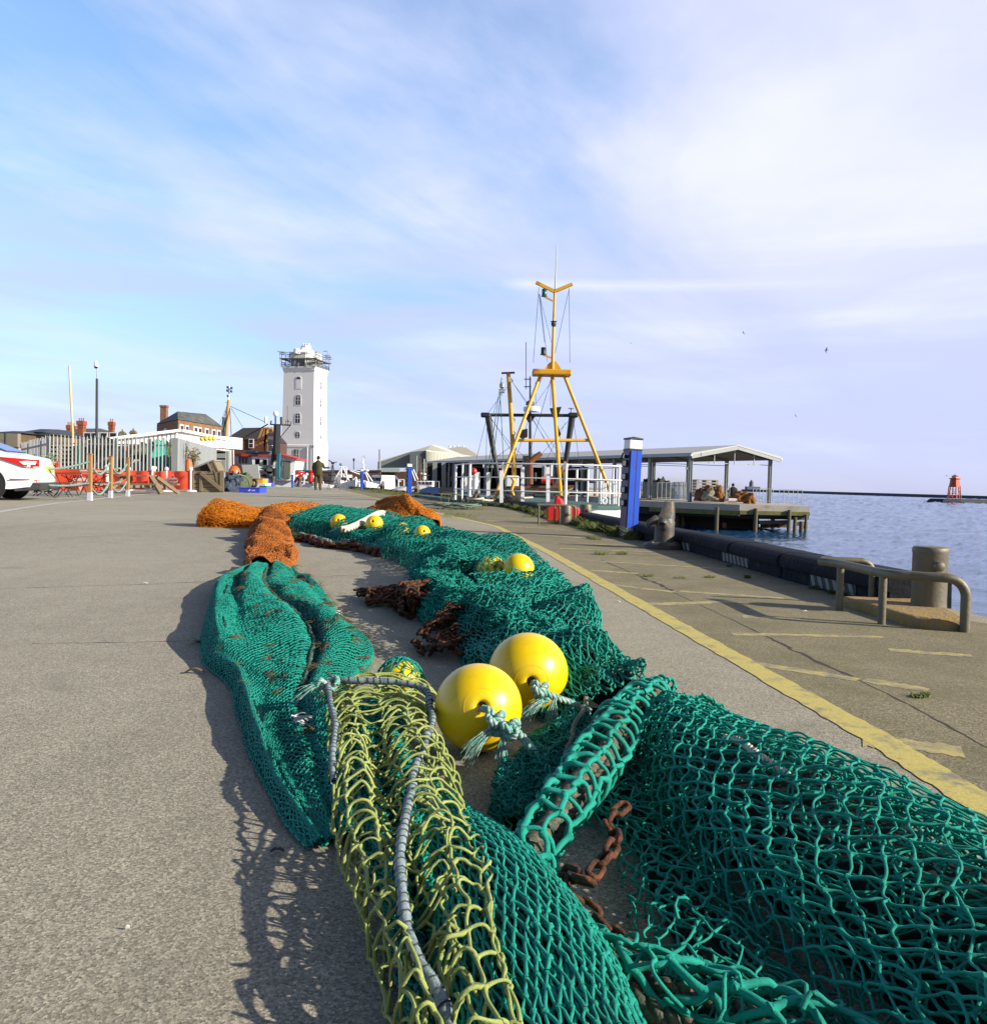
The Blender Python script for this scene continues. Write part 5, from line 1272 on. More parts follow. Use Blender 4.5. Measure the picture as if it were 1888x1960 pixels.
# canopy
ux, uy = Vector((-.447, .894, 0)), Vector((.894, .447, 0))
A0 = W(1319, 956, 62.5); A0.z = DZ
Wd, Ln, He, Hr = 7.6, 49.0, 3.42, 4.15
t = thing('market_canopy', A0, 'long open canopy with pale shallow pitched roof on grey green columns along the pier', 'canopy')
def cz(u, w, z): return A0 + ux * u + uy * w + Vector((0, 0, z))
ov = .45
for s0, s1, nm in ((-ov, Wd / 2, 0), (Wd + ov, Wd / 2, 1)):
    zs = He - .08; 
    MB().prism([cz(-.7, s0, zs), cz(-.7, s1, Hr), cz(-.7, s1, Hr + .09), cz(-.7, s0, zs + .17)], ux * (Ln + .7)).build('roof_slope', m_roof, t)
    MB().prism([cz(-.5, s0 + (.1 if nm == 0 else -.1), zs - .03), cz(-.5, s1, Hr - .03), cz(-.5, s1, Hr - .012), cz(-.5, s0 + (.1 if nm == 0 else -.1), zs - .012)], ux * (Ln + .4)).build('roof_lining', m_rooflow, t)
    MB().beam(cz(-.62, s0, zs - .06), cz(-.62, s1, Hr - .08), .10, .34).build('gable_beam', m_col, t)
    MB().beam(cz(-.7, s0 - .03 * (1 if nm == 0 else -1), zs + .02), cz(Ln, s0 - .03 * (1 if nm == 0 else -1), zs + .02), .16, .18).build('gutter', m_steel, t)
ncol = 11
for i in range(ncol):
    u = i * Ln / (ncol - 1) * .98
    for w in (0.0, Wd):
        mb = MB(); a = cz(u, w, 0)
        for dx, sx_, sy_ in ((-.09, .03, .24), (.09, .03, .24), (0, .18, .03)):
            mb.box(a + ux * dx * 0 + uy * dx + Vector((0, 0, He / 2)), (sx_ if dx else .18, sy_ if dx else .03, He), math.atan2(uy.y, uy.x))
        mb.build('column', m_col, t)
    MB().beam(cz(u, 0, He - .12), cz(u, Wd / 2, Hr - .16), .1, .22).build('rafter', m_rooflow, t); MB().beam(cz(u, Wd, He - .12), cz(u, Wd / 2, Hr - .16), .1, .22).build('rafter', m_rooflow, t)
    MB().beam(cz(u, 0.1, He - .55), cz(u, Wd - .1, He - .55), .04, .05).build('tie_rod', m_col, t)
for w_ in (1.9, 3.8, 5.7): MB().tube([cz(-.3, w_, He - .2 + (Hr - He) * (1 - abs(w_ - 3.8) / 3.8)), cz(-.3, w_, He - .62)], .035, 6).build('hanger', m_steel, t)
bc_ = cz(.1, -.22, 2.35); MB().tube([cz(.1, 0, 2.5), bc_ + Vector((0, 0, .18)), bc_ + Vector((-.05, 0, .1)), bc_], [.05, .05, .06, .1], 8).build('floodlight', m_white, t, smooth=50)
# rear solid end of the canopy (shadowed bays)
m_shed = M('dark_shed_interior', (.028, .024, .02, 1), .9, var=.4, vs=.6)  # near-black colour stands for the shade inside bays and sheds
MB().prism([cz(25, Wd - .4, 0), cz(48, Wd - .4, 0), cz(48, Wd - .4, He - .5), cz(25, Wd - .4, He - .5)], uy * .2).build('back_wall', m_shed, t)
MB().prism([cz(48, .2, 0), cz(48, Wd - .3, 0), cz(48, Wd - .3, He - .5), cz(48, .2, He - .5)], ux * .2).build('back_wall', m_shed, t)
# things under the canopy
def crate_stack(name, px0, px1, y0, y1, Y, label, mat, n, cat='pallets', group=None):
    p = W((px0 + px1) / 2, y1, Y); t = thing(name, p, label, cat, group); wd = (px1 - px0) * Y / FPX; h = (y1 - y0) * Y / FPX
    for k in range(n):
        z = p.z + h * (k + .5) / n; mb = MB(); th = h / n
        mb.box((p.x, p.y, z + th * .34), (wd, wd * .8, th * .22)); mb.box((p.x, p.y, z - th * .38), (wd, wd * .8, th * .14))
        for dx in (-.44, 0, .44): mb.box((p.x + dx * wd, p.y, z - th * .02), (wd * .1, wd * .8, th * .5))
        mb.build('pallet', mat, t)
    return t
crate_stack('pallet_stack', 1327, 1369, 918, 952, 66, 'pale stack of timber pallets under the canopy behind the heaped nets', M('pale_pallet_wood', (.40, .36, .28, 1), .8, var=.2), 6)
m_netbr = twine('brown_heap_twine', (.22, .085, .02, 1), (.34, .15, .035, 1), .9, fib=8)
def heap(name, px0, px1, y0, y1, Y, label, mat, dep=1.6, seed=1, cat='net heap'):
    a, b_ = W(px0, y1, Y), W(px1, y1, Y); h = (y1 - y0) * Y / FPX; w = (b_.x - a.x) / 2; c = (a + b_) / 2
    t = thing(name, c, label, cat)
    rs = np.random.RandomState(seed); th = np.linspace(0, PI / 2, 14); g = np.linspace(0, 2 * PI, 37)[:-1]
    V = []
    for a_ in th:
        for q in g:
            nz = float(vnoise(np.array([q * 1.9 + seed]), np.array([a_ * 4.0 + seed * 2]), 300 + seed)[0]); n2_ = float(vnoise(np.array([q * 5.7 + seed]), np.array([a_ * 9.0]), 340 + seed)[0])
            k = 1 + .26 * nz + .13 * n2_
            V.append((c.x + w * math.cos(a_) ** .6 * math.cos(q) * k, c.y + dep / 2 * math.cos(a_) ** .6 * math.sin(q) * k, c.z - .03 + h * math.sin(a_) * (1 + .22 * nz + .10 * n2_)))
    idx = np.arange(14 * 36).reshape(14, 36); Q = np.stack([idx[:-1], np.roll(idx[:-1], -1, 1), np.roll(idx[1:], -1, 1), idx[1:]], -1).reshape(-1, 4)
    np_object('heap', np.array(V), Q, mat, t)
    return t
m_tarp = M('pale_tarpaulin', (.34, .31, .22, 1), .8, var=.25, vs=1.0, col2=(.13, .12, .07, 1))
heap('covered_heap', 1339, 1374, 935, 959, 61.5, 'pale tarpaulin covered heap on the pier edge under the canopy', m_tarp, 2.0, 2, 'covered heap')
heap('net_heap', 1366, 1383, 932, 960, 61.0, 'brown net hung over the end of the tarpaulin covered heap', m_netbr, 1.0, 3)
heap('net_heap', 1346, 1364, 929, 940, 61.8, 'small brown net lying on top of the tarpaulin covered heap', m_netbr, .8, 5)
heap('net_heap', 1329, 1347, 936, 958, 61.9, 'dark brown net beside the tarpaulin covered heap next to a column', m_rust2, 1.2, 6)
heap('net_heap', 1397, 1440, 942, 960, 60.2, 'brown net heap spread along the pier railing', m_netbr, 1.4, 4)
heap('net_heap', 1424, 1444, 945, 963, 59.6, 'brown net trailing over the pier edge', m_netbr, .9, 8)
MB_ = None
p = W(1405, 958, 59.5); t = thing('fish_box', p, 'pinkish white fish box lying on the pier edge', 'box'); MB().bxp(1393, 1417, 955, 960, 59.5, .5).build('box', M('pinkish_white_plastic', (.62, .5, .46, 1), .6), t, bevel=.03); MB().bxp(1394, 1416, 954, 955.2, 59.52, .46).build('rim', m_white, t)
# railings along the pier
def railing(pts, label, h=1.0, n=6, mat=None, group='steel railings on the pier', post=.02):
    t = thing('railing', pts[0], label, 'railing', group); a, b_ = Vector(pts[0]), Vector(pts[1]); mat = mat or m_steel
    for z in (h, h * .1): MB().tube([a + Vector((0, 0, z)), b_ + Vector((0, 0, z))], post, 6).build('rail', mat, t, smooth=50)
    for k in range(n + 1):
        p = a.lerp(b_, k / n); MB().tube([p, p + Vector((0, 0, h))], post, 6).build('post', mat, t, smooth=50)
    return t
rl = lambda x0, y0, x1, y1, Y0, Y1: (W(x0, y0, Y0), W(x1, y1, Y1))
railing(rl(1257, 956, 1282, 956, 62, 62), 'short pale railing on the pier beside the tall blue post', 1.2, 3)
railing(rl(1319, 957, 1286, 955, 62.5, 68), 'long pale railing running back along the canopy columns', 1.3, 9)
railing(rl(1440, 962, 1478, 962, 60, 60), 'pale railing before the outermost canopy column', .95, 6)
railing(rl(1490, 964, 1534, 965, 59, 59), 'pale railing at the outer corner of the pier', .95, 5)
railing(rl(1372, 958, 1395, 959, 63, 62.5), 'pale railing behind the brown net heaps', 1.0, 4)
# vertical boarded fence on the pier
def paling(a, b_, h, n, label, mat, w=.06, dep=.02, group=None, name='paling_fence'):
    t = thing(name, a, label, 'fence', group); a, b_ = Vector(a), Vector(b_); d = (b_ - a)
    mb = MB()
    for k in range(n):
        p = a.lerp(b_, (k + .5) / n); mb.box(p + Vector((0, 0, h / 2)), (w, dep, h), math.atan2(d.y, d.x))
    mb.build('pales', mat, t)
    mb = MB(); 
    for z in (.2, .8): mb.beam(a + Vector((0, .04, h * z)), b_ + Vector((0, .04, h * z)), .04, .06)
    mb.build('cross_rails', mat, t); return t
paling(W(1225, 953, 72), W(1313, 956, 70), 1.35, 34, 'pale upright slat fence on the pier behind the tall blue post', m_steel, .07)
heap('net_heap', 1228, 1245, 921, 953, 76, 'dark covered pile behind the slat fence, at its end near the blue post', m_shed, 2, 11)
heap('net_heap', 1243, 1288, 920, 953, 78, 'long dark pile of gear rising above the slat fence', m_shed, 3, 12)
# seated figure on the pier
m_coat = M('dark_navy_cloth', (.012, .013, .02, 1), .9)
m_skin = M('skin', (.42, .24, .16, 1), .6)
def skin_person(name, joints, edges, mats, label, loc, head, hair, cat='person'):
    pass
# ================================================================== PEOPLE
def skin_mesh(name, verts, edges, radii, mat, parent, root=0):
    me = bpy.data.meshes.new(name); off = Vector(root_of(parent).location)
    me.from_pydata([tuple(Vector(v) - off) for v in verts], edges, []); me.materials.append(mat)
    o = bpy.data.objects.new(name, me); COL.objects.link(o); o.parent = parent
    o.modifiers.new('skin', 'SKIN')
    lay = me.skin_vertices[0] if me.skin_vertices else None
    if lay is None:
        bm = bmesh.new(); bm.from_mesh(me); bm.verts.layers.skin.verify(); bm.to_mesh(me); bm.free(); lay = me.skin_vertices[0]
    for i, r in enumerate(radii):
        lay.data[i].radius = (r, r) if not hasattr(r, '__len__') else r
        lay.data[i].use_root = (i == root)
    s = o.modifiers.new('sub', 'SUBSURF'); s.levels = 2; s.render_levels = 2
    o.modifiers['skin'].use_smooth_shade = True
    return o
def ell_ring(c, rx, ry, n=18, rz=0.0, tilt=(0, 0)):
    return [Vector(c) + Matrix.Rotation(rz, 3, 'Z') @ Vector((rx * math.cos(2 * PI * k / n), ry * math.sin(2 * PI * k / n), tilt[0] * math.cos(2 * PI * k / n) + tilt[1] * math.sin(2 * PI * k / n))) for k in range(n)]
m_olive = M('olive_coat', (.050, .046, .016, 1), .85, var=.3, vs=5, bmp=.3, bs=12)
m_brown_tr = M('brown_trousers', (.085, .055, .022, 1), .85, var=.3, vs=5)
m_shoe = M('black_shoes', (.012, .011, .01, 1), .6)
g = at_ground(608, 938)
t = thing('person', g, 'photographer seen from behind in long olive coat and dark cap, one hand on a tripod', 'person')
L = lambda x, y, z: g + Vector((x, y, z))
# body facing away (+y), weight on both feet, right arm reaching to the tripod
V = [L(0, 0, .93), L(0, .01, 1.12), L(0, .0, 1.32), L(0, .0, 1.45), L(0, .01, 1.53), L(0, .02, 1.60), L(0, .02, 1.70), L(.0, .02, 1.76),
     L(-.10, 0, .90), L(-.115, .02, .50), L(-.12, -.03, .09), L(-.12, .10, .03), L(.10, 0, .90), L(.11, .02, .50), L(.12, -.02, .09), L(.13, .11, .03),
     L(-.19, 0, 1.42), L(-.26, .02, 1.15), L(-.25, .13, .92), L(-.245, .17, .84), L(.19, 0, 1.42), L(.30, .08, 1.17), L(.50, .22, 1.19), L(.57, .25, 1.20)]
Ed = [(0, 1), (1, 2), (2, 3), (3, 4), (4, 5), (5, 6), (6, 7), (0, 8), (8, 9), (9, 10), (10, 11), (0, 12), (12, 13), (13, 14), (14, 15), (3, 16), (16, 17), (17, 18), (18, 19), (3, 20), (20, 21), (21, 22), (22, 23)]
Rr = [.15, .14, .155, .10, .055, .085, .095, .06, .09, .06, .042, .035, .09, .06, .042, .035, .06, .045, .034, .03, .06, .045, .034, .03]
body = skin_mesh('body', V, Ed, Rr, m_skin, t)
# fingers of both hands (the right one closes round the tripod)
for hx, hy, hz, dx, dy, dz in ((-.245, .17, .84, 0, .02, -.09), (.57, .25, 1.20, .06, .03, -.02)):
    mb = MB()
    for k in range(4): mb.tube([L(hx + (k - 1.5) * .016 * (abs(dz) > .05), hy + .01, hz + (k - 1.5) * .016 * (abs(dz) < .05)), L(hx + dx * .6 + (k - 1.5) * .016 * (abs(dz) > .05), hy + dy + .015, hz + dz * .6 + (k - 1.5) * .016 * (abs(dz) < .05)), L(hx + dx, hy + dy - .01, hz + dz * (.9 + .05 * k) + (k - 1.5) * .016 * (abs(dz) < .05))], [.0095, .009, .008], 6)
    mb.tube([L(hx, hy - .01, hz + .015), L(hx + dx * .3 - .02, hy - .025, hz + dz * .4)], [.011, .008], 6)
    mb.build('fingers', m_skin, body, smooth=60)
mb = MB(); mb.loft([ell_ring(L(0, 0, .78), .235, .17), ell_ring(L(0, 0, .86), .24, .175), ell_ring(L(0, 0, 1.02), .225, .17), ell_ring(L(0, 0, 1.18), .225, .17), ell_ring(L(0, 0, 1.34), .24, .165), ell_ring(L(0, 0, 1.43), .225, .14), ell_ring(L(0, 0, 1.49), .14, .105), ell_ring(L(0, .01, 1.55), .085, .085)])
for pts, rr in (([L(-.19, 0, 1.42), L(-.235, .01, 1.28), L(-.27, .02, 1.14), L(-.26, .10, 1.0), L(-.25, .14, .89)], [.085, .082, .072, .062, .058]), ([L(.19, 0, 1.42), L(.25, .04, 1.29), L(.31, .08, 1.175), L(.41, .16, 1.185), L(.53, .23, 1.195)], [.085, .08, .07, .06, .052])): mb.tube(pts, rr, 12)
mb.build('coat', m_olive, t, smooth=70)
mb = MB(); mb.lathe([(.085, 0), (.11, .03), (.12, .06), (.10, .07)], L(0, .0, 1.47), 14); mb.build('hood', m_olive, t, smooth=60)
mb = MB()
for sx in (-1, 1): mb.tube([L(sx * .10, 0, .90), L(sx * .113, .02, .50), L(sx * .12, -.02, .10)], [.115, .092, .075], 12)
mb.build('trousers', m_brown_tr, t, smooth=60)
for sx in (-1, 1):
    MB().loft([ell_ring(L(sx * .125, .03, .0), .048, .13), ell_ring(L(sx * .125, .03, .04), .05, .13), ell_ring(L(sx * .125, -.01, .09), .045, .08), ell_ring(L(sx * .125, -.03, .12), .04, .05)]).build('shoe', m_shoe, t, smooth=60)
mb = MB(); mb.sph(L(0, .02, 1.70), (.098, .115, .105), 16, 12); mb.build('cap', M('dark_cap', (.012, .011, .01, 1), .9), t, smooth=60)
for sx in (-1, 1): MB().sph(L(sx * .098, .015, 1.655), (.012, .025, .034), 8, 6).build('ear', m_skin, body, smooth=60)
# tripod
tb = g + Vector((.70, .30, 0))
t = thing('camera_tripod', tb, 'black camera tripod with camera on top at the photographer\'s outstretched hand', 'tripod')
top = tb + Vector((0, 0, 1.22))
for k, a in enumerate((.4, 2.4, 4.6)):
    MB().tube([top + Vector((.04 * math.cos(a), .04 * math.sin(a), 0)), tb + Vector((.22 * math.cos(a), .22 * math.sin(a), .5)), tb + Vector((.42 * math.cos(a), .42 * math.sin(a), .0))], [.022, .018, .012], 8).build('leg', m_black, t, smooth=60)
MB().tube([tb + Vector((0, 0, .7)), top + Vector((0, 0, .12))], .022, 8).build('centre_column', m_black, t, smooth=60)
mb = MB(); mb.lathe([(.05, -.05), (.06, 0), (.05, .06), (.03, .1)], top + Vector((0, 0, .05)), 12); mb.build('head', m_black, t, smooth=50)
mb = MB(); mb.box(top + Vector((0, 0, .22)), (.16, .10, .11)); cb_ = mb.build('camera', m_black, t, bevel=.015)
mb = MB(); mb.tube([top + Vector((0, .05, .22)), top + Vector((.02, .20, .20))], .045, 10); mb.beam(top + Vector((-.06, 0, .27)), top + Vector((-.22, .02, .37)), .05, .05); mb.beam(top + Vector((.05, 0, .25)), top + Vector((.22, .02, .28)), .04, .04); mb.build('lens_and_handles', m_black, cb_, smooth=50)
# seated figure on the pier beyond the nets
p = W(1402, 955, 66); p.z = DZ
t = thing('person', p, 'person in dark coat sitting with back turned behind the brown net heaps on the pier', 'person')
L2 = lambda x, y, z: p + Vector((x, y, z))
V = [L2(0, 0, .52), L2(0, .02, .8), L2(0, .05, 1.05), L2(0, .08, 1.17), L2(0, .1, 1.27), L2(0, .1, 1.36), L2(-.14, .1, .52), L2(-.17, .5, .55), L2(-.17, .55, .1), L2(.14, .1, .52), L2(.17, .5, .55), L2(.17, .55, .1), L2(-.22, .04, 1.06), L2(-.30, .12, .8), L2(-.2, .35, .68), L2(.22, .04, 1.06), L2(.30, .12, .8), L2(.2, .35, .68)]
skin_mesh('body', V, [(0, 1), (1, 2), (2, 3), (3, 4), (4, 5), (0, 6), (6, 7), (7, 8), (0, 9), (9, 10), (10, 11), (2, 12), (12, 13), (13, 14), (2, 15), (15, 16), (16, 17)], [.17, .17, .14, .06, .095, .08, .1, .07, .045, .1, .07, .045, .08, .06, .045, .08, .06, .045], m_skin, t)
mb = MB(); mb.loft([ell_ring(L2(0, 0, .42), .40, .28), ell_ring(L2(0, 0, .7), .37, .26), ell_ring(L2(0, .03, .95), .33, .22), ell_ring(L2(0, .05, 1.1), .24, .17), ell_ring(L2(0, .07, 1.18), .10, .1)])
for sx in (-1, 1): mb.tube([L2(sx * .2, .04, 1.05), L2(sx * .31, .12, .8), L2(sx * .2, .33, .68)], [.10, .09, .07], 10)
mb.build('coat', m_coat, t, smooth=60)
MB().sph(L2(0, .09, 1.32), (.115, .125, .13), 14, 10).build('hat', m_coat, t, smooth=60)
MB().box(L2(0, .05, .2), (.5, .5, .42)).build('seat_box', m_dark, t, bevel=.02)

# ================================================================== FAR WATERSIDE
Z2 = lambda x, y: (415.4 + .24 * x, 641.9 + .24 * y)
Z1 = lambda x, y: (.24 * x, 641.9 + .24 * y)
def P2(x, y, Y): return W(*Z2(x, y), Y)
def P1(x, y, Y): return W(*Z1(x, y), Y)
def bx2(mb, x0, x1, y0, y1, Y, dep=.3): a = Z2(x0, y0); c = Z2(x1, y1); return mb.bxp(a[0], c[0], a[1], c[1], Y, dep)
def bx1(mb, x0, x1, y0, y1, Y, dep=.3): a = Z1(x0, y0); c = Z1(x1, y1); return mb.bxp(a[0], c[0], a[1], c[1], Y, dep)
def prism2(mb, pts, Y, dep, dy=0): return mb.prism([P2(x, y, Y) for x, y in pts], (0, dep, 0))
def prism1(mb, pts, Y, dep): return mb.prism([P1(x, y, Y) for x, y in pts], (0, dep, 0))
# breakwater with its small light, and the red harbour light on its rocky foot
m_bw = M('dark_breakwater', (.035, .04, .055, 1), .9, var=.25, vs=.02)
t = thing('breakwater', (800, 1200, WATER), 'long low dark breakwater across the mouth of the harbour', 'breakwater')
a, b_ = W(1430, 940, 1500), W(1960, 955, 620); a.z = b_.z = WATER - 1
ha, hb_ = 3.6, 3.4
d = (b_ - a).normalized(); n = Vector((d.y, -d.x, 0))
MB().loft([[a, a + n * 12, a + n * 10 + Vector((0, 0, ha + 1)), a + Vector((0, 0, ha + 1))], [b_, b_ + n * 12, b_ + n * 10 + Vector((0, 0, hb_)), b_ + Vector((0, 0, hb_))]]).build('wall', m_bw, t)
c = W(1437, 939, 1480); t = thing('pier_lighthouse', c, 'tiny grey lighthouse on a block at the far end of the breakwater', 'lighthouse')
c.z = WATER
MB().box(c + Vector((2, 0, 4)), (22, 14, 9)).build('base', M('grey_stone', (.16, .16, .17, 1), .9), t)
MB().lathe([(4.2, 8), (3.6, 15), (4.3, 15.2), (4.3, 16), (2.4, 16), (2.4, 18.5), (.3, 20)], c, 14).build('tower', M('grey_stone', (.16, .16, .17, 1), .9), t, smooth=40)
Yg = 300
c = W(1825, 955, Yg); c.z = WATER
t = thing('rocky_spit', c, 'dark rocky spit under the red harbour light', 'rocks')
mb = MB(); rs = np.random.RandomState(4)
ring = lambda z, k: [c + Vector((x * k, y * k, z)) for x, y in ((-9.5, 0), (-6, -4), (0, -4.5), (12, -4), (30, -5), (60, -6), (60, 10), (10, 8), (-6, 5))]
mb.loft([ring(-.5, 1), ring(.5, .98), ring(1.15, .9), ring(1.35, .8)]); 
for k in range(14):
    q = c + Vector((rs.uniform(-7, 30), rs.uniform(-4, -2), rs.uniform(.4, 1.1))); mb.sph(q, (rs.uniform(.4, 1.2), .8, rs.uniform(.25, .6)), 7, 5)
mb.build('rocks', M('wet_rock', (.025, .028, .035, 1), .7, var=.4, vs=.5, bmp=.5, bs=3), t)
m_orl = M('orange_red_light_paint', (.50, .085, .025, 1), .6, var=.15, vs=.6)
t = thing('harbour_light', c, 'orange red harbour light on splayed legs with lantern top out on the water', 'lighthouse')
Q = lambda px, py: W(px, py, Yg)
zb = WATER + 1.3; zt = Q(1825, 930).z; 
for k in range(6):
    a = k * PI / 3 + .3; MB().tube([c + Vector((2.35 * math.cos(a), 2.35 * math.sin(a), zb)), Vector((c.x + 1.75 * math.cos(a), c.y + 1.75 * math.sin(a), zt))], .17, 6).build('leg', m_orl, t)
mb = MB()
for k in range(6):
    a, a2 = k * PI / 3 + .3, (k + 1) * PI / 3 + .3
    for f, z in ((.4, 3.2), (.75, 4.6)):
        r = 2.35 - .6 * f
        zz = zb + (zt - zb) * f
        mb.beam((c.x + r * math.cos(a), c.y + r * math.sin(a), zz), (c.x + r * math.cos(a2), c.y + r * math.sin(a2), zz), .12, .12)
    mb.beam((c.x + 2.3 * math.cos(a), c.y + 2.3 * math.sin(a), zb), (c.x + 1.9 * math.cos(a2), c.y + 1.9 * math.sin(a2), zb + (zt - zb) * .7), .1, .1)
mb.build('bracing', m_orl, t)
body_z = [zt - .4, Q(1825, 917).z, Q(1825, 915).z]
def hexr(r, z): return [Vector((c.x + r * math.cos(k * PI / 3 + .3), c.y + r * math.sin(k * PI / 3 + .3), z)) for k in range(6)]
MB().loft([hexr(1.85, body_z[0]), hexr(1.45, body_z[1]), hexr(1.85, body_z[1] + .05), hexr(1.85, body_z[2])]).build('hut', m_orl, t)
MB().loft([hexr(1.05, body_z[2]), hexr(1.05, Q(1825, 911.5).z)]).build('lantern', M('pale_lantern', (.5, .3, .2, 1), .4), t)
MB().loft([hexr(1.3, Q(1825, 911.5).z), hexr(.15, Q(1825, 908.5).z)]).build('roof', m_orl, t)
mb = MB(); mb.tube([Vector((c.x, c.y, Q(1825, 909).z)), Vector((c.x, c.y, Q(1825, 906.5).z))], .08, 5); mb.build('finial', m_orl, t)
# gulls
m_gull = M('gull_grey', (.12, .12, .13, 1), .8)
def gull(px, py, Y, span, rz, bank, label):
    p = W(px, py, Y); t = thing('gull', p, label, 'bird', 'gulls in flight over the harbour')
    R = Matrix.Rotation(rz, 3, 'Z') @ Matrix.Rotation(bank, 3, 'Y'); s = span
    mb = MB()
    sec = lambda x, y, z, ch: [p + R @ Vector((x * s, (y + k) * s, (z + kz) * s)) for k, kz in ((-ch, 0), (-ch * .3, .012), (ch, 0), (-ch * .3, -.008))]
    rings = [sec(-.5, -.10, .02, .012), sec(-.36, -.02, .09, .05), sec(-.18, .03, .08, .075), sec(0, .0, .03, .08), sec(.18, .03, .08, .075), sec(.36, -.02, .09, .05), sec(.5, -.10, .02, .012)]
    mb.loft(rings)
    mb.tube([p + R @ Vector((0, y * s, z * s)) for y, z in ((.26, .01), (.22, .02), (.12, .015), (-.05, .01), (-.18, .005), (-.26, 0))], [.008 * s, .03 * s, .05 * s, .055 * s, .03 * s, .03 * s], 8)
    mb.build('body', m_gull, t, smooth=60)
gull(1422, 637, 70, .38, .6, .9, 'gull wheeling above the far end of the canopy, highest in the sky'); gull(1581, 670, 55, .5, .9, -1.0, 'gull with wings steeply banked over open water, largest in the sky')
gull(1522, 796, 60, .32, .3, .9, 'gull low in the sky just beyond the canopy gable'); gull(1811, 911, 150, .9, .1, .15, 'gull gliding beside the orange red harbour light'); gull(1207, 657, 80, .30, .5, .4, 'faint gull to the side of the yellow mast')

# far lampposts on the distant quay
def lamp(px, py_top, py_base, Y, label):
    a = W(px, py_base, Y); b_ = W(px, py_top, Y); b_.x = a.x; t = thing('street_lamp', a, label, 'lamp post', 'distant quay lamps')
    MB().tube([a, b_], [.06, .05], 8).build('post', m_dark, t, smooth=50)
    MB().lathe([(.03, -.25), (.12, -.08), (.15, .03), (.1, .15), (.02, .21)], b_, 12).build('lantern', m_black, t, smooth=50)
lamp(676.3, 880, 908, 110, 'dark lamp post seen over the boat with the red deck'); lamp(694.6, 875.5, 912, 105, 'dark lantern lamp right above the white mast of the blue decked boat')
p = W(726.5, 860, 112); t = thing('flag_pole', W(726.5, 900, 112), 'thin grey pole beside the corner of the market hall', 'pole'); MB().tube([W(726.5, 900, 112), p], .12, 8).build('pole', m_grey, t, smooth=50)
# low far wall of the basin, with quay behind
m_bwall = M('dark_brick_wall', (.10, .048, .03, 1), .9, var=.4, vs=1.5, bmp=.3)
t = thing('harbour_wall', P2(900, 1110, 96), 'long dark brick harbour wall behind the moored boats', 'wall')
mb = MB(); a, b_ = P2(615, 1180, 96), P2(1300, 1180, 96); mb.prism([Vector((a.x, 96, WATER)), Vector((b_.x, 96, WATER)), Vector((b_.x, 96, P2(1300, 1078, 96).z)), Vector((a.x, 96, P2(615, 1078, 96).z))], (0, .6, 0)); mb.build('wall', m_bwall, t)
mb = MB(); mb.prism([Vector((a.x, 95.9, P2(615, 1086, 96).z)), Vector((b_.x, 95.9, P2(1300, 1086, 96).z)), Vector((b_.x, 95.9, P2(1300, 1078, 96).z + .05)), Vector((a.x, 95.9, P2(615, 1078, 96).z + .05))], (0, .8, 0)); mb.build('coping', m_dark, t)

# white masted boats
def small_boat(cx, cy, Y, label, hullm, deckm, Lh=3.2, wd=.80, rz=0.3, cabin=True, mast=1.0, group='small white boats moored along the far quay'):
    p = W(cx, cy, Y); t = thing('boat', p, label, 'fishing boat', group, 0)
    Rz = Matrix.Rotation(rz, 3, 'Z'); q = lambda x, y, z: p + Rz @ Vector((x, y, z))
    def ring(z, k, bow): return [q(-wd * k, Lh * .45, z), q(-wd * k, -Lh * .1, z), q(-wd * .62 * k, -Lh * .36, z + bow * .5), q(0, -Lh * .55, z + bow), q(wd * .62 * k, -Lh * .36, z + bow * .5), q(wd * k, -Lh * .1, z), q(wd * k, Lh * .45, z)]
    MB().loft([ring(-1.2, .7, 0), ring(-.4, .92, .1), ring(.0, 1, .35), ring(.08, 1.02, .38)]).build('hull', hullm, t)
    MB().loft([ring(.02, .97, .3), ring(.10, .95, .34)]).build('deck', deckm, t)
    if cabin:
        o = MB().loft([[q(x * wd * .6, y, .05) for x, y in ((-1, .1), (1, .1), (1, 1.9), (-1, 1.9))], [q(x * wd * .55, y, .78) for x, y in ((-1, .3), (1, .3), (1, 1.85), (-1, 1.85))]]).build('cabin', m_white, t)
        for k in range(4): MB().box(q(-wd * .42 + k * wd * .28, .17, .48), (wd * .2, .05, .24), rz).build('window', m_glass, o)
    return t, q
t, q = small_boat(665, 929, 64, 'small boat with red deck and white A-frame mast topped by a turquoise ball', m_white, M('red_deck', (.48, .10, .05, 1), .7), rz=.5)
for a, b_ in (((995, 1050), (935, 1150)), ((1005, 1050), (1048, 1155)), ((990, 1050), (990, 1160)), ((962, 1108), (1028, 1108)), ((975, 1050), (1030, 1050)), ((1028, 1055), (1035, 1150)), ((1060, 1080), (1140, 1110)), ((1075, 1165), (1105, 1130)), ((1105, 1130), (1130, 1190))):
    MB().tube([P2(*a, 64), P2(*b_, 64)], .055, 6).build('mast_spar', m_white, t)
MB().sph(P2(986, 1030, 64), .11, 10, 8).build('mast_ball', M('turquoise_paint', (.01, .25, .30, 1), .5), t, smooth=60)
t, q = small_boat(716, 930, 62, 'small boat with blue trimmed cabin and tall white spar mast behind a blue post', m_white, M('blue_trim', (.05, .15, .35, 1), .6), rz=-.5)
for a, b_ in (((1165, 1060), (1145, 1175)), ((1160, 1045), (1238, 1165)), ((1180, 1085), (1210, 1170)), ((1075, 1075), (1200, 1105)), ((1163, 965), (1163, 1060)), ((1150, 1010), (1175, 1040))):
    MB().tube([P2(*a, 62), P2(*b_, 62)], .048, 6).build('mast_spar', m_white, t)
MB().lathe([(.04, -.04), (.13, 0), (.12, .08), (.04, .1)], P2(1195, 1082, 62), 12).build('radar', m_white, t, smooth=40)
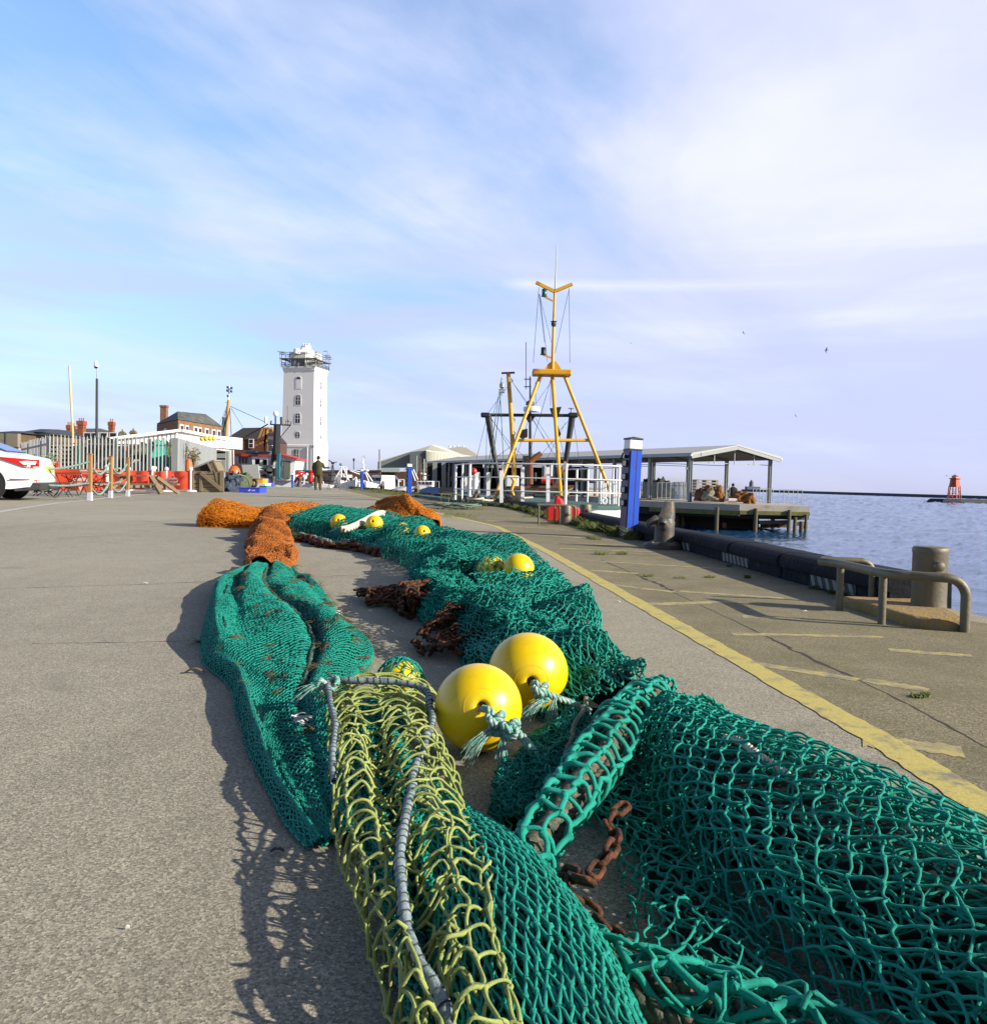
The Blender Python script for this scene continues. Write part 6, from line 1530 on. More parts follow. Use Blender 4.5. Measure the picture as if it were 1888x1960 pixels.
t = thing('boat', P2(1600, 1255, 41), 'blue hulled boat with white wheelhouse windows by the dark shed', 'fishing boat', 'small white boats moored along the far quay')
def deep2(pts, Y, dep): return MB().prism([P2(x, y, Y) for x, y in pts], (-.25 * dep, dep, 0))
deep2([(1440, 1290), (1440, 1232), (1500, 1212), (1690, 1208), (1600, 1246), (1560, 1300)], 40.4, 2.4).build('hull', m_white, t)
deep2([(1556, 1300), (1558, 1247), (1600, 1238), (1700, 1206), (1762, 1222), (1772, 1258), (1760, 1300)], 40.0, 1.2).build('bow', M('navy_hull', (.02, .05, .15, 1), .4), t)
mb = MB(); bx2(mb, 1590, 1720, 1160, 1208, 41, 1.0); wh = mb.build('wheelhouse', m_white, t, bevel=.03)
for k in range(4): m2 = MB(); bx2(m2, 1602 + k * 30, 1622 + k * 30, 1168, 1190, 40.95, .06); m2.build('window', m_glass, wh)
for a, b_, r, mt in (((1565, 1070), (1600, 1150), 0.028, m_white), ((1550, 1075), (1580, 1160), 0.028, m_white), ((1620, 965), (1620, 1160), 0.033, m_rust2), ((1610, 990), (1632, 990), 0.028, m_dark), ((1592, 960), (1592, 1110), 0.017, m_steel), ((1650, 985), (1650, 1160), 0.028, m_steel), ((1640, 1020), (1672, 1020), 0.028, m_steel), ((1670, 1000), (1674, 1160), 0.022, m_dark), ((1600, 1120), (1690, 1118), 0.033, m_dark), ((1445, 1150), (1445, 1210), 0.028, m_white), ((1445, 1150), (1490, 1150), 0.022, m_white), ((1490, 1150), (1490, 1200), 0.022, m_white), ((1730, 1165), (1770, 1165), 0.017, m_steel), ((1768, 1165), (1768, 1215), 0.017, m_steel)):
    MB().tube([P2(*a, 41), P2(*b_, 41)], r, 6).build('mast_spar', mt, t)
mb = MB(); bx2(mb, 1612, 1645, 1094, 1108, 41, .4); bx2(mb, 1640, 1662, 1098, 1150, 41.5, .3); mb.build('radar', m_white, t, bevel=.03)
# parked dark cars on the far quay by the shed
def far_car(x0, x1, y0, y1, Y, label, mat):
    p = P2((x0 + x1) / 2, y1, Y); t = thing('parked_car', p, label, 'car', 'dark cars parked by the shed'); w = (x1 - x0) * .24 * Y / FPX; h = (y1 - y0) * .24 * Y / FPX
    pr = [(-.5, .18), (-.5, .52), (-.44, .58), (-.34, .62), (-.2, .97), (.22, 1.0), (.38, .64), (.48, .58), (.5, .3), (.48, .18)]
    MB().prism([p + Vector((x * w, -.8, z * h)) for x, z in pr], (0, 1.6, 0)).build('body', mat, t, bevel=.06)
    MB().prism([p + Vector((x * w, -.82, z * h)) for x, z in ((-.3, .64), (-.18, .92), (.2, .94), (.33, .66))], (0, 1.64, 0)).build('window', m_glass, t)
    for x in (-.3, .3):
        o = MB().lathe([(h * .1, -.12), (h * .21, -.1), (h * .21, .1), (h * .1, .12)], p + Vector((x * w, -.75, h * .2)), 14, Matrix.Rotation(PI / 2, 3, 'X')).build('wheel', m_black, t, smooth=40)
    mb = MB(); mb.box(p + Vector((w * .497, -.55, h * .5)), (.06, .3, .12)); mb.box(p + Vector((w * .497, .55, h * .5)), (.06, .3, .12)); mb.build('headlight', m_white, t)
far_car(1325, 1455, 1118, 1205, 70, 'nearly black parked car partly hidden by the horned bollards', M('black_car_paint', (.012, .014, .02, 1), .25)); far_car(1205, 1310, 1112, 1190, 78, 'grey blue parked car behind the blue decked boat', M('grey_car_paint', (.07, .09, .11, 1), .25))

# ------------------------------------------------------------------ trawler with red roofed white cabin
YC = 66
t = thing('trawler', P2(420, 1190, YC), 'white cabined trawler with red roof, wooden gallows and black spread mast', 'fishing boat')
MB().prism([P2(x, y, YC) for x, y in ((300, 1215), (330, 1090), (420, 1155), (620, 1165), (900, 1195), (900, 1220))], (0, 3, 0)).build('hull', m_hullw, t)
mb = MB(); prism2(mb, [(335, 1092), (420, 1150), (418, 1162), (330, 1100)], YC - .1, .2); mb.build('rubbing_band', m_rust2, t)
mb = MB(); prism2(mb, [(275, 962), (440, 968), (440, 1075), (285, 1075)], YC, 3); prism2(mb, [(440, 962), (500, 955), (628, 990), (600, 1160), (440, 1120)], YC - .3, 3); cab = mb.build('cabin', m_white, t)
mb = MB(); prism2(mb, [(140, 962), (275, 962), (285, 1040), (170, 1035)], YC + .6, 3); mb.build('forward_cabin', M('violet_grey_paint', (.42, .40, .44, 1), .6), t)
mb = MB(); prism2(mb, [(255, 948), (450, 950), (450, 966), (255, 964)], YC - .2, 3.4); prism2(mb, [(490, 942), (635, 980), (635, 994), (490, 956)], YC - .6, 3.6); prism2(mb, [(130, 940), (260, 946), (260, 966), (130, 960)], YC + .3, 3.4); mb.build('roof_edge', M('red_roof_paint', (.42, .035, .02, 1), .5), t)
for x0, x1, y0, y1 in ((300, 340, 982, 1030), (362, 403, 985, 1036), (500, 522, 995, 1045)):
    mb = MB(); bx2(mb, x0, x1, y0, y1, YC - .40, .1); f = mb.build('window', m_grey, t, bevel=.08); m2 = MB(); bx2(m2, x0 + 5, x1 - 5, y0 + 5, y1 - 5, YC - .45, .06); m2.build('pane', m_glass, f)
for x in (172, 197, 223):
    mb = MB(); bx2(mb, x, x + 15, 968, 1022, YC + .5, .1); mb.build('window', m_glass, t, bevel=.1)
mb = MB(); bx2(mb, 533, 582, 1000, 1140, YC - .42, .1); mb.build('door', M('grey_green_door', (.14, .16, .12, 1), .5), t)
mb = MB(); bx2(mb, 218, 305, 922, 948, YC + 1, 1.2); bx2(mb, 320, 420, 925, 950, YC + 1, 1.2); mb.build('liferaft_cover', M('turquoise_cover', (.01, .20, .26, 1), .6), t, bevel=.2)
mb = MB()
for a, b_, r in (((478, 715), (470, 950), .26), ((485, 720), (478, 1000), .22), ((472, 840), (432, 1060), .10), ((430, 1060), (448, 900), .09), ((482, 920), (505, 1010), .10), ((465, 1060), (462, 1150), .24)):
    mb.tube([P2(*a, YC - 1), P2(*b_, YC - 1)], r, 8)
mb.build('black_mast', m_bsteel, t)
mb = MB()
for a, b_, r in (((425, 710), (585, 716), .055), ((585, 716), (592, 685), .03), ((585, 716), (508, 808), .03), ((405, 708), (240, 800), .05), ((240, 800), (110, 890), .04), ((425, 715), (432, 680), .055), ((465, 650), (465, 710), .06), ((510, 650), (512, 715), .09), ((565, 670), (565, 715), .03), ((548, 675), (548, 712), .02), ((552, 688), (578, 688), .025), ((560, 560), (560, 680), .016)):
    mb.tube([P2(*a, YC - 1), P2(*b_, YC - 1)], r, 6)
mb.build('cross_tree', m_bsteel, t)
MB().lathe([(.07, -.2), (.18, -.08), (.2, .05), (.14, .19), (.02, .24)], P2(467, 628, YC - 1), 16).build('radar_dome', m_white, t, smooth=50)
MB().lathe([(.09, -.24), (.11, -.22), (.11, .22), (.09, .24)], P2(387, 675, YC - 1), 12).build('satellite_drum', m_white, t, smooth=50)
m_brw = M('varnished_wood', (.42, .20, .05, 1), .6, var=.2)
mb = MB()
for a, b_ in (((295, 925), (365, 740)), ((325, 925), (390, 740)), ((355, 925), (410, 745)), ((375, 925), (392, 745))): mb.beam(P2(*a, YC + 1), P2(*b_, YC + 1), .14, .14)
mb.beam(P2(315, 850, YC + 1), P2(415, 855, YC + 1), .12, .12); mb.beam(P2(385, 925, YC + 1), P2(392, 760, YC + 1), .16, .14)
mb.tube([P2(395, 790, YC + 1), P2(400, 758, YC + 1), P2(415, 745, YC + 1), P2(440, 748, YC + 1), P2(450, 775, YC + 1)], .12, 8); mb.build('gallows_frame', m_brw, t)
mb = MB()
for x0, x1, y0, y1 in ((400, 450, 780, 800), (405, 445, 830, 870), (410, 440, 880, 920)): bx2(mb, x0, x1, y0, y1, YC + .3, 1)
mb.build('gallows_gear', m_dark, t)
mb = MB(); prism2(mb, [(478, 945), (500, 940), (495, 1130), (515, 1150), (470, 1150)], YC - 1.8, .3); mb.build('turquoise_net', M('turquoise_net_cloth', (.02, .14, .18, 1), .9, var=.4, vs=2), t)
mb = MB()
for k in range(30): bx2(mb, *(lambda x, y, w_, h_: (x, x + w_, y, y + h_))(rnd.uniform(340, 480), rnd.uniform(1035, 1140), rnd.uniform(10, 30), rnd.uniform(8, 22)), YC - 1.2, .5)
mb.build('deck_clutter', M('clutter_grey', (.18, .2, .2, 1), .8, var=.7, vs=1.0, col2=(.03, .03, .03, 1)), t)
# red deck gear on the neighbouring stern
t = thing('fishing_boat_stern', P2(690, 1180, 62), 'white stern cluttered with bright red deck gear and winches beside the photographer', 'fishing boat')
mb = MB(); prism2(mb, [(610, 1185), (615, 1160), (900, 1195), (900, 1215), (610, 1210)], 62, 2); mb.build('hull', m_hullw, t)
mb = MB(); 
for a, b_, r in (((620, 1170), (640, 1130), .12), ((640, 1130), (700, 1110), .11), ((745, 1180), (750, 1095), .14), ((735, 1080), (770, 1090), .10)): mb.tube([P2(*a, 62), P2(*b_, 62)], r, 8)
for x0, x1, y0, y1 in ((620, 655, 1080, 1112), (668, 685, 1085, 1100), (735, 765, 1085, 1110)): bx2(mb, x0, x1, y0, y1, 62, .6)
mb.build('red_gear', m_red, t, bevel=.05)
mb = MB()
for x, y, r in ((695, 1130, .19), (715, 1108, .11), (770, 1130, .13), (665, 1150, .12)): mb.sph(P2(x, y, 61.6), r, 10, 8)
for a, b_ in (((770, 1190), (790, 1140)), ((850, 1190), (835, 1140)), ((690, 1180), (700, 1120))): mb.tube([P2(*a, 61.5), P2(*b_, 61.5)], .045, 6)
mb.build('white_gear', m_white, t, smooth=60)
mb = MB(); bx2(mb, 630, 920, 1075, 1085, 66, .4); mb.build('turquoise_rail', M('turquoise_rail_paint', (.02, .13, .17, 1), .6), t)
mb = MB(); bx2(mb, 845, 925, 1122, 1168, 60, .8); bx2(mb, 880, 930, 1095, 1125, 61, .8); mb.build('dark_gear', m_dark, t, bevel=.1)
# rusty and pale bits lying along the far quay edge
for i, (x, y, s, mt, nm, lab, cat) in enumerate([(445, 1190, .22, m_iron, 'bollard', 'stubby iron bollard before the white and red trawler bow', 'bollard'), (655, 1195, .22, m_iron, 'bollard', 'stubby iron bollard before the red deck gear', 'bollard')]):
    g_ = at_ground(*Z2(x, y + 14)); t = thing(nm, g_, lab, cat, 'stubby bollards at the far quay edge')
    MB().lathe([(s * 1.0, 0), (s * .8, .08), (s * .6, .2), (s * .6, .5), (s * .8, .6), (s * .7, .68)], g_, 14).build('drum', mt, t, smooth=50)
# orange wooden mast with white lamp head
t = thing('boat_mast', P2(65, 900, 72), 'orange brown wooden boat mast with white lamp head and stays above the white shed', 'mast')
MB().tube([P2(62, 960, 72), P2(85, 600, 72), P2(93, 515, 72)], [.165, .14, .11], 10).build('spar', M('orange_mast_paint', (.52, .27, .06, 1), .6, var=.1), t, smooth=60)
mb = MB(); mb.tube([P2(92, 520, 72), P2(97, 400, 72)], [.07, .05], 8); mb.beam(P2(60, 402, 72), P2(130, 402, 72), .06, .05); mb.beam(P2(75, 430, 72), P2(117, 430, 72), .04, .03); mb.beam(P2(62, 535, 72), P2(112, 530, 72), .04, .04); mb.build('lamp_head', m_white, t)
for x, y in ((80, 413), (110, 418), (78, 440), (108, 445), (82, 482)): m2 = MB(); bx2(m2, x - 5, x + 5, y - 8, y + 8, 71.7, .3); m2.build('lamp', m_dark, t)
mb = MB()
for a, b_ in (((105, 565), (390, 695)), ((108, 575), (205, 735)), ((80, 560), (20, 700)), ((78, 560), (40, 760)), ((98, 570), (118, 890)), ((70, 600), (20, 760))): mb.tube([P2(*a, 72), P2(*b_, 71)], .022, 4)
mb.build('stays', m_wire, t)
mb = MB(); mb.tube([P2(100, 580, 71.6), P2(118, 880, 71.6)], .035, 6); mb.build('brown_stay', m_rust2, t)
mb = MB(); prism2(mb, [(42, 650), (70, 655), (55, 740), (50, 820), (35, 800)], 71.8, .15); mb.build('hanging_net', M('blue_green_net_cloth', (.03, .12, .14, 1), .9), t)
mb = MB()
for a, b_ in (((110, 905), (112, 1040)), ((130, 905), (132, 1030)), ((108, 908), (134, 908))): mb.beam(P2(*a, 60), P2(*b_, 60), .06, .06)
mb.build('pale_frame', m_white, t)
# ================================================================== LAND: BUILDINGS AND YARD
m_tower = M('white_render', (.80, .79, .76, 1), .7, var=.03, vs=.3)
m_scaff = M('scaffold_tube', (.20, .22, .21, 1), .5, .3)
m_scboard = M('scaffold_board', (.16, .15, .12, 1), .8)
m_slate = M('slate_roof', (.075, .078, .08, 1), .8, var=.25, vs=.8, col2=(.16, .16, .09, 1), f2=.56)
m_brick = M('brown_brick', (.26, .135, .065, 1), .9, var=.25, vs=2.0, col2=(.17, .08, .04, 1))
m_dbrick = M('dark_brick', (.085, .042, .032, 1), .9, var=.25, vs=1.5)
m_rbrick = M('red_brick', (.26, .075, .035, 1), .9, var=.25, vs=2)
m_wf = M('window_white', (.72, .72, .70, 1), .5)

# ---- white light tower
YW = 120.0
zb_, zt_ = 0.0, P2(640, 262, YW).z
cx = P2(690, 600, YW).x; side = 4.72; th = math.atan2(108, 245)          # two faces seen, the wide one towards the viewer
viewang = math.atan2(-YW, -cx)                                          # direction from the tower to the viewer
nl = viewang - th * 1.0                                                   # normal of the wide face
RT = Matrix.Rotation(nl + PI / 2, 3, 'Z')
tc_ = Vector((cx - .35, YW + 2.4, 0))
t = thing('light_tower', tc_, 'tall square white lighthouse tower with arched windows and scaffolding round its lantern roof', 'lighthouse')
def sq(h, z): return [tc_ + RT @ Vector((x * h, y * h, z)) for x, y in ((-1, -1), (1, -1), (1, 1), (-1, 1))]
s = side / 2
zbase = P2(640, 890, YW).z
z_ = lambda y: P2(690, y, YW).z
MB().loft([sq(s * 1.05, -1), sq(s * 1.05, zbase)]).build('base_storey', m_tower, t)
MB().loft([sq(s * 1.075, zbase), sq(s * 1.075, zbase + .25), sq(s * 1.04, zbase + .35), sq(s * 1.015, zbase + 1.1), sq(s * .995, zbase + 2.2), sq(s * .98, zbase + 3.6)]).build('flared_plinth', m_tower, t)
MB().loft([sq(s * .98, zbase + 3.6), sq(s * .955, z_(285))]).build('shaft', m_tower, t)
MB().loft([sq(s * .97, z_(285)), sq(s * 1.0, z_(275)), sq(s * 1.0, z_(262)), sq(s * 1.04, z_(257)), sq(s * 1.04, z_(248))]).build('cornice', m_tower, t)
def arched(face, zc, w, h, blind=False, fx=0.0, half=None):
    """arched window on face 0 (wide, towards the viewer) or 1 (sunlit)"""
    R2 = RT @ Matrix.Rotation(face * PI / 2, 3, 'Z')
    zl, zh = zbase + 3.6, z_(285)
    def q(x, z, d): return tc_ + R2 @ Vector((fx + x, -s * (.98 - .025 * (z - zl) / (zh - zl) if z > zl else .98 + .015 * min(1, (zl - z) / 1.4)) - d, z))
    def outline(w, h, d, z0=0): return [q(-w / 2, zc - h / 2, d), q(w / 2, zc - h / 2, d)] + [q(w / 2 * math.cos(a), zc + h / 2 - w / 2 + w / 2 * math.sin(a), d) for a in np.linspace(0, PI, 9)]
    fr = MB().prism(outline(w + .30, h + .28, .0), R2 @ Vector((0, -.03, 0))).build('window_surround', m_tower, t)
    mt = m_white if blind else m_glass
    MB().prism(outline(w, h, .034), R2 @ Vector((0, -.008, 0))).build('pane', mt if not blind else m_tower, fr)
    mb = MB()
    if blind: mb.prism([q(w / 2 * math.cos(a), zc + h / 2 - w / 2 + w / 2 * math.sin(a), .045) for a in np.linspace(0, PI, 9)], R2 @ Vector((0, -.015, 0))); mb.build('fanlight', m_glass, fr); return
    mb.box(q(0, zc, .05), (.06, .015, h), nl + PI / 2 + face * PI / 2); mb.box(q(0, zc - .05, .053), (w, .015, .06), nl + PI / 2 + face * PI / 2); mb.box(q(0, zc + h / 2 - w / 2, .053), (w, .015, .05), nl + PI / 2 + face * PI / 2)
    mb.build('glazing_bars', m_wf, fr)
for y, bl, dx in ((375, True, 0), (514, False, 0), (660, False, 0), (808, False, 0)):
    hh = (90 if bl else 78) * .24 * YW / FPX; arched(0, z_(y), .64, hh, bl, -.02)
for y in (378, 525, 670, 815): arched(1, z_(y), .52, 1.3, False, 0.15)
mb = MB(); R2 = RT; q = lambda x, z, d: tc_ + R2 @ Vector((x, -s * 1.05 - d, z)); mb.prism([q(-.38, z_(995), 0.01), q(.27, z_(995), .01), q(.27, z_(910), .01), q(-.38, z_(910), .01)], R2 @ Vector((0, -.05, 0))); f = mb.build('ground_window', M('ochre_window', (.16, .13, .07, 1), .4), t)
mb = MB(); mb.box(q(-.05, z_(952), .08), (.05, .03, 1.4), nl + PI / 2); mb.box(q(-.05, z_(952), .085), (.64, .03, .05), nl + PI / 2); mb.build('glazing_bars', m_wf, f)
MB().tube([q(1.55, z_(890), .06), q(1.55, 0, .06)], .10, 8).build('drain_pipe', M('lilac_grey_pipe', (.50, .50, .56, 1), .5), t, smooth=60)
MB().tube([q(2.45, z_(860), .1), q(2.45, 0, .1)], .04, 6).build('lightning_rod', m_dark, t, smooth=60)
# gallery, lantern room, roof and chimneyed cap
oct_ = lambda r, z: [tc_ + RT @ Matrix.Rotation(PI / 8, 3, 'Z') @ Vector((r * math.cos(k * PI / 4), r * math.sin(k * PI / 4), z)) for k in range(8)]
MB().loft([oct_(1.95, z_(248)), oct_(1.95, z_(185))]).build('lantern_room', M('lantern_glazing', (.22, .23, .20, 1), .3, var=.3, vs=2), t)
mb = MB(); 
for k in range(8):
    a = PI / 8 + k * PI / 4; mb.beam(tc_ + RT @ Vector((1.98 * math.cos(a), 1.98 * math.sin(a), z_(248))), tc_ + RT @ Vector((1.98 * math.cos(a), 1.98 * math.sin(a), z_(185))), .12, .12)
mb.build('lantern_mullions', m_white, t)
MB().loft([oct_(2.15, z_(185)), oct_(2.2, z_(180)), oct_(2.2, z_(142)), oct_(2.3, z_(138)), oct_(2.3, z_(132)), oct_(2.1, z_(122)), oct_(1.7, z_(112)), oct_(1.0, z_(100)), oct_(.75, z_(85)), oct_(.62, z_(68))]).build('lantern_roof', m_tower, t)
mb = MB(); mb.loft([oct_(.72, z_(68)), oct_(.72, z_(64))])
for dx in (-.36, 0, .36): mb.lathe([(.2, 0), (.2, z_(44) - z_(68)), (.14, z_(42) - z_(68))], tc_ + RT @ Vector((dx, 0, z_(68))), 10)
mb.build('roof_vents', m_tower, t)
mb = MB(); mb.lathe([(.45, -.3), (.42, .35), (.1, .5)], tc_ + RT @ Vector((-.4, -2.2, z_(128))), 12); mb.build('dormer', m_tower, t)
# gallery railing dark
mb = MB(); gs = s * 1.03
for z in (z_(246), z_(230), z_(216)):
    for k in range(4):
        a, b_ = sq(gs, z)[k], sq(gs, z)[(k + 1) % 4]; mb.beam(a, b_, .05, .05)
for k in range(4):
    a, b_ = sq(gs, z_(247))[k], sq(gs, z_(247))[(k + 1) % 4]
    for i in range(13): p = a.lerp(b_, i / 12); mb.beam(p, p + Vector((0, 0, z_(216) - z_(247))), .04, .04)
mb.build('gallery_railing', m_dark, t)
t2 = thing('scaffolding', tc_ + Vector((0, 0, z_(248))), 'tube scaffolding with boarded deck round the lantern of the white tower', 'scaffold')
mb = MB(); ss = s * 1.05
for z in (z_(182), z_(150), z_(136)):
    for k in range(4):
        a, b_ = sq(ss, z)[k], sq(ss, z)[(k + 1) % 4]; d = (b_ - a).normalized(); mb.tube([a - d * .35, b_ + d * .35], .04, 6)
for k in range(4):
    a, b_ = sq(ss, z_(252))[k], sq(ss, z_(252))[(k + 1) % 4]
    for i in range(5): p = a.lerp(b_, i / 4); mb.tube([p, p + Vector((0, 0, z_(128) - z_(252)))], .045, 6)
for (x0, y0, x1, y1) in ((482, 128, 540, 133), (498, 145, 545, 150), (845, 128, 880, 125), (850, 160, 900, 158), (860, 172, 905, 170), (870, 188, 915, 190), (880, 130, 880, 215), (500, 130, 505, 250)): mb.tube([P2(x0, y0, YW), P2(x1, y1, YW)], .045, 6)
mb.build('tubes', m_scaff, t2)
mb = MB()
for k in range(4):
    a, b_ = sq(s * 1.0, z_(188))[k], sq(s * 1.0, z_(188))[(k + 1) % 4]; d = (b_ - a).normalized(); mb.beam(a - d * .35, b_ + d * .35, .6, .08)
mb.build('deck_boards', m_scboard, t2)

# ---- houses
def hip_house(pts_eave, ridge, label, roofm, wallm, name='brick_house', base=0.0, cat='house'):
    """pts_eave: four eave corners, ridge: two ridge points, in world space"""
    c = sum(pts_eave, Vector()) / 4; t = thing(name, Vector((c.x, c.y, base)), label, cat)
    lo = [Vector((p.x, p.y, base)) for p in pts_eave]
    MB().loft([lo, pts_eave]).build('walls', wallm, t)
    up = [p + (p - c) * .02 + Vector((0, 0, .05)) for p in pts_eave]; r0, r1 = ridge
    mb = MB(); mb.add(up + [r0, r1], [(0, 1, 5, 4), (1, 2, 5), (2, 3, 4, 5), (3, 0, 4), (3, 2, 1, 0)]); mb.build('roof', roofm, t)
    return t
def sash(t, P, w, h, nrm, name='window'):
    """white sash window centred at P on a wall with outward normal nrm"""
    nrm = Vector(nrm).normalized(); rz = math.atan2(nrm.y, nrm.x) + PI / 2
    o = MB().box(P + nrm * .03, (w, .12, h), rz).build(name, m_wf, t)
    MB().box(P + nrm * .095 + Vector((0, 0, h * .24)), (w * .72, .04, h * .40), rz).build('pane', m_glass, o); MB().box(P + nrm * .095 - Vector((0, 0, h * .24)), (w * .72, .04, h * .40), rz).build('pane', m_glass, o)
# brick house with hip roof (front face lit)
A = P1(1420, 698, 84); B = P1(1772, 722, 84); A.y = 84
A = P1(1420, 698, 82); B = P1(1772, 722, 92); D_ = P1(1250, 700, 90); zE = (A.z + B.z + D_.z) / 3
for q_ in (A, B, D_): q_.z = zE
C_ = B + (D_ - A)
t = hip_house([A, B, C_, D_], [P1(1416, 606, 87), P1(1640, 627, 93)], 'brown brick house with hipped slate roof and white sash windows above the white shed', m_slate, m_brick)
nf = Vector((B.y - A.y, -(B.x - A.x), 0)).normalized(); ns = Vector((A.y - D_.y, -(A.x - D_.x), 0)).normalized()
for x in (1438, 1478, 1546, 1580, 1638, 1697, 1742):
    f = (x - 1420) / 352; p = A.lerp(B, f * .97 + .01); p.z = zE - .62 - .8; sash(t, p, .85 if x not in (1438, 1478) else .75, 2.1, nf)
p = D_.lerp(A, .45); p.z = zE - 1.7; sash(t, p, 1.0, 2.2, ns)
q_ = P1(1308, 650, 91); mb = MB(); mb.box(q_, (.62, .6, 2.4)); mb.box(q_ + Vector((0, 0, 1.1)), (.72, .7, .2)); ch = mb.build('chimney', m_brick, t)
# dark brick building beside the tower
A = P2(70, 830, 102); B = P2(470, 830, 104); zE = A.z
t = hip_house([Vector((A.x, 102, zE)), Vector((B.x - .6, 102, zE)), Vector((B.x - .6, 112, zE)), Vector((A.x, 112, zE))], [P2(205, 738, 107), P2(440, 733, 107)], 'dark brown building with low dark roof beside the white tower', M('dark_roof', (.030, .022, .022, 1), .8), m_dbrick, 'dark_building', cat='building')
for x, y0, y1, w in ((273, 826, 898, 40), (135, 828, 885, 40), (425, 840, 880, 36)):
    a = P2(x, (y0 + y1) / 2, 101.9); sash(t, a, w * .24 * 102 / FPX, (y1 - y0) * .24 * 102 / FPX, (0, -1, 0))
# terrace with chimneys
def chimney_stack(t, x, y0, y1, w, Y, npots=2):
    a, b_ = P1(x, y1, Y), P1(x, y0 + 28, Y); wd = w * .24 * Y / FPX
    mb = MB(); mb.box((a.x, Y, (a.z + b_.z) / 2), (wd * .85, wd, b_.z - a.z)); mb.box((a.x, Y, b_.z + .1), (wd * 1.1, wd * 1.2, .45)); mb.box((a.x, Y, b_.z - .35), (wd, wd * 1.1, .2)); c = mb.build('chimney', m_rbrick, t)
    mb = MB()
    for k in range(npots): mb.lathe([(.07, 0), (.09, .05), (.07, .3), (.09, .38)], (a.x + (k - (npots - 1) / 2) * .24, Y, b_.z + .3), 8)
    mb.build('chimney_pot', M('clay_pot', (.35, .17, .09, 1), .8), c)
A = P1(445, 806, 98); B = P1(930, 806, 98); zE = A.z
t = hip_house([Vector((A.x, 98, zE)), Vector((B.x, 98, zE)), Vector((B.x, 108, zE)), Vector((A.x, 108, zE))], [P1(600, 744, 103), P1(800, 742, 103)], 'red brick terrace with slate roof and tall chimneys behind the palisade fence', m_slate, m_rbrick, 'terrace_house')
chimney_stack(t, 552, 710, 790, 34, 101); chimney_stack(t, 590, 715, 790, 26, 104, 1); chimney_stack(t, 650, 678, 810, 52, 99, 3); chimney_stack(t, 889, 685, 812, 40, 99, 2)
for x in (470, 560, 700, 760, 830, 905): sash(t, P1(x, 830, 97.95), .9, 1.6, (0, -1, 0))
for x, yv, lab in ((975, 768, 'mossy chimney top next to the terrace, one of two small ones'), (1062, 760, 'mossy chimney top nearer the brown brick house')):
    c = P1(x, 815, 110); t = thing('chimney_stack', c, lab, 'chimney', 'mossy chimney tops'); b_ = P1(x, yv + 22, 110)
    mb = MB(); mb.box((c.x, 110, (c.z + b_.z) / 2), (.62, .6, b_.z - c.z)); mb.loft([[Vector((c.x + sx * r * 1.25, 110 + sy * r, b_.z + h)) for sx, sy in ((-1, -1), (1, -1), (1, 1), (-1, 1))] for r, h in ((.36, 0), (.24, .3), (.14, .4))]); mb.build('stack', M('mossy_stone', (.16, .13, .05, 1), .9), t)
    mb = MB(); mb.lathe([(.09, .3), (.09, .65)], (c.x, 110, b_.z), 8); mb.build('pot', m_rbrick, t)
# dark timber sheds at the edge of the yard
m_shedw = M('brown_boarding', (.11, .075, .04, 1), .9, var=.3, vs=2, stretch=(1, 1, 5)); m_shedr = M('dark_felt_roof', (.035, .042, .05, 1), .8)
def gable_shed(x0, x1, yr, ye, yb, Y, label, dep=5):
    a, b_ = P1(x0, ye, Y), P1(x1, ye, Y); zr = P1((x0 + x1) / 2, yr, Y).z; zb2 = 0.0
    t = thing('timber_shed', (a.x, Y, 0), label, 'shed', 'timber sheds beyond the fence')
    MB().prism([(a.x, Y, zb2), (b_.x, Y, zb2), (b_.x, Y, b_.z), (a.x, Y, a.z)], (0, dep, 0)).build('walls', m_shedw, t)
    w = b_.x - a.x
    MB().loft([[(a.x - .2, Y - .2, a.z), (b_.x + .2, Y - .2, a.z), (b_.x + .2, Y + dep, a.z), (a.x - .2, Y + dep, a.z)], [(a.x + w * .12, Y + dep * .35, zr), (b_.x - w * .12, Y + dep * .35, zr), (b_.x - w * .12, Y + dep * .65, zr), (a.x + w * .12, Y + dep * .65, zr)]]).build('roof', m_shedr, t)
    return t
gable_shed(-30, 165, 752, 775, 900, 60, 'brown boarded shed with flat dark roof at the very edge of the yard')
gable_shed(205, 330, 735, 770, 900, 62, 'dark pitched roof shed standing behind the corner of the palisade fence')
gable_shed(290, 420, 770, 790, 900, 58, 'low brown shed right behind the corner of the palisade fence'); gable_shed(325, 382, 738, 768, 800, 66, 'small dark lean-to roof rising behind the low brown shed')
t = thing('boarded_wall', P1(0, 900, 42), 'weathered boarded wall draped with dark netting behind the white car', 'wall')
mb = MB(); bx1(mb, -80, 140, 780, 905, 42, .3); mb.build('boards', M('grey_brown_boards', (.22, .19, .14, 1), .9, var=.35, vs=3, stretch=(1, 1, 6)), t); mb = MB(); bx1(mb, -80, 145, 898, 960, 41.5, .3); mb.build('grey_plinth', M('pale_grey_blocks', (.36, .35, .32, 1), .9), t); mb = MB(); bx1(mb, -80, 140, 888, 896, 41.4, .1); bx1(mb, 30, 42, 780, 960, 41.4, .1); mb.build('dark_rail', m_dark, t)
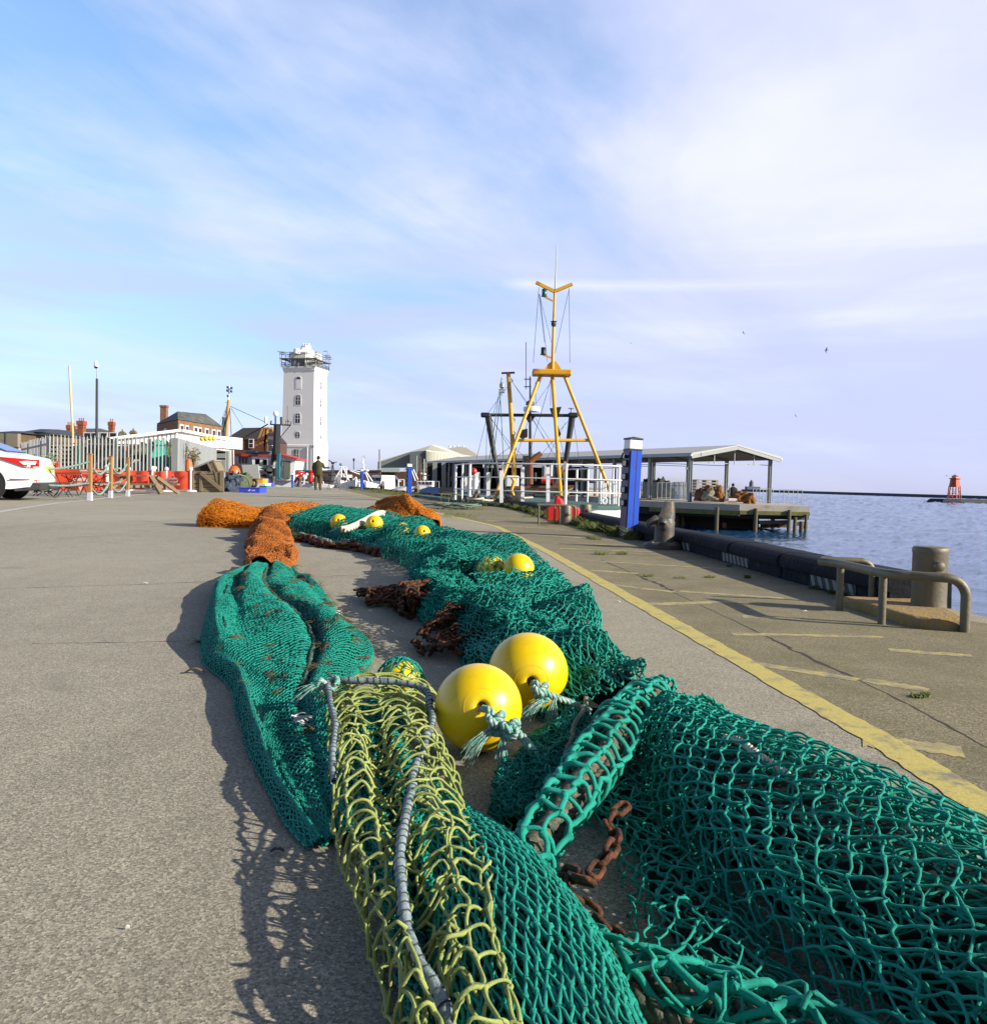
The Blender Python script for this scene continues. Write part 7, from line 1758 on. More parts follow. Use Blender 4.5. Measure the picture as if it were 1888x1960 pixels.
# white clad shed with shallow roof
YS = 52
m_wclad = M('white_cladding', (.74, .73, .68, 1), .6, var=.05, vs=1)
t = thing('white_shed', P1(1400, 1080, YS), 'white clad shed with shallow pitched roof fascia behind the palisade fence', 'shed')
ap, lf, rt = P1(1435, 772, YS), P1(870, 840, 50), P1(1832, 850, 57)
def fascia(a, b_, h0, h1, dep, nm):
    mb = MB(); mb.prism([a, b_, b_ - Vector((0, 0, h1)), a - Vector((0, 0, h0))], dep); return mb.build(nm, m_wclad, t)
fascia(lf, ap, .30, .75, (2, 6, 0), 'fascia'); fascia(ap, rt, .75, .62, (-2.2, 6, 0), 'fascia')
mb = MB(); mb.beam(lf + Vector((0, -.1, .1)), ap + Vector((0, -.1, .1)), .5, .16); mb.beam(ap + Vector((0, -.1, .1)), rt + Vector((0, -.1, .1)), .5, .16); mb.build('roof_edge', m_white, t)
mb = MB(); d = (rt - ap)
for k in range(1, 14): p = ap + d * (k / 14); mb.box(p + Vector((0, -.03, -.36)), (.035, .05, .62), .2)
d = (ap - lf)
for k in range(2, 16): p = lf + d * (k / 16); mb.box(p + Vector((0, -.03, -.12 - .22 * k / 16)), (.035, .05, .25 + .36 * k / 16), 0)
mb.build('cladding_seam', m_grey, t)
mb = MB(); mb.beam(P1(1800, 922, 56.8), P1(1800, 1090, 56.8), .5, .4); mb.build('column', m_col, t)
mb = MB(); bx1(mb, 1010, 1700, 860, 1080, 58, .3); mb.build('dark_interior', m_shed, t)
mb = MB()
for x in range(1722, 1800, 9): mb.beam(P1(x, 925, 56.5), P1(x, 1085, 56.5), .08, .08)
mb.beam(P1(1715, 935, 56.5), P1(1800, 935, 56.5), .08, .1); mb.beam(P1(1715, 985, 56.5), P1(1800, 985, 56.5), .08, .1); mb.build('barred_gate', m_steel, t)
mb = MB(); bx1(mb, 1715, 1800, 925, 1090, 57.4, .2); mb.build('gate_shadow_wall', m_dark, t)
# floats heaped on top of the panel fence
for i, (x, y, r, mt, lab) in enumerate([(1607, 826, .105, m_float, 'dark shaded yellow buoy at the end of the row on the grey panel fence'), (1640, 824, .125, m_float, 'front yellow buoy of the cluster on the grey panel fence'), (1672, 822, .125, m_float, 'middle yellow buoy of the cluster on the grey panel fence'), (1702, 823, .12, m_float, 'last yellow buoy of the cluster, nearest the white fascia')]):
    c = P1(x, y, 43.0 + i * .3); t = thing('marker_buoy', c, lab, 'buoy', 'yellow buoys on the panel fence'); MB().sph(c, (r, r, r), 16, 10).build('shell', mt, t, smooth=60); MB().lathe([(.02, -.03), (.03, 0), (.02, .04)], c + Vector((0, 0, r)), 10).build('eye', m_black, t, smooth=40)
# ---- palisade fence
m_pale = M('pale_galvanised', (.52, .53, .50, 1), .5, .15, var=.1, vs=3)
def palisade(a, b_, h, n, label, group='palisade fence runs'):
    t = thing('palisade_fence', a, label, 'fence', group); a, b_ = Vector(a), Vector(b_); d = (b_ - a); rz = math.atan2(d.y, d.x)
    R = Matrix.Rotation(rz, 3, 'Z')
    for k in range(n):
        p = a.lerp(b_, (k + .5) / n); w = d.length / n * .36; hh = h * rnd.uniform(.985, 1.015)
        q = lambda x, z, y=0: p + R @ Vector((x, y, z))
        mb = MB(); mb.prism([q(-w * .5, .05), q(w * .5, .05), q(w * .5, hh * .95), q(0, hh), q(-w * .5, hh * .95)], R @ Vector((0, .018, 0)))
        mb.prism([q(-w * .15, .05, -.02), q(w * .15, .05, -.02), q(w * .15, hh * .94, -.02), q(-w * .15, hh * .94, -.02)], R @ Vector((0, .02, 0)))
        mb.build('pale', m_pale, t)
    for z in (.3, h - .32): MB().beam(a + R @ Vector((0, .05, z)), b_ + R @ Vector((0, .05, z)), .05, .06).build('rail', m_steel, t)
    for k in range(0, n + 1, 9): p = a.lerp(b_, k / n); MB().beam(p + R @ Vector((0, .1, 0)), p + R @ Vector((0, .1, h * .97)), .1, .1).build('fence_post', m_steel, t)
    return t
fa = P1(378, 1225, 34); fb = P1(1395, 1225, 34); fa.z = fb.z = 0; hF = P1(880, 803, 34).z
palisade(fa, fb, hF, 34, 'long straight run of grey palisade fence behind the red banners')
fc = P1(140, 1200, 45); fc.z = 0
palisade(fc, fa, hF * .99, 22, 'shorter run of grey palisade fence receding behind the bush')
t = thing('panel_fence', fb, 'solid grey sheet metal fence with a row of yellow buoys on top', 'fence')
ed = P1(1715, 1150, 46); ed.z = 0
mb = MB()
n = 6
for k in range(n):
    a, b_ = fb.lerp(ed, k / n), fb.lerp(ed, (k + .985) / n); mb.prism([a, b_, b_ + Vector((0, 0, hF * 1.0)), a + Vector((0, 0, hF * 1.0))], (.05, .05, 0))
mb.build('sheet_panel', M('grey_sheet_metal', (.30, .32, .31, 1), .55, .2, var=.08, vs=.8), t)
MB().beam(fb, fb + Vector((0, 0, hF * .99)), .25, .2).build('corner_post', m_steel, t)
for k in (2, 4): p = fb.lerp(ed, k / n); MB().beam(p + Vector((-.05, -.05, 0)), p + Vector((-.05, -.05, hF)), .08, .08).build('seam_post', m_steel, t)
# gear stored behind the fence
heap('tarpaulin_arch', 660 * .24, 1005 * .24, 641.9 + .24 * 862, 641.9 + .24 * 1110, 39, 'big black tarpaulin covered mound behind the palisade fence', m_black, 3, 21, 'covered mound')
crate_stack('pallet_stack', 410 * .24, 640 * .24, 641.9 + .24 * 880, 641.9 + .24 * 1110, 38, 'pale stack of crates seen through the palisade fence', M('pale_crate', (.40, .36, .30, 1), .85, var=.3, vs=2), 7)
heap('net_heap', 1200 * .24, 1300 * .24, 641.9 + .24 * 862, 641.9 + .24 * 1110, 38, 'turquoise net heap behind the palisade fence by its corner', m_teal_core if False else M('turquoise_heap', (.012, .26, .20, 1), .9, var=.4, vs=4), 2, 22)
heap('net_heap', 1260 * .24, 1385 * .24, 641.9 + .24 * 870, 641.9 + .24 * 1110, 40, 'mottled yellow and green net heap at the fence corner', M('mottled_heap', (.18, .15, .03, 1), .9, var=.5, vs=2, col2=(.03, .09, .05, 1)), 2, 23)
heap('net_heap', 1020 * .24, 1210 * .24, 641.9 + .24 * 875, 641.9 + .24 * 1110, 41, 'grey green heap of gear beside the black tarpaulin', M('grey_green_heap', (.09, .10, .07, 1), .9, var=.5, vs=2, col2=(.02, .02, .02, 1)), 2, 24)
heap('net_heap', 1040 * .24, 1130 * .24, 641.9 + .24 * 1000, 641.9 + .24 * 1110, 36, 'pale bundled netting low behind the fence', M('pale_heap', (.42, .40, .36, 1), .9, var=.4, vs=5), 1, 25)
heap('net_heap', 630 * .24, 652 * .24, 641.9 + .24 * 870, 641.9 + .24 * 1100, 37.5, 'slim dark green bundle with a yellow tip behind the fence', M('dark_green_heap', (.01, .09, .05, 1), .9), .6, 26)
# poles
t = thing('yellow_pole', P1(586, 1100, 47), 'tall pale yellow leaning pole rising behind the palisade fence', 'pole'); a = P1(586, 1180, 47); a.z = 0
MB().tube([a, P1(583, 835, 47), P1(565, 500, 47), P1(551, 238, 47)], [.060, .058, .054, .046], 10).build('pole', M('pale_yellow_paint', (.70, .50, .20, 1), .5, var=.06), t, smooth=60)
t = thing('camera_pole', P1(770, 1100, 46), 'tall black pole with white dome surveillance camera on top', 'camera pole'); a = P1(770, 1180, 46); a.z = 0
MB().tube([a, P1(771, 800, 46), P1(773, 345, 46)], [.075, .072, .062], 12).build('pole', m_dark, t, smooth=60)
MB().tube([P1(773, 345, 46), P1(772, 265, 46)], [.03, .025], 8).build('pole_head', m_steel, t, smooth=60)
MB().lathe([(.03, .3), (.06, .26), (.08, .14), (.105, .05), (.105, .0)], P1(765, 248, 46), 14).build('camera_hood', m_white, t, smooth=50); MB().sph(P1(765, 250, 46), (.095, .095, .10), 14, 8).build('camera_dome', m_black, t, smooth=60)
# ---- bush
m_leaf, nt, N, b = node_mat('pale_bush_leaf')
c = mixc(nt, noise(nt, position(nt), 9, 4), (.10, .17, .06, 1), (.26, .34, .17, 1)); nt.links.new(c, b.inputs['Base Color']); b.inputs['Roughness'].default_value = .6
def bush(c, rx, rz_, n, label, mat, ls=.07, name='bush', seed=1):
    t = thing(name, c, label, 'bush'); rs = np.random.RandomState(seed); V = []; Q = []
    for k in range(n):
        u = rs.randn(3); u /= np.linalg.norm(u); r = rs.rand() ** .4 * (1 + .25 * math.sin(u[0] * 5 + u[2] * 7))
        p = np.array([c.x + u[0] * rx * r, c.y + u[1] * rx * r, c.z + rz_ + u[2] * rz_ * r]); a = rs.randn(3); a /= np.linalg.norm(a); b_ = np.cross(a, rs.randn(3)); b_ /= np.linalg.norm(b_); s_ = ls * (.6 + .8 * rs.rand()); i = len(V)
        V += [p - a * s_, p + b_ * s_ * .4, p + a * s_, p - b_ * s_ * .4]; Q.append([i, i + 1, i + 2, i + 3])
    np_object('foliage', np.array(V), np.array(Q), mat, t, smooth=False)
    mb = MB()
    for k in range(7): a = k * 2.4; mb.tube([c + Vector((0, 0, -.25)), c + Vector((rx * .3 * math.cos(a), rx * .3 * math.sin(a), rz_ * .8)), c + Vector((rx * .7 * math.cos(a), rx * .7 * math.sin(a), rz_ * 1.5))], [.02, .014, .006], 5)
    mb.build('stems', m_wood, t); return t
cb2 = P1(385, 1075, 28); tb_ = bush(cb2, .27, .25, 900, 'pale green feathery bush between the white car and the palisade fence', m_leaf, .035)
MB().lathe([(.12, -.45), (.17, -.05), (.18, .0), (.16, 0)], cb2 + Vector((0, 0, .05)), 14).build('pot', m_dark, tb_, smooth=40)
w1 = P1(1545, 1030, 36); bush(w1, .27, .34, 420, 'straw coloured weeds growing at the foot of the grey panel fence', M('straw_weed', (.20, .16, .07, 1), .8, var=.4, vs=9), .045, 'weeds', 4)
w2 = P1(1487, 1010, 35.5); bush(w2, .07, .42, 120, 'thin climbing weed against the first grey fence panel', M('dull_green_leaf', (.06, .09, .04, 1), .8, var=.4, vs=9), .035, 'weeds', 5)
# ---- timber posts with rope swags
t0 = None
pg = [at_ground(172, 958), at_ground(211.5, 953), at_ground(244.5, 950)]
ptops = [870, 874, 877]
for i, (g_, yt) in enumerate(zip(pg, ptops)):
    px = (172, 211.5, 244.5)[i]; h = W(px, yt, g_.y).z
    lab = ('timber rope post closest to the white car, white at its foot', 'middle timber rope post, white at its foot', 'timber rope post nearest to the picnic bench, white at its foot')[i]
    t = thing('rope_post', g_, lab, 'post', 'timber posts carrying rope')
    MB().box(g_ + Vector((0, 0, h / 2)), (.078, .078, h)).build('post', m_post, t, bevel=.01); MB().box(g_ + Vector((0, 0, h + .008)), (.094, .094, .02)).build('cap', m_post, t, bevel=.005); MB().box(g_ + Vector((0, 0, .085)), (.084, .084, .17)).build('painted_foot', M('bluish_white_paint', (.55, .57, .66, 1), .6), t)
m_rope_f = striped_rope('pale_teal_rope', [(.08, .22, .18, 1), (.26, .34, .30, 1), (.10, .25, .21, 1), (.36, .40, .37, 1)], 9)
t = thing('barrier_rope', pg[0], 'thick teal and white rope in two lines swagged between timber posts to the car', 'rope')
car_end = Vector((-9.6, 17.4, 0))
for zf in (.82, .36):
    z0 = [W((172, 211.5, 244.5)[i], ptops[i], pg[i].y).z * (zf + .02) for i in range(3)]
    def sag(a, za, b_, zb3, s_): return [(a.x + (b_.x - a.x) * k / 10, a.y + (b_.y - a.y) * k / 10 - .08, za + (zb3 - za) * k / 10 - s_ * math.sin(PI * k / 10)) for k in range(11)]
    lft = P1(405, 1068 if zf > .5 else 1195, 17.6)
    net_part('rope', rope_strands(sag(lft, lft.z, pg[0], z0[0], .03), .022, .12, 31), m_rope_f, t)
    net_part('rope', rope_strands(sag(pg[0], z0[0], pg[1], z0[1], .26), .022, .12, 32), m_rope_f, t); net_part('rope', rope_strands(sag(pg[1], z0[1], pg[2], z0[2], .24), .022, .12, 33), m_rope_f, t)
    bk = P1(640 if zf > .5 else 560, 1080 if zf > .5 else 1190, 24)
    net_part('back_rope', rope_strands([tuple(bk), tuple(P1(830, 1085 if zf > .5 else 1190, 24)), tuple(P1(960, 1058 if zf > .5 else 1168, 24))], .03, .17, 34), m_rope_cream, t)
# ---- red banners with white diamond emblems
m_ban = M('red_banner_cloth', (.86, .085, .035, 1), .6, var=.12, vs=2); m_emb = M('pale_emblem', (.78, .62, .58, 1), .6)
YBN = 28.5
def banner(x0, x1, y0, y1, label, Y=YBN, emblem=None, pts=(1, 1)):
    t = thing('barrier_banner', P1((x0 + x1) / 2, y1, Y), label, 'banner', 'red barrier banners on white posts')
    mb = MB(); n = 8; f = []; rows = []
    for k in range(n + 1):
        s_ = k / n; x = x0 + (x1 - x0) * s_; dy = .05 * math.sin(s_ * 7); rows.append([P1(x, y0 + 3 * math.sin(PI * s_), Y) + Vector((0, dy, 0)), P1(x, y0 + 3 * math.sin(PI * s_), Y) + Vector((0, dy + .012, 0)), P1(x, y1, Y) + Vector((0, dy * .6 + .012, 0)), P1(x, y1, Y) + Vector((0, dy * .6, 0))])
    mb.loft(rows); mb.build('cloth', m_ban, t, smooth=30)
    for x, on in ((x0 - 5, pts[0]), (x1 + 5, pts[1])):
        if on:
            MB().tube([P1(x, y1 + 14, Y), P1(x, y0 - 8, Y)], .035, 8).build('post', m_white, t, smooth=60); MB().sph(P1(x, y0 - 14, Y), .075, 10, 8).build('post_ball', m_white, t, smooth=60); MB().lathe([(.2, 0), (.18, .04), (.05, .06)], P1(x, y1 + 14, Y), 12).build('post_foot', m_white, t, smooth=40)
    if emblem:
        ex, ey, ew, eh = emblem; mb = MB(); e = .035 + .05
        Yq = Y - .075
        mb.prism([P1(ex - ew * .42, ey - eh * .16, Yq), P1(ex - ew * .16, ey - eh * .2, Yq), P1(ex, ey - eh * .5, Yq), P1(ex + ew * .16, ey - eh * .2, Yq), P1(ex + ew * .42, ey - eh * .16, Yq), P1(ex + ew * .5, ey, Yq), P1(ex + ew * .42, ey + eh * .16, Yq), P1(ex + ew * .16, ey + eh * .2, Yq), P1(ex, ey + eh * .5, Yq), P1(ex - ew * .16, ey + eh * .2, Yq), P1(ex - ew * .42, ey + eh * .16, Yq), P1(ex - ew * .5, ey, Yq)], (0, .006, 0)); em = mb.build('emblem', m_emb, t)
        mb = MB()
        for k in range(9): mb.beam(P1(ex - ew * .36 + k * ew * .09, ey - eh * .05, Yq - .006), P1(ex - ew * .33 + k * ew * .09, ey + eh * .05, Yq - .006), .02, .012)
        mb.beam(P1(ex - ew * .1, ey - eh * .22, Yq - .006), P1(ex, ey - eh * .36, Yq - .006), .02, .03); mb.beam(P1(ex + ew * .1, ey - eh * .22, Yq - .006), P1(ex, ey - eh * .36, Yq - .006), .02, .03); mb.beam(P1(ex - ew * .1, ey + eh * .24, Yq - .006), P1(ex + ew * .1, ey + eh * .24, Yq - .006), .02, .03)
        mb.build('emblem_marks', m_ban, em)
    return t
banner(405, 845, 1063, 1248, 'wide red banner with pale emblem behind the trestle tables', YBN, (640, 1165, 130, 150)); banner(862, 1020, 1078, 1222, 'short red banner between the timber rope posts'); banner(1030, 1208, 1078, 1222, 'plain red banner behind the picnic bench', YBN + .3)
banner(1218, 1325, 1082, 1232, 'narrow plain red banner just past the picnic bench', YBN, None, (1, 0)); banner(1332, 1515, 1080, 1232, 'red banner with white diamond emblem beside the pallet crates', YBN - .3, (1378, 1155, 84, 100))
mb = MB()
for i, x in enumerate((1222, 1235)):
    c = P1(x, 1205, YBN + .4); t = thing('barrier_post', c, ('white barrier post beside the picnic bench, the one with a thin pole leaning on it', 'white barrier post right beside the narrow red banner')[i], 'post', 'loose white barrier posts'); MB().tube([c, P1(x - 6 + i * 4, 1068, YBN + .4)], .035, 8).build('post', m_white, t, smooth=60); MB().sph(P1(x - 6 + i * 4, 1058, YBN + .4), .07, 10, 8).build('post_ball', m_white, t, smooth=60)
# ---- trestle tables, benches and picnic table
m_top = M('red_brown_table_top', (.30, .075, .035, 1), .5, var=.2, vs=3); m_tl = M('dark_green_steel', (.015, .028, .02, 1), .5)
def trestle(x0, x1, ytop, ybot, Y, label, wd=.6, cat='table', name='trestle_table'):
    a, b_ = P1(x0, ytop, Y), P1(x1, ytop, Y); t = thing(name, Vector((a.x, Y, 0)), label, cat); h = a.z
    MB().prism([a, b_, b_ + Vector((0, wd, 0)), a + Vector((0, wd, 0))], (0, 0, -.045)).build('top', m_top, t)
    for f in (.12, .88):
        p = a.lerp(b_, f)
        for yy in (.06, wd - .06):
            MB().tube([Vector((p.x, p.y + yy, h - .05)), Vector((p.x + (.12 if f < .5 else -.12), p.y + yy, h * .45)), Vector((p.x, p.y + yy, .0))], .012, 6).build('leg', m_tl, t)
        MB().tube([Vector((p.x, p.y + .06, h * .45)), Vector((p.x, p.y + wd - .06, h * .45))], .011, 6).build('brace', m_tl, t)
        MB().tube([Vector((p.x, p.y + wd / 2, h - .06)), Vector((p.x + (.4 if f < .5 else -.4), p.y + wd / 2, h * .55)), Vector((p.x + (.3 if f < .5 else -.3), p.y + wd / 2, h - .06))], .010, 6).build('strut', m_tl, t)
    return t
trestle(410, 650, 1092, 1300, 21.5, 'red topped trestle table nearest the white car', .6); trestle(600, 850, 1092, 1290, 22.5, 'red topped trestle table seen behind the first timber rope post', .6)
trestle(400, 560, 1170, 1305, 20.5, 'low trestle bench close behind the white car rope', .3, 'bench', 'trestle_bench'); trestle(690, 880, 1168, 1290, 23, 'low trestle bench behind the first two timber rope posts', .3, 'bench', 'trestle_bench'); trestle(230, 400, 1215, 1300, 20.5, 'low trestle bench half hidden behind the car boot', .3, 'bench', 'trestle_bench')
t = thing('tent_sandbag', P1(565, 1305, 21), 'pale sand coloured weight bag lying under the trestle tables', 'weight'); MB().loft([[P1(505, 1303, 21), P1(620, 1306, 21), P1(620, 1306, 21) + Vector((0, .4, 0)), P1(505, 1303, 21) + Vector((0, .4, 0))], [P1(520, 1280, 21), P1(570, 1285, 21), P1(570, 1285, 21) + Vector((0, .4, 0)), P1(520, 1280, 21) + Vector((0, .4, 0))]]).build('bag', M('sand_cloth', (.42, .38, .26, 1), .9), t, bevel=.03)
t = thing('picnic_table', P1(1130, 1250, 26.5), 'weathered wooden picnic table with attached benches before the red banners', 'picnic table')
Yp = 26.0; MBp = lambda: MB()
a, b_ = P1(925, 1112, Yp), P1(1172, 1112, Yp); h = a.z
for k in range(4): MB().prism([a + Vector((0, k * .2, 0)), b_ + Vector((0, k * .2, 0)), b_ + Vector((0, k * .2 + .17, 0)), a + Vector((0, k * .2 + .17, 0))], (0, 0, -.045)).build('table_board', m_wood, t)
zs = P1(1150, 1185, Yp).z
for yy in (-.55, 1.1): MB().prism([a + Vector((-.1, yy, zs - h)), b_ + Vector((.5, yy, zs - h)), b_ + Vector((.5, yy + .25, zs - h)), a + Vector((-.1, yy + .25, zs - h))], (0, 0, -.05)).build('bench_seat', m_wood, t)
for f in (.18, .95):
    p = a.lerp(b_, f)
    for sg in (-1, 1): MB().beam(Vector((p.x + (.1 if f > .5 else 0), p.y + .4 + sg * .22, h - .04)), Vector((p.x + (.62 if f > .5 else -.3) * 1.0, p.y + .4 + sg * .72, 0.0)), .14, .09).build('leg', m_wood, t)
    MB().beam(Vector((p.x + .2, p.y - .5, zs - .08)), Vector((p.x + .2, p.y + 1.3, zs - .08)), .06, .10).build('bearer', m_wood, t)
# ---- pallet crates, buoys, crates and net pile next to them
t = thing('pallet_crate', P1(1650, 1245, 31), 'weathered slatted timber gate with a diagonal brace standing upright', 'timber gate')
YG = 31.0
for y in (1095, 1130, 1165, 1200, 1235): a = P1(1528, y, YG); MB().beam(P1(1528, y, YG), P1(1785, y - 2, YG), .05, .10 + .03 * (y % 3)).build('slat', m_wood, t)
for x in (1535, 1602, 1770): MB().beam(P1(x, 1245, YG - .05), P1(x, 1086, YG - .05), .10 + .04 * (x > 1700), .05).build('upright', m_wood, t)
MB().beam(P1(1600, 1095, YG - .1), P1(1765, 1232, YG - .1), .05, .12).build('brace', m_wood, t)
mb = MB(); bx1(mb, 1540, 1765, 1100, 1240, YG + .8, .05); mb.build('back_board', M('dark_wood', (.03, .022, .014, 1), .9), t)
t = thing('pallet_crate', P1(1620, 1085, 31.6), 'weathered timber crate tipped on top of the slatted gate', 'crate')
mb = MB(); mb.prism([P1(1512, 1062, YG + .1), P1(1708, 1000, YG + .1), P1(1742, 1075, YG + .1), P1(1735, 1088, YG + .1), P1(1520, 1084, YG + .1)], (0, .7, 0)); mb.build('side', m_wood, t)
MB().prism([P1(1508, 1060, YG), P1(1700, 990, YG), P1(1712, 1000, YG), P1(1518, 1070, YG)], (0, .9, 0)).build('lid', M('grey_wood', (.27, .27, .25, 1), .8), t)
mb = MB(); mb.prism([P1(1595, 1050, YG + .05), P1(1650, 1034, YG + .05), P1(1672, 1080, YG + .05), P1(1600, 1080, YG + .05)], (0, .06, 0)); mb.build('opening', M('dark_wood', (.03, .022, .014, 1), .9), t)
for x0, y0, x1, y1 in ((1700, 1000, 1742, 1085), (1655, 1016, 1690, 1085), (1700, 1000, 1755, 1245)): MB().beam(P1(x0, y0, YG - .02), P1(x1, y1, YG - .02), .09, .05).build('batten', m_wood, t)
t = thing('gas_cylinder', P1(1503, 1080, 33), 'bright orange gas cylinder against the grey panel fence', 'cylinder'); c = P1(1503, 1075, 33); c.z = 0; hh = P1(1503, 985, 33).z
MB().lathe([(.13, 0), (.135, .05), (.135, hh - .22), (.10, hh - .08), (.05, hh)], c, 18).build('bottle', M('orange_paint', (.72, .13, .02, 1), .5, var=.1), t, smooth=50); MB().lathe([(.03, hh), (.035, hh + .06)], c, 8).build('valve', m_dark, t)
Yn = 34.0
t = thing('marker_buoy', P2(137, 1100, Yn + 1.4), 'orange half round buoy on top of the dark net pile', 'buoy'); c = P2(137, 1092, Yn + 1.4); MB().lathe([(.02, .27), (.11, .24), (.19, .16), (.235, .05), (.24, -.05), (.22, -.06)], c, 20).build('shell', M('orange_buoy', (.75, .12, .02, 1), .4), t, smooth=50); MB().box(c + Vector((0, -.225, .08)), (.14, .03, .06)).build('label_band', M('orange_pale', (.70, .2, .06, 1), .5), t)
heap('net_pile', 415.4 + .24 * 62, 415.4 + .24 * 200, 641.9 + .24 * 1105, 641.9 + .24 * 1248, Yn, 'dark blue and green bundled net pile next to the slatted gate', M('dark_blue_net', (.025, .035, .07, 1), .9, var=.6, vs=3, col2=(.10, .14, .13, 1), f2=.6), 1.6, 31, 'net pile')
heap('net_pile', 415.4 + .24 * 175, 415.4 + .24 * 275, 641.9 + .24 * 1110, 641.9 + .24 * 1240, Yn + .5, 'brown and green bundled netting behind the blue crate', M('brown_green_net', (.10, .08, .04, 1), .9, var=.6, vs=3, col2=(.03, .10, .07, 1), f2=.55), 1.4, 32, 'net pile')
t = thing('hose', P2(200, 1150, Yn - .6), 'green hose looped over the net piles', 'hose')
MB().tube([P2(95, 1135, Yn - .9), P2(130, 1118, Yn - .9), P2(180, 1112, Yn - .8), P2(225, 1125, Yn - .6), P2(252, 1160, Yn - .5), P2(262, 1210, Yn - .4)], .03, 8).build('tube', M('green_hose', (.07, .17, .09, 1), .5), t, smooth=60)
mb = MB(); t = thing('grey_sheet', P2(265, 1100, Yn + 2), 'pale grey flat sheet leaning behind the net piles', 'sheet'); prism2(mb, [(195, 1032), (325, 1030), (340, 1140), (215, 1140)], Yn + 2, .08); mb.build('sheet', M('pale_grey_sheet', (.36, .40, .38, 1), .6, var=.1, vs=1.5), t)
t = thing('tyre', P2(288, 1182, Yn + .6), 'old black tyre lying against the fish boxes', 'tyre'); mb = MB(); c = P2(288, 1182, Yn + .6); g_ = np.linspace(0, 2 * PI, 21); mb.tube([c + Vector((.13 * math.cos(a), .05 * math.sin(a), .14 * math.sin(a))) for a in g_], .05, 10, caps=False); mb.build('tread', m_black, t, smooth=60)
def fish_box(x0, x1, y0, y1, Y, label, mat, dep=.5, side=None):
    a, b_ = P2(x0, y1, Y), P2(x1, y1, Y); h = (y1 - y0) * .24 * Y / FPX; t = thing('fish_box', a, label, 'fish box', 'plastic fish boxes'); w = b_.x - a.x; c = (a + b_) / 2 + Vector((0, dep / 2, 0)); th_ = .03
    rr = lambda k, z: [c + Vector((sx * w / 2 * k, sy * dep / 2 * k, z)) for sx, sy in ((-1, -1), (1, -1), (1, 1), (-1, 1))]
    MB().loft([rr(.95, 0), rr(1.0, h * .86), rr(1.03, h * .86), rr(1.03, h), rr(.94, h), rr(.9, .05)], cap=True).build('shell', mat, t, bevel=.01)
    return t
m_bbox = M('blue_box_plastic', (.04, .07, .62, 1), .45, var=.1)
t = fish_box(172, 340, 1213, 1258, 32.2, 'bright blue fish box with a pale mark in front of the net piles', m_bbox, 1.0)
mb = MB(); prism2(mb, [(246, 1240), (258, 1226), (268, 1228), (258, 1244)], 32.14, .01); 
for x in (275, 283, 290, 297): bx2(mb, x, x + 5, 1232, 1241, 32.14, .01)
mb.build('pale_mark', M('pale_blue_print', (.45, .5, .75, 1), .6), t)
fish_box(285, 385, 1178, 1215, 36, 'white fish box under a yellow one behind the blue box', m_white, .9); fish_box(290, 365, 1142, 1180, 36.1, 'orange yellow fish box stacked on the white one', M('orange_yellow_plastic', (.75, .36, .02, 1), .5), .8)
fish_box(335, 395, 1198, 1215, 35.5, 'green edged low box at the end of the stack', M('green_plastic', (.05, .22, .18, 1), .5), .7); fish_box(388, 425, 1175, 1208, 37, 'small blue box leaning at the end of the fish boxes', m_bbox, .6); fish_box(366, 390, 1142, 1178, 37, 'small blue tub beside the orange yellow box', m_bbox, .5)
for i, (x, y) in enumerate(((200, 1200), (215, 1205))): pass

# ---- white saloon car, rear towards the viewer's right
m_carw, nt, N, b = node_mat('white_car_paint'); b.inputs['Base Color'].default_value = (.80, .80, .80, 1); b.inputs['Roughness'].default_value = .25; b.inputs['Coat Weight'].default_value = .6; b.inputs['Coat Roughness'].default_value = .05
m_cglass = M('tinted_glass', (.01, .02, .045, 1), .03, var=.1, spec=1.0)
m_lred = M('red_lamp_lens', (.55, .015, .01, 1), .15); m_tyre = M('tyre_rubber', (.014, .014, .015, 1), .85); m_rim = M('alloy', (.35, .36, .38, 1), .35, .8)
cc = at_ground(97, 965); YCAR = 16.9
rear = W(74, 900, YCAR)
car = thing('parked_car', Vector((rear.x, YCAR, 0)), 'white saloon car cut by the frame with red tail lamp towards the rope posts', 'car', None, 0)
# profile in metres: x from rear (0) forward (negative), z
sc = .90
side_p = [(0.02, .42), (0.0, .62), (-.03, .80), (-.09, .93), (-.22, .97), (-.62, 1.02), (-.95, 1.12), (-1.45, 1.34), (-2.0, 1.44), (-2.6, 1.42), (-3.1, 1.26), (-3.55, 1.02), (-4.2, .90), (-4.6, .74), (-4.72, .5), (-4.70, .28), (-.55, .25), (-.06, .30)]
n_s = len(side_p)
def ring_at(k, halfw):
    out = []
    for x, z in side_p:
        tum = max(0, z - .95) * .38; rx = .10 * (abs(k) ** 3) if x > -.3 else 0
        fx = .16 * abs(k) ** 2.5 if x > -.35 else (-.2 * abs(k) ** 2.5 if x < -4.0 else 0)
        out.append(Vector((rear.x + (x - fx) * sc, YCAR + .80 + k * (halfw - tum * min(1, abs(k) * 1.5)) * sc, z * sc)))
    return out
ks = [-1, -.97, -.86, -.6, -.3, 0, .3, .6, .86, .97, 1]
MB().loft([ring_at(k, .92 if abs(k) < 1 else .90) for k in ks]).build('body', m_carw, car, smooth=35)
q = lambda x, y, z: Vector((rear.x + x * sc, YCAR + .80 + y * sc, z * sc))
ns_ = -.92   # near side
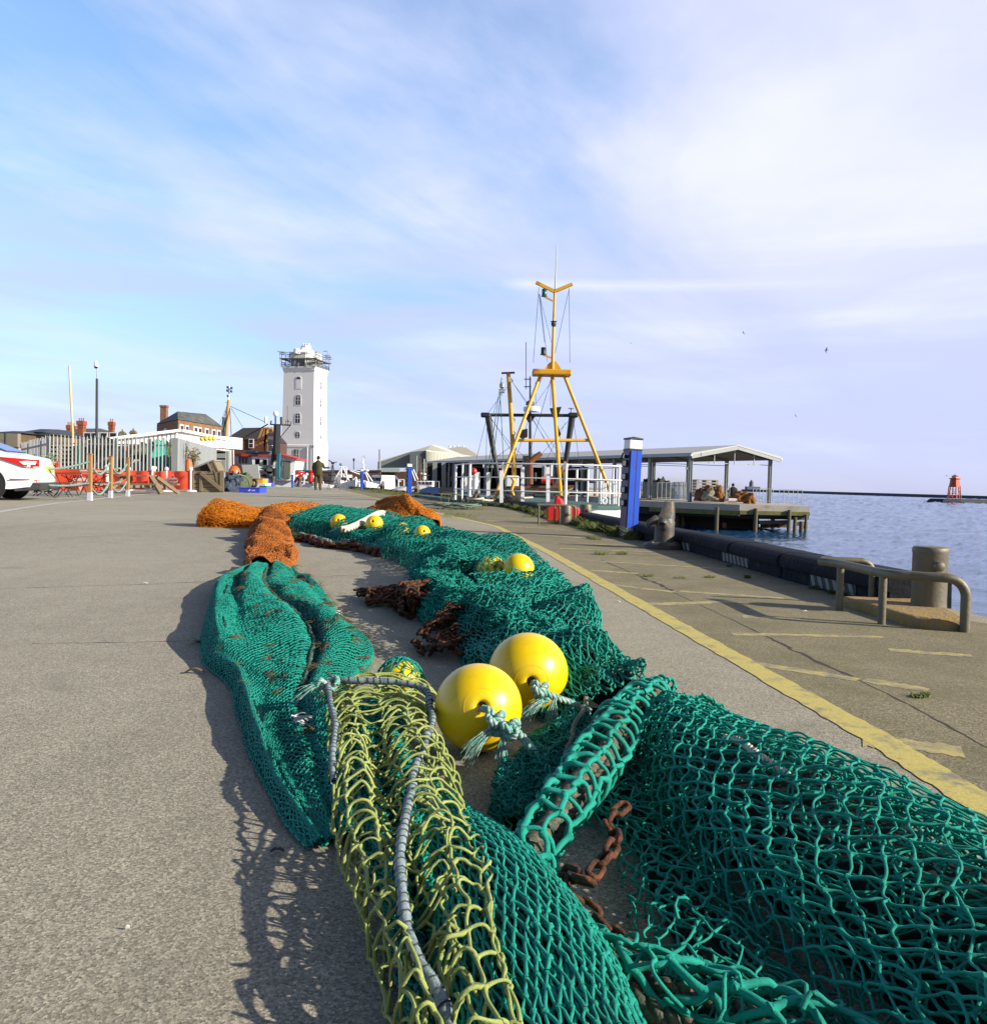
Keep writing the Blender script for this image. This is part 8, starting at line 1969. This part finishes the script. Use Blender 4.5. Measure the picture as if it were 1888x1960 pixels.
# glass: side windows, rear screen
mb = MB(); mb.prism([q(-1.05, -.80, 1.075), q(-1.55, -.72, 1.30), q(-2.1, -.70, 1.385), q(-3.0, -.73, 1.22), q(-3.35, -.83, 1.06)], (0, -.07, 0)); mb.build('side_window', m_cglass, car, smooth=30)
mb = MB(); mb.prism([q(-.70, -.72, 1.055), q(-.70, .72, 1.055), q(-1.50, .60, 1.368), q(-1.50, -.60, 1.368)], (.004, 0, .022)); mb.build('rear_screen', m_cglass, car)
# tail lamps wrap from the flank to the rear
for sg in (-1, 1):
    mb = MB(); y = sg * .905; yo = sg * .93
    mb.prism([q(-.06, y * .80, .90), q(-.14, y * .97, .895), q(-.30, y * .995, .905), q(-.82, y * 1.0, .94), q(-.78, y * 1.0, .90), q(-.32, y * 1.0, .735), q(-.16, y * .985, .715), q(-.06, y * .80, .74)], (.035, sg * .03, 0)); lo = mb.build('tail_lamp', m_lred, car)
    mb = MB(); mb.prism([q(-.10, y * .90, .86), q(-.30, y * 1.0, .86), q(-.42, y * 1.0, .845), q(-.34, y * 1.0, .78), q(-.12, y * .92, .79)], (.045, sg * .037, 0)); mb.build('reversing_lens', m_white, lo)
MB().box(q(.0, 0, .70), (.03, .52, .12)).build('number_plate', M('yellow_plate', (.62, .46, .12, 1), .4), car)
mb = MB(); mb.prism([q(-.02, -.75, .46), q(-.2, -.90, .47), q(-.56, -.935, .475), q(-.56, -.935, .455), q(-.2, -.90, .45), q(-.02, -.75, .44)], (.01, -.012, 0)); mb.build('bumper_reflector', m_lred, car)
mb = MB(); mb.prism([q(.03, -.8, .40), q(-.25, -.90, .40), q(-.50, -.90, .27), q(-.48, -.90, .20), q(.0, -.75, .24)], (0, 1.65 * sc, 0)); mb.build('lower_bumper', m_dark, car, bevel=.02)
MB().tube([q(.04, 0, .86), q(.04, .3, .86)], .012, 6).build('boot_handle', m_steel, car)
for wx, sg in ((-1.02, -1), (-1.02, 1), (-3.75, -1), (-3.75, 1)):
    c = q(wx, sg * .80, .325); R = Matrix.Rotation(PI / 2, 3, 'X'); r = .325 * sc
    mb = MB(); mb.lathe([(r * .60, -.10), (r * .96, -.11), (r, -.07), (r, .07), (r * .96, .11), (r * .60, .10)], c, 30, R); wh = mb.build('tyre', m_tyre, car, smooth=40)
    mb = MB(); mb.lathe([(r * .60, -.09), (r * .58, .09)], c, 26, R)
    for k in range(5): a = k * 2 * PI / 5; mb.beam(c + Vector((0, sg * .095, 0)), c + Vector((r * .56 * math.cos(a), sg * .095, r * .56 * math.sin(a))), .07, .03, (0, 1, 0))
    mb.build('rim', m_rim, wh)
    MB().lathe([(r * 1.16, -.05), (r * 1.16, .045)], c + Vector((0, sg * .055, .02)), 30, R).build('wheel_arch', m_black, car)
car.rotation_euler = (0, 0, .22)
# ---- market hall beyond the boats
m_corr = M('pale_corrugated', (.50, .49, .42, 1), .6, var=.04, vs=.4); m_gg = M('shaded_grey_green_wall', (.19, .23, .23, 1), .7, var=.05, vs=.3)  # grey green wall tone includes the shade on that face
YH = 118
t = thing('market_hall', P2(1400, 1100, YH), 'large market hall with pale corrugated gable and grey green shaded wall', 'hall')
Pm = lambda x, y, Y=YH: W((820 + x / 4.72) * .7552, (1050 + y / 4.72) * .7552, Y)      # plan units of the hall detail
MB().prism([Pm(640, 640), Pm(1032, 640), Pm(1032, 455), Pm(645, 585)], (0, .4, 0)).build('shaded_wall', m_gg, t)
MB().prism([Pm(1030, 680, YH - 3), Pm(1224, 680, YH - 3), Pm(1224, 440, YH - 3), Pm(1030, 452, YH - 3)], (0, 3, 0)).build('projecting_wall', M('dark_grey_green_wall', (.12, .145, .15, 1), .7), t)
mb = MB(); mb.prism([Pm(1224, 640, YH - 3.2), Pm(1690, 640, YH + 6), Pm(1690, 490, YH + 6), Pm(1640, 488, YH + 5), Pm(1224, 430, YH - 3.2)], (1.0, 2.5, 0))
for k in range(24): x = 1232 + k * 17; mb.beam(Pm(x, 438 + (x - 1224) * .13, YH - 3.4 + (x - 1224) * .02), Pm(x, 560, YH - 3.4 + (x - 1224) * .02), .14, .10)
mb.build('lit_gable', m_corr, t)
mb = MB(); mb.prism([Pm(638, 568), Pm(1100, 425), Pm(1290, 368), Pm(1540, 462, YH + 4), Pm(1640, 490, YH + 5), Pm(1224, 432), Pm(1032, 452), Pm(645, 590)], (1, 3, 0))
for k in range(30): x = 650 + k * 13; mb.beam(Pm(x, 572 - (x - 640) * .308, YH - .1), Pm(x, 590 - (x - 640) * .345, YH - .1), .10, .08)
mb.build('roof_fascia', m_corr, t)
mb = MB(); mb.prism([Pm(630, 688, YH - 6), Pm(905, 692, YH - 6), Pm(912, 645, YH - 4), Pm(640, 640, YH - 4)], (0, .4, 0)); mb.build('lean_to_roof', M('pale_green_roof', (.24, .29, .26, 1), .7), t)
mb = MB(); mb.prism([Pm(640, 900, YH - 5), Pm(1240, 900, YH - 5), Pm(1240, 680, YH - 5), Pm(640, 690, YH - 5)], (0, .3, 0)); mb.build('lower_wall', m_bwall, t)
mb = MB(); bb = [Pm(735, 720, YH - 5.4), Pm(800, 720, YH - 5.4), Pm(800, 745, YH - 5.4), Pm(735, 745, YH - 5.4)]; mb.prism(bb, (0, .1, 0)); mb.build('wall_sign', M('dull_sign', (.25, .25, .24, 1), .7), t)
t = thing('market_hall', Pm(1600, 460, YH + 30), 'second pale roofed hall partly hidden behind the corrugated gable', 'hall')
mb = MB(); mb.prism([Pm(1460, 600, YH + 30), Pm(1900, 600, YH + 30), Pm(1830, 478, YH + 30), Pm(1690, 393, YH + 30), Pm(1610, 385, YH + 30), Pm(1480, 410, YH + 30)], (0, 10, 0)); mb.build('roof', M('cream_roof', (.50, .46, .38, 1), .7), t)
mb = MB(); 
for x in (1505, 1555, 1610, 1670): mb.tube([Pm(x, 395, YH + 31), Pm(x, 378, YH + 31)], .2, 6)
mb.build('roof_vent', m_white, t)
t = thing('shadowed_shed', Pm(1500, 800, 108), 'dark open fronted shed bay under the far end of the canopy', 'shed')
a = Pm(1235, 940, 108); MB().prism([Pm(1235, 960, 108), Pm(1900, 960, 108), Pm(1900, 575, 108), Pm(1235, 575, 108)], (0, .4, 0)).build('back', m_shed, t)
mb = MB()
for x in (1330, 1435, 1560, 1680): mb.beam(Pm(x, 940, 100), Pm(x, 575, 100), .5, .4)
mb.build('column', m_col, t)
mb = MB()
for x0, x1, y0, y1 in ((1465, 1480, 690, 880), (1535, 1550, 700, 860), (1500, 1540, 740, 800)): mb.prism([Pm(x0, y1, 106), Pm(x1, y1, 106), Pm(x1, y0, 106), Pm(x0, y0, 106)], (0, .3, 0))
mb.build('stacked_goods', M('brown_goods', (.22, .15, .06, 1), .9, var=.5, vs=1), t)
